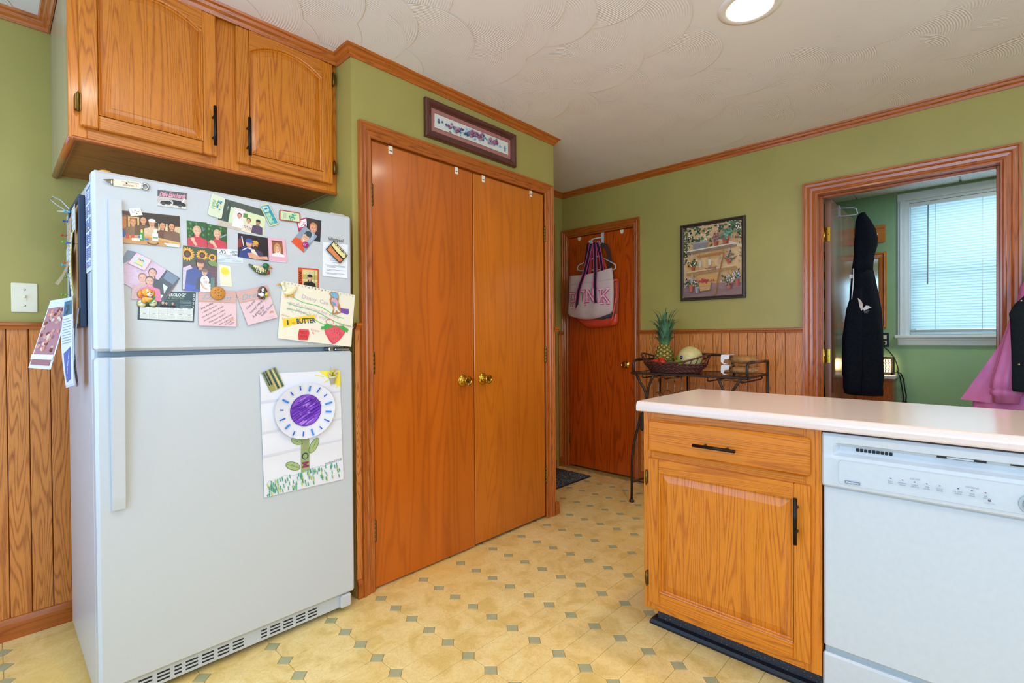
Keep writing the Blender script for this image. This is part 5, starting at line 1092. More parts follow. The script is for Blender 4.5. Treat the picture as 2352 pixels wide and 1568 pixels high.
# cracker
ck = root('cracker_magnet', fz_pt(545, 1298, 6), 'round golden cracker magnet over the rose note', 'magnet', MG); mb = MB(); rows = []
for r, d in ((.0, .0125), (.012, .0122), (.019, .0112), (.0222, .009), (.0235, .0065), (.022, .004), (0, .004)):
    rows.append([(XF+d, .545+(r*(1+(.035*math.cos(26*2*PI*j/104) if .02 < r else 0)))*math.cos(2*PI*j/104), 1.298+(r*(1+(.035*math.cos(26*2*PI*j/104) if .02 < r else 0)))*math.sin(2*PI*j/104)) for j in range(104)])
mb.quads(rows, closed=True); ob('cracker', mb, plain('baked_cracker', '#c9883a', .6, noise=.12, nscale=180, bump=.2), parent=ck)
for dy, dz in ((-9, 9), (0, 12), (9, 7), (-10, 0), (0, 1), (0, -9), (8, -8)):
    mb = MB(); lump(mb, 545+dy, 1298+dz, 12.2, 1.7, 1.7, .7, '#6a3c12', 8); ob('hole', mb, 'print', parent=ck)
# puppy on a bicycle
pb = root('puppy_bicycle_magnet', fz_pt(346, 1275, 0), 'yellow puppy riding a green wheeled bicycle magnet', 'magnet', MG)
mb = MB(); lump(mb, 345, 1289, 8, 15, 13, 7, '#efa63a'); lump(mb, 352, 1283, 13, 8, 7, 4, '#f4ead8'); lump(mb, 346, 1293, 13, 3, 7, 2, '#f6eedc'); ob('head', mb, 'gloss_print', parent=pb)
mb = MB(); lump(mb, 328, 1283, 8, 7, 12, 5, '#e08c28'); lump(mb, 362, 1286, 6, 5, 11, 4, '#e08c28'); ob('ear', mb, 'gloss_print', parent=pb)
mb = MB(); lump(mb, 344, 1266, 8, 13, 9, 6, '#efae44'); lump(mb, 352, 1268, 11, 9, 4, 4, '#f2c064'); lump(mb, 337, 1261, 10, 7, 6, 4, '#e89c34'); ob('body', mb, 'gloss_print', parent=pb)
for y in (332, 360):
    mb = MB(); mb.lathe([(0, 0), (.0105, 0), (.0108, .004), (0, .005)], fz_pt(y, 1254 if y < 340 else 1257, 4), (1, 0, 0), 20, col=lin('#e8e8d2')); mb.tube([fz_pt(y+10.5*math.cos(a), (1254 if y < 340 else 1257)+10.5*math.sin(a), 7) for a in [i*2*PI/20 for i in range(20)]], .0015, 6, closed=True, col=lin('#b8a83a')); mb.tube([fz_pt(y-8, 1254, 9.5), fz_pt(y+8, 1259, 9.5)], .001, 5, col=lin('#34a86a')); ob('wheel', mb, 'gloss_print', parent=pb)
mb = MB(); mb.tube([fz_pt(334, 1256, 9), fz_pt(346, 1254, 10), fz_pt(358, 1262, 10), fz_pt(363, 1272, 11)], .0018, 6, col=lin('#28985a')); lump(mb, 363, 1274, 11, 4, 4, 3, '#2a9a50'); lump(mb, 346, 1254, 8, 5, 5, 4, '#5a3a20'); ob('bicycle_frame', mb, 'gloss_print', parent=pb)
mb = MB(); lump(mb, 347, 1287, 15.5, 1.8, 2.4, 1.2, '#2a4a6a', 8); lump(mb, 355, 1288, 15, 1.8, 2.4, 1.2, '#2a4a6a', 8); lump(mb, 354, 1283, 17, 1.6, 1.3, 1, '#3a2420', 8); ob('eyes', mb, 'gloss_print', parent=pb)
# brown and white puppy
pp = root('puppy_magnet', fz_pt(691, 1308, 3), 'brown and white puppy magnet holding a yellow flower', 'magnet', MG)
mb = MB(); lump(mb, 691, 1321, 10, 12, 11, 6, '#6a4632'); lump(mb, 680, 1312, 10, 5, 12, 4, '#5a3826'); lump(mb, 702, 1312, 10, 5, 12, 4, '#5a3826'); ob('head', mb, 'gloss_print', parent=pp)
mb = MB(); lump(mb, 690, 1318, 15, 5, 8, 3, '#e8e8ee'); lump(mb, 687, 1301, 12, 9, 8, 5, '#dfe2ea'); lump(mb, 678, 1303, 11, 4, 5, 3, '#e6e6ea'); ob('muzzle_and_chest', mb, 'gloss_print', parent=pp)
mb = MB(); lump(mb, 687, 1299, 8, 14, 12, 5, '#5f3d2c'); lump(mb, 683, 1288, 10, 5, 4, 4, '#6a4632'); lump(mb, 694, 1287, 10, 5, 4, 4, '#6a4632'); ob('body', mb, 'gloss_print', parent=pp)
mb = MB(); lump(mb, 703, 1302, 13, 6, 6, 3, '#c9b62c'); lump(mb, 704, 1306, 14, 4, 4, 3, '#e0cc3a'); lump(mb, 698, 1294, 12, 3, 5, 2, '#4a7a3a'); ob('flower', mb, 'gloss_print', parent=pp)
mb = MB(); lump(mb, 686, 1322, 16, 1.5, 1.8, 1, '#2a5a9a', 8); lump(mb, 695, 1322, 16, 1.5, 1.8, 1, '#2a5a9a', 8); lump(mb, 690, 1316, 17.5, 1.6, 1.2, 1, '#2a2020', 8); ob('eyes', mb, 'gloss_print', parent=pp)
# goose
gs = root('goose_magnet', fz_pt(785, 1322, 0), 'cream goose magnet with orange feet at the drawing corner', 'magnet', MG); CR = '#efe4b8'
body([(766, 1316, 8, 4), (774, 1316, 9, 11), (788, 1319, 9, 15), (802, 1325, 9, 12), (812, 1332, 8, 5), (817, 1338, 7, 1.5)], CR, gs, 'body', .6)
body([(764, 1346, 8, 6), (765, 1338, 8, 5), (768, 1328, 8, 6.5), (774, 1320, 8, 9)], CR, gs, 'neck', .8)
mb = MB(); lump(mb, 762, 1346, 9, 8.5, 7.5, 6, CR); ob('head', mb, 'gloss_print', parent=gs)
body([(755, 1345, 9, 3.6), (747, 1342, 9, 3), (740, 1339.5, 9, 1.2)], '#e09a34', gs, 'beak', .7)
for y in (777, 797):
    mb = MB(); lump(mb, y, 1302, 9, 7, 4.5, 5, '#e0a030'); lump(mb, y+3, 1306, 8, 3, 5, 3, '#e0a030'); ob('foot', mb, 'gloss_print', parent=gs)
# little wooden doll and flower pot
dl = root('doll_magnet', fz_pt(972, 1283, 6), 'small flat wooden doll magnet with big blue hat', 'magnet', MG)
def flatpoly(par, name, pts, d0, d1, col):
    mb = MB(); A = [fz_pt(*p, d0) for p in pts]; B = [fz_pt(*p, d1) for p in pts]; c = lin(col); mb.face(B, col=c); mb.face(A[::-1], col=c)
    for i in range(len(A)): j = (i+1) % len(A); mb.face([A[i], A[j], B[j], B[i]], col=c)
    return ob(name, mb, 'gloss_print', parent=par)
flatpoly(dl, 'wood_back', [(946, 1322), (955, 1328), (975, 1328), (986, 1318), (986, 1300), (984, 1290), (990, 1275), (996, 1252), (990, 1243), (962, 1237), (958, 1244), (965, 1262), (952, 1280), (948, 1298), (955, 1308)], 5, 8, '#b8864a')
flatpoly(dl, 'hat', [(949, 1319), (958, 1325), (974, 1325), (983, 1316), (982, 1304), (972, 1301), (960, 1308), (951, 1316)], 8, 9.2, '#7ab4d8')
flatpoly(dl, 'dress', [(958, 1304), (972, 1301), (982, 1292), (985, 1276), (978, 1268), (966, 1268), (958, 1278), (954, 1292)], 8, 9.0, '#d8a8b8')
flatpoly(dl, 'apron', [(957, 1290), (968, 1285), (975, 1275), (964, 1272), (958, 1279)], 9.1, 9.8, '#6aa0c8')
flatpoly(dl, 'legs', [(966, 1268), (978, 1268), (986, 1254), (992, 1248), (984, 1246), (974, 1256), (970, 1244), (963, 1242), (968, 1256)], 8, 9.0, '#e8d8dc')
fp = root('flowerpot_magnet', fz_pt(955, 985, 4), 'tiny flowerpot magnet with three cream daisies', 'magnet', MG)
flat = [(936, 986), (974, 986), (966, 957), (950, 957)]
mb = MB(); mb.lathe([(.008, 0), (.0135, .024), (.0155, .024), (.0158, .030), (.013, .030), (.012, .027)], fz_pt(955, 957, 11), (0, 0, 1), 16); ob('pot', mb, plain('pale_clay', '#cfc8ae', .7), parent=fp)
for y, z in ((958, 1012), (943, 997), (970, 999)):
    mb = MB(); mb.tube([fz_pt(955, 985, 10), fz_pt(y, z, 12)], .0012, 5, col=lin('#4f7a4a'))
    for k in range(10): a = 2*PI*k/10; lump(mb, y+6*math.cos(a), z+6*math.sin(a), 13, 3, 3, 1.8, '#d9c070', 7)
    lump(mb, y, z, 14.5, 4, 4, 2.5, '#b0a898', 10); ob('daisy', mb, 'gloss_print', parent=fp)
# ---- things on the refrigerator's side
YS = FY0
on_side = lambda name, label, cat, q, color, draw, **k: sheet(name, label, cat, q, color, draw, k.pop('plane', YS), 1, -1, k.pop('thick', .0004), k.pop('base', .0004), **k)
def d_label(P):
    P.rect('#5a6fae', .1, .02, .9, .05)
    for i in range(38):
        v = .07+.0235*i
        if i % 7 == 6: continue
        P.line('#6f84bf' if i % 9 else '#c06a7a', .0035, [(.1, v), (.45+.1*((i*5) % 3), v)]); P.line('#6f84bf', .0035, [(.68, v), (.92, v)])
on_side('phone_list', 'narrow printed phone list on the freezer side edge', 'paper', [(-2.042, 1.612), (-1.922, 1.612), (-1.922, 1.350), (-2.042, 1.350)], '#dfe4f2', d_label, group=NT)
bd = root('cork_board', (-2.19, YS-.008, 1.182), 'small cork board with navy frame on the refrigerator side, crowded with papers', 'cork board')
X0, X1, Z0, Z1 = -2.335, -2.052, 1.182, 1.598
mb = MB(); mb.box((X0+.004, YS-.010, Z0+.004), (X1-.004, YS-.001, Z1-.004)); ob('cork', mb, 'cork', parent=bd)
for nm, lo, hi in (('frame_bar', (X1-.014, YS-.017, Z0), (X1, YS-.0005, Z1)), ('frame_bar', (X0, YS-.017, Z0), (X0+.014, YS-.0005, Z1)), ('frame_bar', (X0+.014, YS-.0165, Z1-.014), (X1-.014, YS-.0005, Z1)), ('frame_bar', (X0+.014, YS-.0165, Z0), (X1-.014, YS-.0005, Z0+.014))):
    mb = MB(); mb.box(lo, hi, .002); ob(nm, mb, 'navy', parent=bd)
def lines(c, n_, a=.1, b=.9, v0=.1, v1=.9):
    def d(P):
        for i in range(n_): v = v0+(v1-v0)*i/max(1, n_-1); P.line(c, .0018, [(a, v), (b-.15*((i*7) % 3), v)])
    return d
bp_ = YS-.0105
PG = 'papers pinned to the cork board'
on_side('receipt', 'long cream receipt with yellow edge pinned to the cork board', 'paper', [(-2.150, 1.488), (-2.085, 1.490), (-2.085, 1.285), (-2.155, 1.280)], '#e8e6d0', lambda P: (lines('#8a8f96', 14, .1, .7)(P), P.rect('#e0c838', .8, 0, 1, 1)), plane=bp_, base=.016, group=PG, curl=lambda u, v: .006*math.sin(v*PI))
on_side('paper_slip', 'white slip at the top of the cork board', 'paper', [(-2.19, 1.57), (-2.10, 1.575), (-2.10, 1.495), (-2.19, 1.49)], '#e6e2da', lines('#9aa0a8', 5), plane=bp_, base=.010, group=PG)
on_side('paper_slip', 'tan folded slip pinned near the far edge of the cork board', 'paper', [(-2.31, 1.55), (-2.22, 1.555), (-2.22, 1.46), (-2.31, 1.45)], '#c9a888', lines('#8a6a58', 4), plane=bp_, base=.010, group=PG)
on_side('paper_slip', 'grey white slip below the tan one on the cork board', 'paper', [(-2.315, 1.455), (-2.25, 1.46), (-2.25, 1.37), (-2.315, 1.365)], '#d8dadc', lines('#7a808a', 5), plane=bp_, base=.014, group=PG)
on_side('paper_slip', 'brown curled paper sticking out of the cork board', 'paper', [(-2.27, 1.44), (-2.19, 1.45), (-2.18, 1.32), (-2.30, 1.335)], '#b89a80', None, plane=bp_, base=.012, group=PG, curl=lambda u, v: .034*v*v)
def d_food(P):
    P.rect('#b07a80', .05, .12, .95, .8); rg = random.Random(3)
    for i in range(60): P.ell(rg.choice(['#7a3a34', '#c89a8a', '#e0c0b0', '#8a5a6a', '#d88a70']), rg.uniform(.1, .9), rg.uniform(.15, .75), .06, .03, rot=rg.random()*3, n=8)
    P.rect('#e8e8ee', 0, .8, 1, .87); P.rect('#a06a70', .08, .87, .92, .95)
on_side('flyer', 'food flyer curling far out from the cork board', 'flyer', [(-2.29, 1.275), (-2.21, 1.285), (-2.21, 1.045), (-2.30, 1.05)], '#dcdde6', d_food, plane=bp_, base=.006, group=PG, curl=lambda u, v: .004+.048*(1-u)+.056*v)
def d_news(P):
    P.rect('#3a6a90', .1, .04, .9, .2); P.rect('#2a4a40', .3, .08, .7, .18); P.rect('#dfe4ee', .05, .2, .95, .98)
    for i in range(10): P.line('#8a96b4', .0025, [(.12, .24+.03*i), (.85, .24+.03*i)])
    P.poly([(.2, .62), (.8, .56), (.7, .92), (.2, .95)], '#4a68b0'); P.line('#e8e8f4', .003, [(.3, .9), (.65, .62)])
on_side('flyer', 'folded blue and white newsprint flyer hanging below the cork board', 'flyer', [(-2.165, 1.275), (-2.085, 1.280), (-2.065, 1.0), (-2.165, .985)], '#d3d9e8', d_news, plane=bp_, base=.010, group=PG, curl=lambda u, v: .010+.012*(1-u)+.010*math.sin(v*PI)*(1-u))
on_side('flyer', 'thick grey folded newspaper behind the blue flyer', 'flyer', [(-2.10, 1.24), (-2.05, 1.24), (-2.05, 1.0), (-2.11, .99)], '#8a8f98', lambda P: (P.rect('#3a4046', .1, .6, .9, .95), lines('#c8ccd4', 6, .2, .8, .65, .9)(P)), plane=bp_, base=.004, group=PG, curl=lambda u, v: .004+.010*math.sin(v*PI*.9))
PINS = (('sky blue', '#3aa8d0', -2.165, 1.56), ('dark blue', '#2a58b0', -2.26, 1.545), ('red', '#c8402c', -2.315, 1.505), ('lime green', '#7ab83a', -2.285, 1.478), ('orange', '#d8682c', -2.26, 1.405), ('turquoise', '#48a8c0', -2.30, 1.40), ('green', '#6aa838', -2.325, 1.362), ('pale green', '#7cc04a', -2.328, 1.30), ('deep blue', '#2a5cc0', -2.12, 1.452), ('bright green', '#5ab83a', -2.30, 1.225))
for nm, hx_, px_, pz_ in PINS:
    mb = MB(); mb.lathe([(.004, .0), (.0042, .002), (.0022, .004), (.0022, .010), (.0048, .012), (.0046, .0145), (0, .015)], (px_, bp_-.0165 if px_ > -2.2 else bp_-.0135, pz_), (0, -1, 0), 12)
    mb.tube([(px_, bp_+.001, pz_), (px_, bp_-.016, pz_)], .0006, 5); ob('push_pin', mb, plain('pin_'+nm.replace(' ', '_'), hx_, .3), label=nm+' push pin stuck in the cork board on the refrigerator side', cat='push pin', group='push pins in the cork board')
mb = MB(); mb.tube([(-2.42, YS-.002, 1.615), (-2.52, YS-.02, 1.668), (-2.62, YS-.035, 1.70), (-2.645, YS-.04, 1.692), (-2.60, YS-.03, 1.668), (-2.48, YS-.012, 1.625), (-2.40, YS-.002, 1.597)], .0022, 8); ob('wire_hook', mb, 'white_plastic', label='white wire loop sticking out behind the refrigerator under the cabinet', cat='hook')
mb = MB(); mb.tube([(-2.28, YS-.001, 1.585), (-2.5, YS-.03, 1.622)], .004, 8); ob('pencil', mb, 'print', label='slim patterned pencil lying at the top of the cork board', cat='pencil') if False else ob('pencil', mb, 'ivory', label='slim pale pencil poking out at the top of the cork board', cat='pencil')
# ---- light switch on the back wall
sw = root('light_switch', (XW, .10, 1.305), 'ivory light switch plate on the green wall above the wainscot', 'light switch')
mb = MB(); mb.box((XW, .064, 1.250), (XW+.006, .138, 1.364), .004); ob('cover_plate', mb, 'ivory', parent=sw)
mb = MB(); mb.box((XW+.005, .096, 1.295), (XW+.0075, .106, 1.320)); ob('toggle_slot', mb, 'ivory', parent=sw)
mb = MB(); mb.box((XW+.006, .0975, 1.306), (XW+.016, .1045, 1.316), .002); ob('toggle', mb, 'ivory', parent=sw)
for z in (1.276, 1.338):
    mb = MB(); mb.lathe([(0, 0), (.004, 0), (.003, .0015), (0, .002)], (XW+.006, .101, z), (1, 0, 0), 10); ob('screw', mb, 'chrome', parent=sw)
# ================================================================== pictures on the walls
def frame_obj(name, label, path, nrm, prof, mat, grpmat=None):
    mb = MB(); mb.sweep(path, nrm, prof, closed=True); c = [sum(p[i] for p in path)/4 for i in range(3)]
    r = root(name, c, label, 'picture'); ob('frame', mb, mat, parent=r); return r
M['mahogany'] = wood('mahogany_frame', '#5a2a20', '#3a1610', rough=.35, fine=.3, contrast=.5)
M['bronze_frame'] = plain('dark_pewter_frame', '#4a3a34', .35, metal=.35, noise=.1, nscale=40)
y0, y1, z0, z1 = 1.482, 2.130, 2.128, 2.318
pf = frame_obj('framed_print', 'long mahogany framed print of blue ivy and berries above the pantry doors', [(XP, y0, z0), (XP, y0, z1), (XP, y1, z1), (XP, y1, z0)], (1, 0, 0), [(0, 0), (0, .018), (.005, .024), (.018, .022), (.032, .014), (.038, .012), (.038, 0)], 'mahogany')
def d_matte(P): P.rect('#b0716c', 0, 0, 1, 1)
q = ((y0+.034, z1-.034), (y1-.034, z1-.034), (y1-.034, z0+.034), (y0+.034, z0+.034))
sheet('mount', None, None, q, '#b0716a', None, XP, 0, 1, .002, .006, parent=pf)
def d_ivy(P):
    P.line('#3f4a52', .003, [(.002, .01), (.998, .01), (.998, .99), (.002, .99), (.002, .01)]); P.line('#c8a24a', .001, [(.004, .025), (.996, .025), (.996, .97), (.004, .97), (.004, .025)]); rg = random.Random(21)
    cy = lambda u: .5+.10*math.sin((u-.1)*9.0)
    P.line('#8f9aa4', .0012, [(.04+.92*i/40, cy(.04+.92*i/40)) for i in range(41)])
    for k in range(9):
        u0 = rg.uniform(.08, .85); P.line('#9a98a8', .0008, [(u0+.012*i, cy(u0)+(.14+.03*k % .2)*math.sin(i*.8+k)*(1 if k % 2 else -1)) for i in range(9)])
    def leaf(u, v, s, c, a):
        sx, sy = s/P.W, s/P.H; pts = []
        for dx, dy in ((0, -1), (.35, -.35), (.95, -.3), (.55, .25), (.45, .75), (0, .5), (-.45, .75), (-.55, .25), (-.95, -.3), (-.35, -.35)): pts.append((u+(dx*math.cos(a)-dy*math.sin(a))*sx, v+(dx*math.sin(a)+dy*math.cos(a))*sy))
        P.poly(pts, c)
    for i in range(96):
        u = min(.95, max(.05, rg.gauss(.5, .23))); w_ = .22 if .3 < u < .7 else .13; v = min(.9, max(.1, cy(u)+rg.gauss(0, w_*.62))); leaf(u, v, rg.uniform(.005, .0105), rg.choice(['#2d4f78', '#3a6a94', '#24406a', '#4f8fb4', '#6aa8c8', '#9ac4d8', '#345a8a']), rg.uniform(0, 6.28))
    for i in range(48):
        u = rg.choice([.18, .25, .28, .45, .48, .52, .56, .6, .74, .8])+rg.gauss(0, .02); v = cy(u)+rg.gauss(0, .13); P.ell(rg.choice(['#8a4a6a', '#a86888', '#7a3e5e', '#b88098']), u, v, .0075/P.W, .0075/P.H, n=12); P.ell('#c8a0b4', u-.002, v-.02, .0022/P.W, .0025/P.H, n=6)
q = ((y0+.058, z1-.058), (y1-.058, z1-.058), (y1-.058, z0+.058), (y0+.058, z0+.058))
sheet('print', None, None, q, '#dcdcd2', d_ivy, XP, 0, 1, .0006, .0086, parent=pf)
x0, x1, z0, z1 = -1.600, -1.145, 1.394, 1.948
pg = frame_obj('framed_painting', 'dark framed painting of garden shelves with flowerpots on a yellow wall', [(x0, YN, z0), (x0, YN, z1), (x1, YN, z1), (x1, YN, z0)], (0, -1, 0), [(0, 0), (0, .016), (.003, .022), (.010, .023), (.013, .017), (.017, .019), (.022, .016), (.026, .012), (.026, 0)], 'bronze_frame')
def d_garden(P):
    rg = random.Random(31)
    for i in range(60): P.ell(rg.choice(['#d8b27a', '#cfa468', '#ddb884', '#d2a05c', '#c89a6a']), rg.uniform(.12, .88), rg.uniform(.12, .85), .10, .07, rot=rg.random()*3)
    P.poly([(0, .86), (.5, .82), (1, .84), (1, 1), (0, 1)], '#9a7a78'); P.poly([(0, .92), (1, .9), (1, 1), (0, 1)], '#8a6a62'); P.poly([(.25, .08), (1, .33), (1, .37), (.22, .1)], '#dfc4a4')
    def bush(u, v, ru, rv, n_, cs, fl):
        for _ in range(n_): P.ell(rg.choice(cs), u+rg.gauss(0, ru*.5), v+rg.gauss(0, rv*.5), ru*.22, rv*.2, rot=rg.random()*3, n=6)
        for _ in range(n_//2): P.ell(rg.choice(fl), u+rg.gauss(0, ru*.55), v+rg.gauss(0, rv*.5), .011, .009, n=6)
    G, Wf = ['#3a5a34', '#2c4a2e', '#4f6f40', '#5f7a48', '#26402a'], ['#ece6d8', '#e8d8c8', '#dfa8a0']
    for u, v, a, b, n_ in ((.08, .12, .12, .10, 26), (.06, .2, .06, .16, 18), (.04, .4, .05, .14, 16), (.35, .05, .14, .07, 22), (.42, .1, .06, .06, 12), (.66, .05, .07, .07, 14), (.9, .05, .14, .08, 30), (.97, .16, .05, .14, 18), (.98, .42, .03, .1, 6)): bush(u, v, a, b, n_, G, Wf)
    def pot(u, v, w_, h, c='#b8543a', d='#8a3a2a'):
        P.poly([(u-w_*.42, v-h), (u+w_*.42, v-h), (u+w_*.32, v), (u-w_*.32, v)], c); P.poly([(u+w_*.12, v-h), (u+w_*.42, v-h), (u+w_*.32, v), (u+w_*.1, v)], d); P.rect(c, u-w_*.5, v-h*1.12, u+w_*.5, v-h*.82); P.line(d, .0014, [(u-w_*.5, v-h*.82), (u+w_*.5, v-h*.82)])
    sh = lambda a, b, c, s='#8a7460': (P.poly([(a, b+.03), (1-a*.9, b-.005), (1-a*.9, b+.02), (a, b+.055)], s), P.poly([(a, b), (1-a*.9, b-.035), (1-a*.9, b-.02), (a, b+.02)], c))
    bush(.32, .23, .17, .06, 30, G, ['#e8e0c0', '#dcd8a8', '#f0ead8']); P.poly([(.17, .24), (.45, .24), (.42, .33), (.2, .33)], '#8a8480'); P.poly([(.15, .225), (.46, .225), (.46, .25), (.15, .25)], '#a09a94')
    pot(.59, .325, .09, .07); bush(.59, .21, .07, .07, 22, ['#7a6a6a', '#8a5a64', '#5a5a4a'], ['#c86a78', '#d88a90']); pot(.75, .31, .13, .09); bush(.76, .17, .10, .09, 30, ['#4a7a5a', '#5f8f70', '#7aa484', '#3a6a50'], ['#8ab09a'])
    sh(.08, .335, '#d8d0c0'); P.rect('#c4bcae', .155, .38, .175, .46); P.rect('#c4bcae', .80, .36, .82, .45)
    P.poly([(.26, .425), (.71, .40), (.71, .43), (.26, .455)], '#b87434')
    for u in (.31, .475, .655): P.line('#8a6a4a', .002, [(u, .40), (u-.012, .49)]); P.line('#8a6a4a', .002, [(u, .40), (u+.014, .49)])
    P.ell('#c8c0b0', .315, .545, .024, .045); P.poly([(.455, .49), (.51, .49), (.505, .57), (.46, .57)], '#cfc8b8'); P.oval('#8a8478', .0014, .648, .53, .03, .04); P.oval('#8a8478', .0014, .672, .52, .025, .04)
    pot(.19, .625, .085, .06); bush(.19, .53, .08, .06, 22, G, ['#ece8d8', '#f0f0e4']); pot(.81, .575, .10, .06); bush(.81, .475, .09, .06, 26, ['#6a5a4a', '#4a6a44'], ['#b84a5a', '#c86a7a', '#e0a8a8'])
    sh(.08, .635, '#d8b884', '#a87f50'); bush(.5, .612, .14, .015, 16, ['#8a4a5a', '#6a5a5a'], ['#b05a6a'])
    for u in (.16, .82): P.rect('#cfa868', u, .67, u+.022, .86-.03)
    P.line('#c89a58', .004, [(.19, .66+.02), (.2, .76), (.24, .70), (.3, .66)]); P.line('#c89a58', .004, [(.82, .74), (.79, .68), (.72, .645)])
    P.poly([(.72, .42), (.74, .42), (.575, .985), (.545, .985)], '#9a6a34'); P.line('#5a4a44', .002, [(.52, .885), (.60, .90), (.68, .92)])
    bush(.14, .79, .10, .06, 30, G+['#6a6a8a'], ['#c8c0d8', '#d8d4e4']); pot(.16, .925, .09, .09, '#c06a4a', '#8f4a38'); bush(.27, .83, .07, .05, 20, G, ['#d8d8d0']); pot(.265, .945, .08, .075, '#a89a98', '#857a7c')
    P.poly([(.29, .80), (.51, .79), (.49, .915), (.32, .925)], '#c89a58')
    for i in range(8): P.line('#a87838', .0012, [(.31+.025*i, .80), (.325+.022*i, .92)])
    P.line('#8f6a34', .003, [(.29, .805), (.51, .795)]); P.line('#8f6a34', .002, [(.31, .86), (.50, .855)])
    for i in range(26): P.ell(rg.choice(['#b8343a', '#9a2a34', '#c8504a']), .40+rg.gauss(0, .06), .785+rg.gauss(0, .012), .016, .013, n=8)
    pot(.82, .915, .10, .08, '#b8604a', '#8a4034'); bush(.80, .80, .10, .06, 28, G, ['#d8b0b8', '#e0ccd0']); pot(.95, .885, .09, .10, '#b8583c', '#8a4030'); bush(.93, .745, .11, .06, 30, G+['#7a8aa0'], ['#d8d8e0', '#c8ccd8'])
q = ((x0+.024, z1-.024), (x1-.024, z1-.024), (x1-.024, z0+.024), (x0+.024, z0+.024))
sheet('canvas', None, None, q, '#d9b27c', d_garden, YN, 1, -1, .001, .010, parent=pg, mat='gloss_print')
# ================================================================== can light
cl = root('can_light', (CANX, CANY, CEIL), 'lit round recessed light in the stucco ceiling', 'ceiling light')
mb = MB(); mb.lathe([(CANR-.004, .04), (CANR-.003, .0), (CANR-.001, -.004), (CANR+.022, -.005), (CANR+.036, -.002), (CANR+.037, .0002), (CANR, .0005)], (CANX, CANY, CEIL), seg=48, caps=False); ob('trim_ring', mb, plain('cream_ring', '#f1ebe2', .4), parent=cl)
mb = MB(); mb.lathe([(CANR-.004, .002), (CANR-.010, .03), (CANR-.018, .075), (CANR-.02, .085), (0, .085)], (CANX, CANY, CEIL), seg=40, caps=False); ob('reflector', mb, 'white_plastic', parent=cl)
mb = MB(); mb.lathe([(0, .022), (.035, .024), (.050, .030), (.056, .042), (.05, .06), (.03, .08)], (CANX, CANY, CEIL), seg=36); ob('bulb', mb, 'bulb', parent=cl)
# ================================================================== wine cart and what stands on it
XL, XR, YF, YB, ZT = -1.738, -.990, 3.035, 3.425, .888
ct_ = root('wine_cart', ((XL+XR)/2, (YF+YB)/2, 0), 'dark iron wine cart with tinted glass top standing by the wainscot', 'cart')
def flatbar(name, pts, r=.009, seg=8): mb = MB(); mb.tube(pts, r, seg); return ob(name, mb, 'iron', parent=ct_)
mb = MB()
for lo, hi in (((XL, YF-.006, ZT-.006), (XR, YF+.006, ZT+.007)), ((XL, YB-.006, ZT-.006), (XR, YB+.006, ZT+.007)), ((XL-.006, YF-.006, ZT-.006), (XL+.006, YB+.006, ZT+.007)), ((XR-.006, YF-.006, ZT-.006), (XR+.006, YB+.006, ZT+.007))): mb.box(lo, hi, .002)
ob('top_frame', mb, 'iron', parent=ct_)
mb = MB(); mb.box((XL+.006, YF+.006, ZT-.002), (XR-.006, YB-.006, ZT+.005), .001); ob('glass_top', mb, 'smoked', parent=ct_)
for x in (XL+.012, XR+.004):
    flatbar('arm', [(x, YF+.004, ZT-.01), (x, YF+.004, ZT+.055), (x, YF+.012, ZT+.075), (x, YF+.032, ZT+.087), (x, YF+.06, ZT+.089), (x, YB, ZT+.087)], .0085)
    flatbar('back_post', [(x, YB, 0.012), (x, YB, ZT+.088)], .008)
for xc, s in ((-1.640, 1), (-1.088, -1)):
    flatbar('leg', [(xc-.103*s, YF, 0.01), (xc-.100*s, YF, .22), (xc-.096*s, YF, .32), (xc-.080*s, YF, .42), (xc-.050*s, YF, .53), (xc-.024*s, YF, .62)], .009, 10)
    flatbar('brace', [(xc-.064*s, YF, ZT-.006), (xc-.035*s, YF, .83), (xc-.006*s, YF, .79), (xc+.010*s, YF, .745), (xc+.004*s, YF, .68), (xc-.020*s, YF, .60), (xc-.022*s, YF, .50)], .008)
    flatbar('brace', [(xc+.066*s, YF, ZT-.006), (xc+.050*s, YF, .85), (xc+.028*s, YF, .80), (xc+.022*s, YF, .745), (xc+.006*s, YF, .66)], .008)
    mb = MB(); mb.box((xc-.036*s, YF-.012, .505), (xc-.012*s, YF+.012, .60), .003); ob('clamp', mb, 'iron', parent=ct_)
    mb = MB(); mb.lathe([(.0, 0), (.018, 0), (.018, .008), (.013, .014), (.010, .024)], (xc-.103*s, YF, 0), seg=14); ob('foot', mb, 'iron', parent=ct_)
    flatbar('side_stretcher', [(xc-.103*s, YF, .135), ((XL if s > 0 else XR)+.01, YB, .12)], .007)
for x in (XL+.012, XR+.004):
    mb = MB(); mb.lathe([(0, 0), (.016, 0), (.016, .008), (.009, .02)], (x, YB, 0), seg=12); ob('foot', mb, 'iron', parent=ct_)
for k in range(3): flatbar('shelf_wire', [(XL+.02, YF+.05+.15*k, .135), (XR-.02, YF+.05+.15*k, .135)], .004, 6)
flatbar('back_slat', [(-1.515, YB, .14), (-1.515, YB, ZT)], .0065)
flatbar('back_gallery', [(-1.50, YB, ZT), (-1.47, YB, 1.0), (-1.44, YB, 1.010), (-1.25, YB, 1.008), (-1.21, YB, .995), (-1.19, YB, ZT)], .010)
for x in (-1.655, -1.50, -1.215, -1.02): flatbar('glass_rail', [(x, YF, ZT-.005), (x, YF, .862), (x, YF+.02, .8585), (x, YB-.02, .8585), (x, YB, .862), (x, YB, ZT-.005)], .0045)
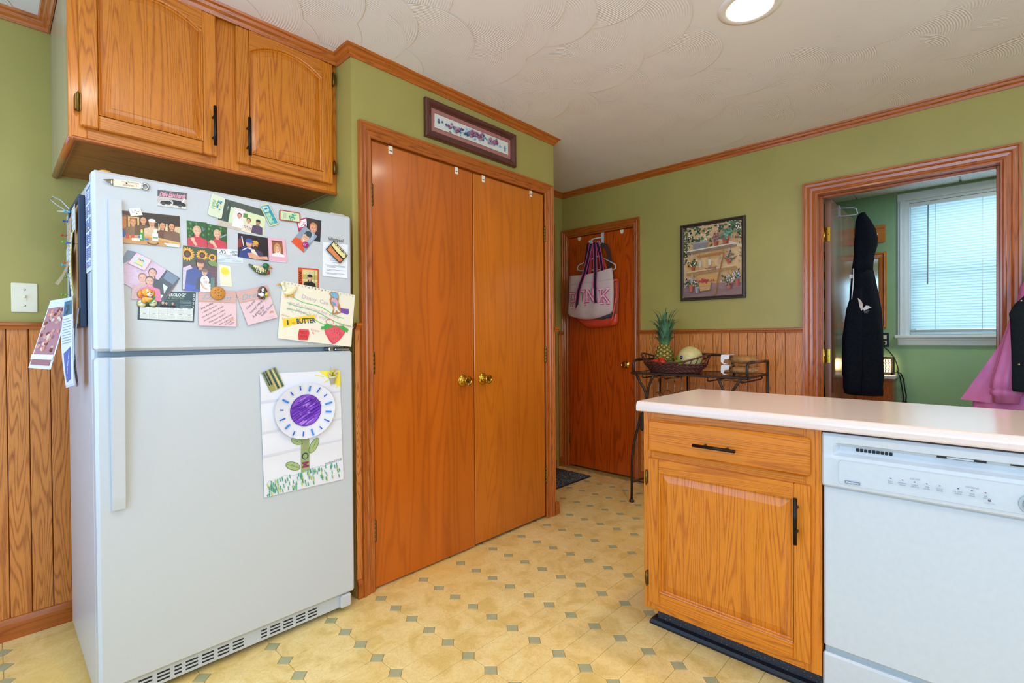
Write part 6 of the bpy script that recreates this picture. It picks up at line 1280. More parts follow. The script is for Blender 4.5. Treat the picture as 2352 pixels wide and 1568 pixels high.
def wineglass(x, y, z, label):
    mb = MB(); mb.lathe([(0, 0), (.033, -.001), (.0335, -.0025), (.03, -.004), (.008, -.008), (.0035, -.014), (.003, -.09), (.006, -.10), (.018, -.107), (.032, -.125), (.038, -.15), (.036, -.18), (.030, -.205), (.0292, -.205), (.0352, -.18), (.0372, -.15), (.031, -.126), (.017, -.109), (0, -.104)], (x, y, z), seg=24)
    return ob('wine_glass', mb, 'glass', label=label, cat='wine glass', group='wine glasses hanging under the cart')
for x, y, l in ((-1.572, 3.10, 'hanging wine glass nearest the dark door, front row'), (-1.578, 3.24, 'hanging wine glass nearest the dark door, behind the front one'), (-1.470, 3.12, 'second hanging wine glass from the dark door, front row'), (-1.490, 3.27, 'second hanging wine glass from the dark door, rear row'), (-1.150, 3.12, 'hanging wine glass under the bread packs, front row'), (-1.155, 3.25, 'hanging wine glass under the bread packs, rear row'), (-1.062, 3.12, 'hanging wine glass nearest the mudroom doorway, front row'), (-1.066, 3.25, 'hanging wine glass nearest the mudroom doorway, rear row')):
    wineglass(x, y, .8655, l)
# basket
BX, BY, BZ = -1.512, 3.215, ZT+.0055
bk = root('fruit_basket', (BX, BY, BZ), 'dark brown boat shaped wicker fruit basket on the glass cart top', 'basket')
M['wicker'] = plain('dark_wicker', '#5c2e20', .6, noise=.3, nscale=120)
ecc = lambda t: (math.cos(t), math.sin(t))
def rimz(t): return .066+.058*abs(math.cos(t))**2.2
for k in range(7):
    mb = MB(); f = k/6; a, b = .165+.050*f, .105+.025*f; pts = []
    for j in range(150):
        t = 2*PI*j/150; wv = .0042*math.sin(t*30+PI*(k % 2)); pts.append((BX+(a+wv)*math.cos(t), BY+(b+wv)*math.sin(t), BZ+.005+.0088*k+.0012*math.sin(t*30)))
    mb.tube(pts, .0052, 6, closed=True); ob('weave_ring', mb, 'wicker', parent=bk)
mb = MB(); mb.lathe([(0, .001), (.97, .001), (1.0, .003), (.97, .006), (0, .006)], (0, 0, 0), seg=40); mb.v = [Vector((BX+p.x*.165, BY+p.y*.105, BZ+p.z)) for p in mb.v]; ob('base', mb, 'wicker', parent=bk)
mb = MB(); mb.tube([(BX+.238*math.cos(2*PI*j/72), BY+.148*math.sin(2*PI*j/72), BZ+rimz(2*PI*j/72)) for j in range(72)], .0058, 8, closed=True); ob('rim', mb, 'wicker', parent=bk)
for j in range(30):
    t = 2*PI*j/30; t2 = t+.06; mb = MB(); mb.tube([(BX+.215*math.cos(t), BY+.130*math.sin(t), BZ+.055), (BX+.238*math.cos(t2), BY+.148*math.sin(t2), BZ+rimz(t2))], .0030, 6); ob('spoke', mb, 'wicker', parent=bk)
# pineapple
PX, PYy, PZ = -1.588, 3.215, BZ+.008
pa = root('pineapple', (PX, PYy, PZ), 'whole pineapple with tall green crown standing in the wicker basket', 'pineapple')
mb = MB(); rows = []; NR, NC = 36, 48
for i in range(NR+1):
    f = i/NR; th = PI*(.06+.88*f); r0 = math.sin(th)**.55; row = []
    for j in range(NC):
        ph = 2*PI*j/NC; u1 = (ph*8/(2*PI)+f*7) % 1-.5; u2 = (ph*8/(2*PI)-f*7) % 1-.5; eye = max(0, 1-1.6*max(abs(u1), abs(u2)))
        row.append((PX+(.060*r0+.006*eye)*math.cos(ph), PYy+(.060*r0+.006*eye)*math.sin(ph), PZ+.190*(1-f)))
    rows.append(row)
def pcol(i, j):
    f = i/NR; ph = 2*PI*j/NC; u1 = (ph*8/(2*PI)+f*7) % 1-.5; u2 = (ph*8/(2*PI)-f*7) % 1-.5; m_ = max(abs(u1), abs(u2))
    return lin('#c8a24a') if m_ < .18 else lin('#a8862e') if m_ < .3 else lin('#6a6420') if m_ < .42 else lin('#3c4418')
mb.quads(rows[::-1], closed=True, smooth=True, col=lambda i, j: pcol(NR-1-i, j)); ob('fruit', mb, 'cloth_print', parent=pa)
M['leaf'] = plain('pineapple_leaf', '#4f7a55', .45, noise=.25, nscale=70)
def leafmesh(L, wd, curl, tip):
    mb = MB(); rows = []; n_ = 9
    for i in range(n_+1):
        t = i/n_; ww = wd*(1-t)**.75*(.75+.5*t) if t < 1 else 0; out = curl*L*t*t+tip*L*max(0, t-.72)**2*9; z = L*t*(1-.22*t*t*curl*2)-tip*L*max(0, t-.8)**2*5
        rows.append([(out-.18*ww, -ww, z), (out+.10*ww, -ww*.5, z), (out+.22*ww, 0, z), (out+.10*ww, ww*.5, z), (out-.18*ww, ww, z)])
    mb.quads(rows, smooth=True); return mesh_of('leaf', mb, M['leaf'])
LM = [leafmesh(.24, .017, .16, .1), leafmesh(.20, .018, .30, .3), leafmesh(.15, .016, .45, .2), leafmesh(.09, .013, .65, .5), leafmesh(.25, .014, .12, .5)]
rg = random.Random(17); k = 0
for tier, (n_, zz, rr_, ms) in enumerate(((6, .205, .004, (0, 4)), (8, .195, .010, (0, 1)), (10, .185, .016, (1, 1)), (12, .182, .021, (2, 1)), (14, .178, .025, (2, 3)), (16, .176, .029, (3, 3)))):
    for j in range(n_):
        a = 2*PI*j/n_+tier*.5+rg.uniform(-.15, .15); o = bpy.data.objects.new('leaf', LM[ms[j % 2]]); COL.objects.link(o); o.parent = pa
        o.location = (rr_*math.cos(a)+.004, rr_*math.sin(a), zz); s = rg.uniform(.9, 1.12); o.scale = (s, s, s); o.rotation_euler = (0, .07+rg.uniform(-.04, .1), a)
# other fruit
ml = root('melon', (-1.408, 3.225, BZ+.004), 'pale yellow honeydew melon with a round sticker in the basket', 'melon')
M['melon'] = plain('melon_rind', '#cdbf80', .45, noise=.10, nscale=35, bump=.1)
mb = MB(); mb.ball((-1.408, 3.225, BZ+.010+.083), (.081, .081, .083), 32, 20); ob('rind', mb, 'melon', parent=ml)
d_ = Vector((-.34, -.93, .12)).normalized(); mb = MB(); mb.lathe([(0, .0), (.0125, -.0008), (.012, .0004), (0, .0012)], Vector((-1.408, 3.225, BZ+.093))+d_*.0812, d_, 18, col=lin('#26242a')); mb.lathe([(0, .0014), (.005, .0008), (.0045, .0016), (0, .002)], Vector((-1.408, 3.225, BZ+.093))+d_*.0812, d_, 12, col=lin('#8a8890')); mb.lathe([(0, .0005), (.005, .0), (.005, .0014), (0, .0018)], Vector((-1.408, 3.225, BZ+.093))+(d_+Vector((.08, 0, .17))).normalized()*.0812, (d_+Vector((.08, 0, .17))), 10, col=lin('#b8a8d0')); ob('sticker', mb, 'print', parent=ml)
M['lime'] = plain('lime_peel', '#6f9a24', .35, noise=.12, nscale=90, bump=.15); M['tomato'] = plain('tomato_skin', '#cf2c16', .2, noise=.05); M['avocado'] = plain('avocado_skin', '#4c4a24', .5, noise=.25, nscale=110, bump=.3); M['stem'] = plain('green_stem', '#4a6a2a', .6)
for (x, y, z), r, l in (((-1.500, 3.262, BZ+.097), .024, 'green lime resting highest, between pineapple and melon'), ((-1.437, 3.115, BZ+.066), .025, 'shiny green lime at the front of the basket below the melon'), ((-1.476, 3.170, BZ+.062), .023, 'yellowish lime half hidden between avocado and front lime')):
    lr = root('lime', (x, y, z-r), l, 'lime', 'limes in the basket'); mb = MB(); mb.ball((x, y, z), (r*1.08, r, r), 20, 14); ob('peel', mb, 'lime', parent=lr); mb = MB(); mb.lathe([(.003, 0), (.0035, .002), (0, .0035)], (x-r*.75, y-r*.6, z+.35*r), (-.75, -.6, .3), 8); ob('nub', mb, 'stem', parent=lr)
for (x, y, z), r, l in (((-1.605, 3.122, BZ+.066), .027, 'red tomato nearest the dark door in the basket'), ((-1.553, 3.112, BZ+.064), .029, 'red tomato with a stem scar beside the avocado'), ((-1.580, 3.16, BZ+.083), .024, 'small red tomato behind the other two')):
    tr_ = root('tomato', (x, y, z-r), l, 'tomato', 'tomatoes in the basket'); mb = MB(); mb.ball((x, y, z), (r, r, r*.86), 20, 12, fn=lambda d: 1+.02*math.cos(5*math.atan2(d.y, d.x))*(1-abs(d.z))); ob('skin', mb, 'tomato', parent=tr_)
    mb = MB()
    for k in range(5): a = 2*PI*k/5; mb.tube([(x+.002, y, z+r*.84), (x+.009*math.cos(a), y+.009*math.sin(a), z+r*.85), (x+.014*math.cos(a), y+.014*math.sin(a), z+r*.80)], [.002, .0018, .0005], 5)
    mb.tube([(x, y, z+r*.8), (x, y, z+r*1.05)], .0016, 6); ob('stem', mb, 'stem', parent=tr_)
av = root('avocado', (-1.508, 3.13, BZ+.03), 'dark green avocado lying between tomatoes and limes', 'avocado'); mb = MB(); mb.ball((-1.505, 3.13, BZ+.060), (.040, .027, .027), 20, 12, fn=lambda d: 1-.16*max(0, d.x)); ob('peel', mb, 'avocado', parent=av); mb = MB(); mb.lathe([(.003, 0), (.003, .003), (0, .004)], (-1.472, 3.13, BZ+.060), (1, 0, 0), 8); ob('stem', mb, 'stem', parent=av)
# bread packs
M['bread'] = plain('baked_bread', '#b07a3c', .7, noise=.3, nscale=45, bump=.3); M['card'] = plain('white_card', '#e6e8e6', .6); M['pack'] = panem('clear_pack_plastic', (.95, .95, .95, 1), .05)
for zb, l, nrol in ((ZT+.0065, 'clear plastic bread pack lying directly on the cart glass', 4), (ZT+.0715, 'clear plastic bread pack stacked on top of the other one', 5)):
    bp = root('bread_pack', (-1.07, 3.2, zb), l, 'food pack', 'bread packs on the cart'); mb = MB(); x0_, x1_, ya, yb = -1.165, -.968, 3.135, 3.265
    rows = []
    for i, (ins, z) in enumerate(((.012, 0), (.004, .006), (0, .024), (-.004, .026), (-.004, .029), (.002, .031), (.010, .054), (.020, .060))): rows.append([(x0_+ins, ya+ins, zb+z), (x1_-ins, ya+ins, zb+z), (x1_-ins, yb-ins, zb+z), (x0_+ins, yb-ins, zb+z)])
    mb.quads(rows, smooth=False, closed=True); mb.face(rows[0][::-1]); mb.face(rows[-1]); ob('clear_box', mb, 'pack', parent=bp)
    mb = MB(); mb.ball((-1.062, 3.2, zb+.030), (.082, .046, .026), 40, 20, fn=lambda d: 1+.075*math.sin(d.x*(26 if nrol > 4 else 20))*(1 if d.z > -.5 else 0)); ob('loaf', mb, 'bread', parent=bp)
    mb = MB(); mb.prism([(-1.169, zb+.060), (-1.118, zb+.0625), (-1.122, zb+.036), (-1.150, zb+.031), (-1.157, zb+.010), (-1.128, zb+.004), (-1.152, zb+.002), (-1.171, zb+.016), (-1.171, zb+.034)], 1, ya-.004, ya-.001); mb.box((-1.168, ya-.003, zb+.0603), (-1.118, ya+.09, zb+.0615)); ob('label_card', mb, 'card', parent=bp)
mb = MB(); mb.box((-1.160, 3.16, ZT+.1335), (-1.135, 3.22, ZT+.1350)); ob('red_tag', mb, plain('red_tag', '#d0442c', .5), label='small red paper tag on top of the upper bread pack', cat='tag')
# ================================================================== door mat
dm = root('door_mat', (-2.5, 3.02, 0), 'dark flecked rectangular door mat in the hallway corner', 'mat')
mb = MB(); mb.box((-2.688, 2.68, .0005), (-2.300, 3.355, .010), .002); mt = ob('pile', mb, 'mat', parent=dm)
mb = MB()
for i in range(30): mb.tube([(-2.685, 2.69+.0225*i, .010), (-2.302, 2.69+.0225*i, .010)], .0045, 6)
ob('ribs', mb, 'mat', parent=dm)
mb = MB(); mb.sweep([(-2.300, 2.68, 0), (-2.300, 3.355, 0), (-2.690, 3.355, 0), (-2.690, 2.68, 0)], (0, 0, 1), [(-.010, .0005), (.004, .0005), (.002, .008), (-.010, .011)], closed=True); ob('border', mb, 'kick_base', parent=dm)
# ================================================================== bags on the far door
hk = root('door_hook', (-2.287, YN+.012, 1.99), 'white over-the-door hook holding the tote bags', 'hook')
mb = MB(); mb.box((-2.300, YN+.008, 1.900), (-2.274, YN+.0115, 2.006), .0008); mb.box((-2.300, YN+.008, 2.0025), (-2.274, YN+.05, 2.0055), .0006); ob('strap_plate', mb, 'white_plastic', parent=hk)
mb = MB(); mb.tube([(-2.285, YN+.009, 1.965), (-2.31, 3.50, 1.960), (-2.345, 3.470, 1.950), (-2.352, 3.462, 1.93), (-2.350, 3.452, 1.905), (-2.335, 3.43, 1.893), (-2.322, 3.415, 1.905)], .0055, 8); mb.tube([(-2.287, YN+.009, 1.915), (-2.300, 3.47, 1.905), (-2.305, 3.42, 1.897), (-2.306, 3.40, 1.915)], .0055, 8)
mb.ball((-2.372, 3.47, 1.932), .013, 12, 8); mb.tube([(-2.345, 3.470, 1.950), (-2.372, 3.47, 1.932)], .0055, 8); ob('prong', mb, 'white_plastic', parent=hk)
mb = MB(); mb.tube([(-2.312, 3.475, 1.905), (-2.300, 3.478, 1.928), (-2.283, 3.48, 1.923), (-2.280, 3.48, 1.89), (-2.284, 3.48, 1.82), (-2.288, 3.48, 1.806)], .0032, 8)
mb.tube([(-2.288, 3.48, 1.806), (-2.15, 3.475, 1.728), (-2.128, 3.475, 1.712), (-2.127, 3.475, 1.690), (-2.145, 3.475, 1.678), (-2.29, 3.475, 1.690), (-2.48, 3.475, 1.700), (-2.502, 3.475, 1.712), (-2.503, 3.475, 1.735), (-2.485, 3.475, 1.752), (-2.288, 3.48, 1.806)], .0048, 8); ob('clothes_hanger', mb, 'white_plastic', label='white plastic clothes hanger behind the tote bags', cat='hanger')
def bagmesh(mb, rowsL, yf, yb, bulge, nseg=14, skew=None):
    """rowsL: list of (xl, zl, xr, zr) from top to bottom; closed cushion"""
    rows = []; k = len(rowsL)
    for i, (xl, zl, xr, zr) in enumerate(rowsL):
        f = i/(k-1); th = bulge*math.sin(PI*min(1, .18+.82*f))**.7 if f < 1 else .012; row = []
        for j in range(nseg+1):
            t = j/nseg; prof = math.sin(PI*t)**.45; sag = skew(t, f) if skew else 0; wr = .006*math.sin(t*17+f*4)*math.sin(PI*f)
            row.append((xl+(xr-xl)*t, yf-th*prof*.6-wr*prof+.02, zl+(zr-zl)*t+sag))
        for j in range(nseg-1, 0, -1):
            t = j/nseg; prof = math.sin(PI*t)**.45; sag = skew(t, f) if skew else 0
            row.append((xl+(xr-xl)*t, yf+th*prof*.4+.02, zl+(zr-zl)*t+sag))
        rows.append(row)
    mb.quads(rows, closed=True); mb.face(rows[-1]); return rows
rb = root('clear_tote', (-2.33, 3.46, 1.21), 'coral and clear vinyl tote bag hanging behind the pink tote', 'bag')
M['smoke_vinyl'] = plain('smoky_vinyl', '#53423f', .25, noise=.35, nscale=18); M['coral_dark'] = plain('dull_coral_vinyl', '#b0543f', .25, noise=.15, nscale=20)  # duller coral for the bag's dark see-through body
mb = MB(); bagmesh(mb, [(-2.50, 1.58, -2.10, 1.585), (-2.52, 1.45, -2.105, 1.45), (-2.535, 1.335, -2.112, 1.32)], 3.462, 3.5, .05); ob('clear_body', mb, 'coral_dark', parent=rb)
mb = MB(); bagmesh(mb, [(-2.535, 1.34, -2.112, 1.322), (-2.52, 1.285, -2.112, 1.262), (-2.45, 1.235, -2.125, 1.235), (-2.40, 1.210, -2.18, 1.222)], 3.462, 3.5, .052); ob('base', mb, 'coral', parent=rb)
mb = MB(); mb.tube([(-2.50, 3.46, 1.585), (-2.3, 3.452, 1.578), (-2.10, 3.455, 1.590)], .010, 8); mb.tube([(-2.100, 3.45, 1.585), (-2.108, 3.445, 1.45), (-2.135, 3.43, 1.28), (-2.165, 3.425, 1.235)], .0065, 8); ob('piping', mb, 'coral', parent=rb)
mb = MB(); mb.ball((-2.26, 3.452, 1.325), (.15, .032, .045), 24, 12, fn=lambda d: 1+.08*math.sin(d.x*11)); ob('contents', mb, plain('grey_knit', '#4a4c54', .9, noise=.4, nscale=80), parent=rb)
def ribbon(par, name, pts, width, mats=None, cols=None, mat='cloth_print', wdir=(1, 0, 0), th=.0016):
    """flat strap with lengthwise stripes; wdir: direction across it"""
    mb = MB(); P = [Vector(p) for p in pts]; n_ = len(cols)
    for i in range(len(P)-1):
        t0 = (P[min(i+1, len(P)-1)]-P[max(i-1, 0)]).normalized(); t1 = (P[min(i+2, len(P)-1)]-P[i]).normalized(); wv = Vector(wdir)
        w0 = (wv-t0*wv.dot(t0)).normalized()*width/2; w1 = (wv-t1*wv.dot(t1)).normalized()*width/2; n0 = w0.cross(t0).normalized()*th
        for j in range(n_):
            a, b = -1+2*j/n_, -1+2*(j+1)/n_; c = lin(cols[j]); q = [P[i]+w0*a, P[i]+w0*b, P[i+1]+w1*b, P[i+1]+w1*a]
            mb.face(q, col=c, uv=[(0, 0)]*4); mb.face([p+n0 for p in q][::-1], col=c, uv=[(0, 0)]*4)
    return ob(name, mb, mat, parent=par, fix=False)
PK, BKc = '#d04a8c', '#1c1620'
STR = [PK, BKc, BKc, BKc, PK]
ribbon(rb, 'handle', [(-2.352, 3.452, 1.912), (-2.356, 3.448, 1.80), (-2.362, 3.445, 1.58)], .026, cols=['#d8482e'])
ribbon(rb, 'handle', [(-2.29, 3.46, 1.90), (-2.25, 3.455, 1.80), (-2.19, 3.45, 1.66), (-2.17, 3.45, 1.58)], .02, cols=['#c8442c'])
dbag = root('dark_bag', (-2.3, 3.49, 1.5), 'dark straps of a navy and brown bag hanging behind the totes', 'bag')
ribbon(dbag, 'strap', [(-2.372, 3.462, 1.918), (-2.386, 3.458, 1.82), (-2.408, 3.455, 1.66), (-2.41, 3.46, 1.5)], .05, cols=['#1d1d2c'])
ribbon(dbag, 'strap', [(-2.275, 3.485, 1.895), (-2.225, 3.485, 1.88), (-2.200, 3.485, 1.82), (-2.185, 3.485, 1.72), (-2.18, 3.49, 1.55)], .040, cols=['#4a3024'])
mb = MB(); mb.box((-2.44, 3.508, 1.36), (-2.16, 3.526, 1.62), .008); ob('pouch', mb, 'navy', parent=dbag)
tb = root('tote_bag', (-2.34, 3.40, 1.29), 'blush canvas tote bag reading PINK with striped straps on the far door', 'bag')
mb = MB(); TBR = [(-2.546, 1.657, -2.125, 1.684), (-2.552, 1.60, -2.118, 1.63), (-2.552, 1.56, -2.112, 1.575), (-2.556, 1.47, -2.111, 1.47), (-2.564, 1.39, -2.114, 1.39), (-2.570, 1.342, -2.118, 1.35), (-2.545, 1.313, -2.138, 1.322), (-2.45, 1.290, -2.24, 1.294)]
bagmesh(mb, TBR, 3.395, 3.42, .060, 22, lambda t, f: -.018*math.sin(PI*t)*(1-f)**2-.010*math.sin(PI*t)*f); ob('body', mb, 'canvas', parent=tb)
def bagfront(x, z, d=.0):
    f = min(1, max(0, (1.66-z)/.36)); t = min(.98, max(.02, (x+2.556)/.445)); th = .060*math.sin(PI*min(1, .18+.82*f))**.7; prof = math.sin(PI*t)**.45
    return Vector((x, 3.395+.02-th*prof*.6-abs(.006*math.sin(PI*f)*prof)-.0035-d, z))
mb = MB(); mb.tube([bagfront(-2.553+.0198*i, 1.578+.0007*i-.006*math.sin(PI*i/22), -.003) for i in range(23)], .0012, 5); ob('hem_seam', mb, 'canvas', parent=tb)
P = Print(.40, .155, lambda u, v, z=0.0: bagfront(-2.535+.40*u, 1.528-.155*v, z-.0025), step=.00009)
for ch, u, v, h, w_ in (('P', .02, .92, .118, .075), ('I', .335, .80, .110, .05), ('N', .465, .64, .105, .085), ('K', .775, .80, .115, .09)):
    # slab serif varsity letters: pink outline strokes on a pale fill
    W2, H2_ = .40, .155; U0 = u; V0 = v-h/H2_; du = w_/W2; dv = h/H2_
    seg = {'P': [((.2, 0), (.2, 1)), ((.2, 0), (.75, 0)), ((.75, 0), (.9, .12)), ((.9, .12), (.9, .42)), ((.9, .42), (.75, .55)), ((.75, .55), (.2, .55)), ((-.05, 1), (.45, 1)), ((-.05, 0), (.3, 0))],
           'I': [((.5, 0), (.5, 1)), ((.1, 0), (.9, 0)), ((.1, 1), (.9, 1))],
           'N': [((.15, 0), (.15, 1)), ((.15, 0), (.85, 1)), ((.85, 0), (.85, 1)), ((-.05, 0), (.25, 0)), ((-.05, 1), (.35, 1)), ((.65, 0), (1.05, 0))],
           'K': [((.2, 0), (.2, 1)), ((.9, 0), (.25, .55)), ((.42, .42), (.95, 1)), ((-.02, 0), (.42, 0)), ((-.02, 1), (.42, 1)), ((.68, 0), (1.05, 0)), ((.72, 1), (1.1, 1))]}[ch]
    for c, wd in (('#d8487c', .024), ('#e6cdc8', .009)):
        for (xa, ya_), (xb, yb_) in seg:
            n_ = 4; e = .10*(1 if c[1] == 'd' else .0); dx, dy = xb-xa, yb_-ya_
            P.line(c, wd, [(U0+du*(xa+dx*(i/n_*(1+e)-e/2)), V0+dv*(ya_+dy*(i/n_*(1+e)-e/2))) for i in range(n_+1)])
ob('lettering', P.mb, 'cloth_print', parent=tb, fix=False)
ribbon(tb, 'strap', [(-2.318, 3.405, 1.900), (-2.335, 3.395, 1.80), bagfront(-2.372, 1.655, .004), bagfront(-2.400, 1.58, .003), bagfront(-2.420, 1.52, .003), bagfront(-2.442, 1.42, .003), bagfront(-2.460, 1.335, .003)], .036, cols=STR)
ribbon(tb, 'strap', [(-2.283, 3.40, 1.905), (-2.270, 3.392, 1.80), bagfront(-2.263, 1.66, .004), bagfront(-2.260, 1.56, .003), bagfront(-2.258, 1.45, .003), bagfront(-2.256, 1.355, .003)], .036, cols=STR)
ribbon(tb, 'rear_strap', [(-2.262, 3.412, 1.903), (-2.238, 3.42, 1.80), (-2.225, 3.43, 1.665)], .034, cols=STR)
ribbon(tb, 'rear_strap', [(-2.325, 3.415, 1.895), (-2.345, 3.425, 1.80), (-2.385, 3.435, 1.64)], .030, cols=STR)
# ================================================================== mudroom
wh = root('door_rack', (OP0+.061, 3.91, 1.96), 'white wire over-door rack at the top of the open mudroom door', 'hook')
mb = MB(); X = OP0+.062; mb.box((X, 3.902, 1.925), (X+.004, 3.918, 2.0), .001); mb.box((OP0+.022, 3.902, 1.9955), (X+.004, 3.918, 1.999)); mb.tube([(X+.002, 3.91, 1.982), (X+.075, 3.915, 1.972), (X+.092, 3.917, 1.962), (X+.098, 3.92, 1.932), (X+.090, 3.92, 1.926), (X+.002, 3.91, 1.928)], .0032, 8); ob('wire', mb, 'white_plastic', parent=wh)
def loft(mb, secs, n_=28, fold=.0, nf=7, ph=0.0, cap=True):
    """secs: (z, cx, cy, rx, ry)"""
    rows = []
    for i, (z, cx, cy, rx, ry) in enumerate(secs):
        row = []
        for j in range(n_):
            a = 2*PI*j/n_; s = 1+fold*math.sin(nf*a+ph+z*5)+fold*.6*math.sin((nf-3)*a-z*9); row.append((cx+rx*s*math.cos(a), cy+ry*s*math.sin(a), z))
        rows.append(row)
    mb.quads(rows, closed=True)
    if cap: mb.face(rows[0]); mb.face(rows[-1][::-1])
HY = 3.94
hd = root('hoodie', (-.56, HY, .74), 'black hooded sweatshirt hanging by its hood on the open mudroom door', 'hoodie')
mb = MB(); loft(mb, [(1.936, -.556, HY, .012, .012), (1.92, -.562, HY, .025, .024), (1.88, -.556, HY, .042, .035), (1.82, -.544, HY, .056, .045), (1.76, -.540, HY, .063, .052), (1.71, -.542, HY, .063, .055), (1.66, -.548, HY, .056, .056), (1.60, -.556, HY, .056, .056), (1.545, -.560, HY, .058, .056)], fold=.02, nf=6); ob('hood', mb, 'black_cloth', parent=hd)
mb = MB(); loft(mb, [(1.555, -.557, HY, .057, .056), (1.50, -.556, HY, .066, .062), (1.40, -.552, HY, .076, .070), (1.30, -.551, HY, .088, .075), (1.15, -.548, HY, .096, .080), (1.0, -.546, HY, .100, .082), (.86, -.543, HY, .100, .080), (.80, -.545, HY, .096, .076), (.745, -.545, HY, .098, .076)], fold=.045, nf=7); ob('body', mb, 'black_cloth', parent=hd)
mb = MB(); loft(mb, [(1.475, -.565, HY-.03, .008, .008), (1.45, -.570, HY-.045, .024, .022), (1.42, -.575, HY-.055, .035, .030), (1.30, -.590, HY-.065, .048, .035), (1.12, -.600, HY-.07, .056, .040), (.98, -.602, HY-.07, .058, .040), (.875, -.600, HY-.07, .060, .040), (.865, -.600, HY-.07, .055, .036), (.79, -.602, HY-.068, .052, .034), (.755, -.600, HY-.066, .046, .032)], fold=.06, nf=5); ob('sleeve', mb, 'black_cloth', parent=hd)
for pts in ([(-.600, HY-.052, 1.57), (-.598, HY-.066, 1.49), (-.602, HY-.080, 1.41), (-.604, HY-.088, 1.335)], [(-.615, HY-.045, 1.52), (-.618, HY-.06, 1.44), (-.620, HY-.065, 1.36)]):
    mb = MB(); mb.tube(pts, .0038 if pts[0][2] > 1.55 else .002, 8); ob('drawstring', mb, 'card', parent=hd)
mb = MB(); mb.box((-.622, HY-.050, 1.508), (-.602, HY-.046, 1.532)); ob('neck_tag', mb, 'card', parent=hd)
P = Print(.085, .10, lambda u, v, z=0.0: Vector((-.570+.085*u, HY-.094+.030*u*u-z, 1.375-.10*v)))
P.poly([(.0, .0), (.22, .2), (.32, .45), (.30, .75), (.22, .84), (.12, .6)], '#d8c4b8'); P.poly([(.0, .0), (.12, .1), (.26, .5), (.2, .8)], '#ece4de'); P.poly([(.3, .7), (.5, .5), (.72, .55), (.6, .62), (.85, .6), (.55, .76), (.4, .85)], '#e6e2e2'); P.poly([(.32, .82), (.5, .76), (.72, .82), (.6, 1.0), (.4, 1)], '#3a4048'); P.poly([(.4, .9), (.6, .86), (.52, .98)], '#6a727a')
ob('winged_emblem', P.mb, 'cloth_print', parent=hd, fix=False)
YW = YM
mf = frame_obj('wall_mirror', 'wooden framed mirror on the green mudroom wall behind the hoodie', [(-.80, YW, 1.188), (-.80, YW, 1.775), (-.521, YW, 1.775), (-.521, YW, 1.188)], (0, -1, 0), [(0, 0), (0, .012), (.006, .020), (.014, .022), (.020, .014), (.045, .012), (.050, .008), (.050, 0)], 'oak')
M['mirror'] = plain('mirror_glass', '#c8d4c8', .04, metal=1.0); mb = MB(); mb.box((-.752, YW-.008, 1.236), (-.569, YW-.003, 1.727)); ob('mirror_pane', mb, 'mirror', parent=mf)
pr_ = root('peg_rail', (-.7, YW, 1.85), 'short oak peg rail on the mudroom wall above the mirror', 'rail')
mb = MB(grain=0); mb.box((-.86, YW-.02, 1.850), (-.526, YW-.001, 1.982), .004); ob('board', mb, 'oak', parent=pr_)
for x in (-.80, -.715, -.58):
    mb = MB(); mb.lathe([(.009, 0), (.006, .012), (.006, .03), (.013, .036), (.012, .044), (0, .047)], (x, YW-.02, 1.905), (0, -1, 0), 12); ob('peg', mb, 'ivory', parent=pr_)
ws = root('wall_shelf', (-.93, YW-.09, 1.1), 'dark wooden shelves glimpsed beside the open mudroom door', 'shelf')
for z in (1.06, 1.30, 1.48, 1.62, 1.78):
    mb = MB(grain=0); mb.box((-1.05, YW-.16, z), (-.872, YW-.002, z+.022)); ob('shelf_board', mb, 'trim', parent=ws)
mb = MB(grain=2); mb.box((-1.05, YW-.16, 1.0), (-1.034, YW-.002, 1.86)); mb.box((-.888, YW-.16, 1.0), (-.872, YW-.002, 1.86)) if False else None; ob('shelf_side', mb, 'trim', parent=ws)
ol = root('wall_outlet', (-.53, YW, 1.095), 'black outlet plate with ivory sockets beside the lantern', 'outlet')
mb = MB(); mb.box((-.565, YW-.006, 1.042), (-.506, YW-.0005, 1.150), .003); ob('cover_plate', mb, 'kick_base', parent=ol)
for z in (1.074, 1.118):
    mb = MB(); mb.box((-.552, YW-.008, z-.015), (-.520, YW-.005, z+.015), .004); ob('socket', mb, 'ivory', parent=ol)
mb = MB(); mb.box((-.547, YW-.03, 1.062), (-.527, YW-.008, 1.086), .005); mb.tube([(-.537, YW-.028, 1.068), (-.532, YW-.05, 1.045), (-.50, YW-.045, 1.01), (-.470, YW-.035, .96), (-.452, YW-.03, .90), (-.445, YW-.03, .855), (-.47, YW-.04, .848)], .0035, 7); ob('power_cord', mb, 'kick_base', label='black cord plugged into the outlet and looping to the lantern', cat='cord')
mb = MB(); mb.tube([(-.438, YW-.06, .85), (-.430, YW-.05, .845), (-.415, YW-.03, .80), (-.408, YW-.02, .72), (-.400, YW-.02, .68), (-.405, YW-.02, .6)], .004, 7); mb.tube([(-.455, YW-.05, .87), (-.436, YW-.04, .82), (-.425, YW-.03, .74), (-.415, YW-.025, .66), (-.415, YW-.02, .6)], .004, 7); mb.box((-.424, YW-.035, .60), (-.396, YW-.012, .64), .004); ob('power_cord', mb, 'kick_base', label='black double cord hanging down beside the small cabinet', cat='cord')
sc = root('side_cabinet', (-.64, YW-.12, 0), 'small orange wood cabinet with pale top under the lantern', 'cabinet')
mb = MB(grain=2); mb.box((-.82, YW-.22, 0), (-.462, YW-.002, .812), .002); ob('body', mb, 'trim', parent=sc)
mb = MB(); mb.box((-.84, YW-.235, .812), (-.445, YW-.002, .838), .004); ob('top', mb, 'counter_edge', parent=sc)
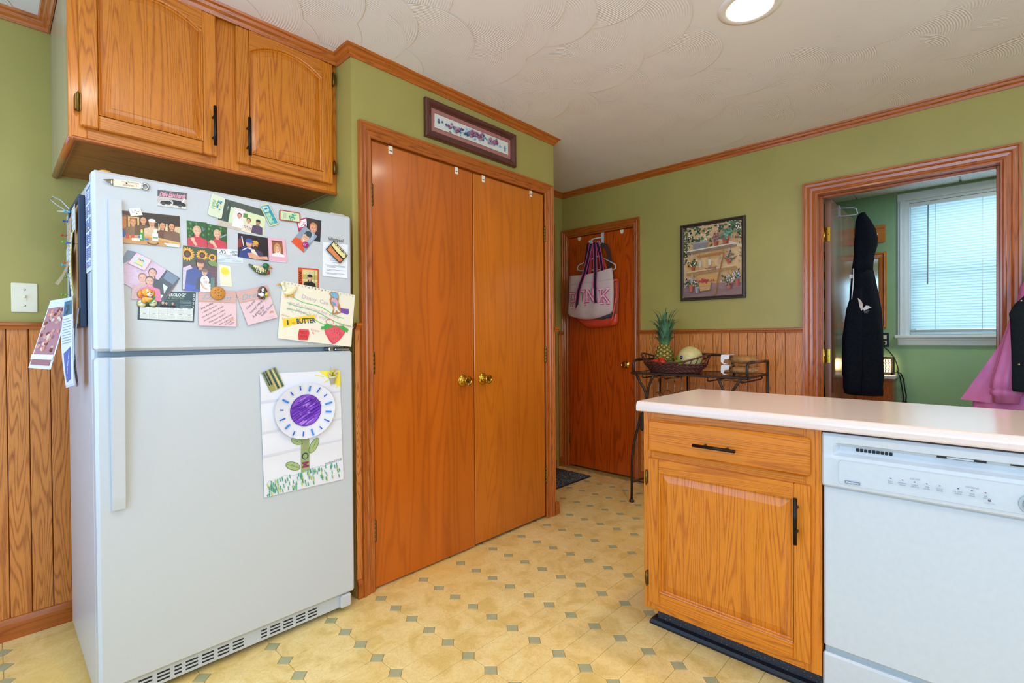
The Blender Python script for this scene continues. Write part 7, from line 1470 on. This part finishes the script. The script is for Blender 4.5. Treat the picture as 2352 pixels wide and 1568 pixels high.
mb = MB(grain=2); mb.box((-.80, YW-.228, .08), (-.485, YW-.219, .79), .003); ob('door', mb, 'trim', parent=sc)
ln = root('lantern', (-.51, YW-.09, .838), 'lit square lantern with pierced filigree panels on the small cabinet', 'lantern')
LX0, LX1, LY0, LY1, LZ0, LZ1 = -.560, -.466, YW-.150, YW-.056, .838, .968
mb = MB(); mb.box((LX0, LY0, LZ0), (LX1, LY1, LZ0+.016), .002); mb.box((LX0-.004, LY0-.004, LZ1-.014), (LX1+.004, LY1+.004, LZ1), .003)
for x in (LX0, LX1-.013):
    for y in (LY0, LY1-.013): mb.box((x, y, LZ0), (x+.013, y+.013, LZ1))
ob('frame', mb, 'iron', parent=ln)
mb = MB(); mb.box((LX0+.014, LY0+.008, LZ0+.017), (LX1-.014, LY1-.008, LZ1-.016)); ob('glow', mb, 'lantern_glow', parent=ln)
mb = MB()
for i in range(4):
    for j in range(4):
        cx, cz = LX0+.0215+.0170*i, LZ0+.028+.0245*j; mb.tube([(cx+.0085*math.cos(a), LY0+.006, cz+.011*math.sin(a)) for a in [k*PI/4 for k in range(8)]], .0022, 5, closed=True)
for k in range(5): mb.tube([(LX0+.013+.017*k, LY0+.006, LZ0+.016), (LX0+.013+.017*k, LY0+.006, LZ1-.015)], .0016, 5)
mb.box((LX1-.006, LY0+.013, LZ0+.016), (LX1-.002, LY1-.013, LZ1-.014)); mb.box((LX0+.002, LY0+.013, LZ0+.016), (LX0+.006, LY1-.013, LZ1-.014)); ob('filigree', mb, 'iron', parent=ln)
pl = bpy.data.lights.new('lantern_light', 'POINT'); pl.energy = .8; pl.color = (1, .7, .35); pl.shadow_soft_size = .04; po = bpy.data.objects.new('lantern_light', pl); COL.objects.link(po); po.location = (-.515, LY0-.05, .91)
# ================================================================== coats beside the doorway
cr = root('coat_rail', (.5, YN, 1.6), 'oak coat rail on the green wall beside the mudroom doorway', 'rail')
mb = MB(grain=0); mb.box((.2, YN-.02, 1.56), (.9, YN-.001, 1.65), .003); ob('board', mb, 'oak', parent=cr)
for x in (.32, .55, .78):
    mb = MB(); mb.tube([(x, YN-.02, 1.60), (x, YN-.07, 1.59), (x, YN-.09, 1.61), (x, YN-.085, 1.63)], .006, 8); ob('hook', mb, 'old_brass', parent=cr)
pj = root('pink_jacket', (.2, 3.34, .6), 'pink nylon jacket with flared hem hanging beside the doorway', 'jacket')
mb = MB(); loft(mb, [(1.57, .32, 3.42, .03, .03), (1.48, .31, 3.40, .12, .06), (1.36, .30, 3.38, .16, .08), (1.22, .30, 3.37, .175, .07), (1.09, .29, 3.36, .185, .075), (.95, .27, 3.36, .225, .08), (.86, .25, 3.36, .25, .085), (.80, .24, 3.36, .26, .085), (.62, .24, 3.36, .26, .085)], 48, .035, 11); ob('body', mb, 'pink_nylon', parent=pj)
mb = MB(); rows = []
for i in range(9):
    f = i/8; row = []
    for j in range(9):
        t = j/8; xl = .098-.168*f; xr = .16; row.append((xl+(xr-xl)*t, 3.335-.02*math.sin(t*PI)-.014*math.sin(t*9+f*4)*f-.004*math.sin(t*23-f*9), 1.14-.34*f+.012*f*(1-t)))
    rows.append(row)
mb.quads(rows); mb.quads([[(p[0], p[1]+.012, p[2]) for p in r] for r in rows][::-1]); ob('front_flap', mb, 'pink_nylon', parent=pj)
mb = MB(); loft(mb, [(1.28, .175, 3.31, .040, .035), (1.20, .150, 3.30, .048, .040), (1.10, .130, 3.29, .053, .042), (1.0, .112, 3.285, .055, .043), (.93, .098, 3.28, .057, .044), (.885, .092, 3.278, .056, .044), (.879, .091, 3.278, .050, .039), (.868, .090, 3.278, .055, .043), (.850, .090, 3.278, .054, .042), (.846, .090, 3.278, .047, .036), (.815, .090, 3.278, .045, .034)], 40, .05, 9); ob('sleeve', mb, 'pink_nylon', parent=pj)
mb = MB(); rg = random.Random(2); mb.ball((.215, 3.33, 1.44), (.05, .05, .07), 14, 9, fn=lambda d: 1+.15*rg.random())
for i in range(140):
    a, b = rg.uniform(0, 2*PI), rg.uniform(-1, 1); d = Vector((math.sqrt(1-b*b)*math.cos(a), math.sqrt(1-b*b)*math.sin(a), b)); p = Vector((.215, 3.33, 1.44))+Vector((d.x*.05, d.y*.05, d.z*.07)); mb.tube([p, p+d*.022+Vector((0, 0, rg.uniform(-.012, .006)))], [.0022, .0003], 4, cap=False)
ob('fur_trim', mb, plain('grey_fur', '#a89a8c', .95, noise=.3), parent=pj)
vs = root('black_vest', (.3, 3.24, .8), 'black fleece vest hanging over the pink jacket', 'vest')
mb = MB(); loft(mb, [(1.50, .36, 3.215, .06, .02), (1.40, .33, 3.205, .11, .030), (1.32, .31, 3.20, .155, .034), (1.27, .30, 3.198, .185, .036), (1.23, .30, 3.196, .20, .038), (1.19, .302, 3.195, .198, .038), (1.05, .304, 3.194, .196, .038), (.93, .308, 3.194, .200, .040), (.885, .31, 3.194, .202, .039), (.876, .31, 3.194, .198, .036)], 40, .02, 7); ob('body', mb, 'vest_cloth', parent=vs)
mb = MB(); mb.tube([(.150, 3.170, 1.02), (.166, 3.165, 1.05), (.180, 3.160, 1.075)], .003, 6); mb.tube([(.166, 3.165, 1.05), (.176, 3.162, 1.03), (.190, 3.158, 1.045)], .0025, 6); ob('white_emblem', mb, 'card', parent=vs)
mb = MB()
for z in (1.285, 1.0): mb.lathe([(.0, 0), (.005, .0), (.004, .002), (0, .0025)], (.135 if z > 1.1 else .128, 3.176, z), (-.4, -1, 0), 8)
ob('snap', mb, 'chrome', parent=vs)
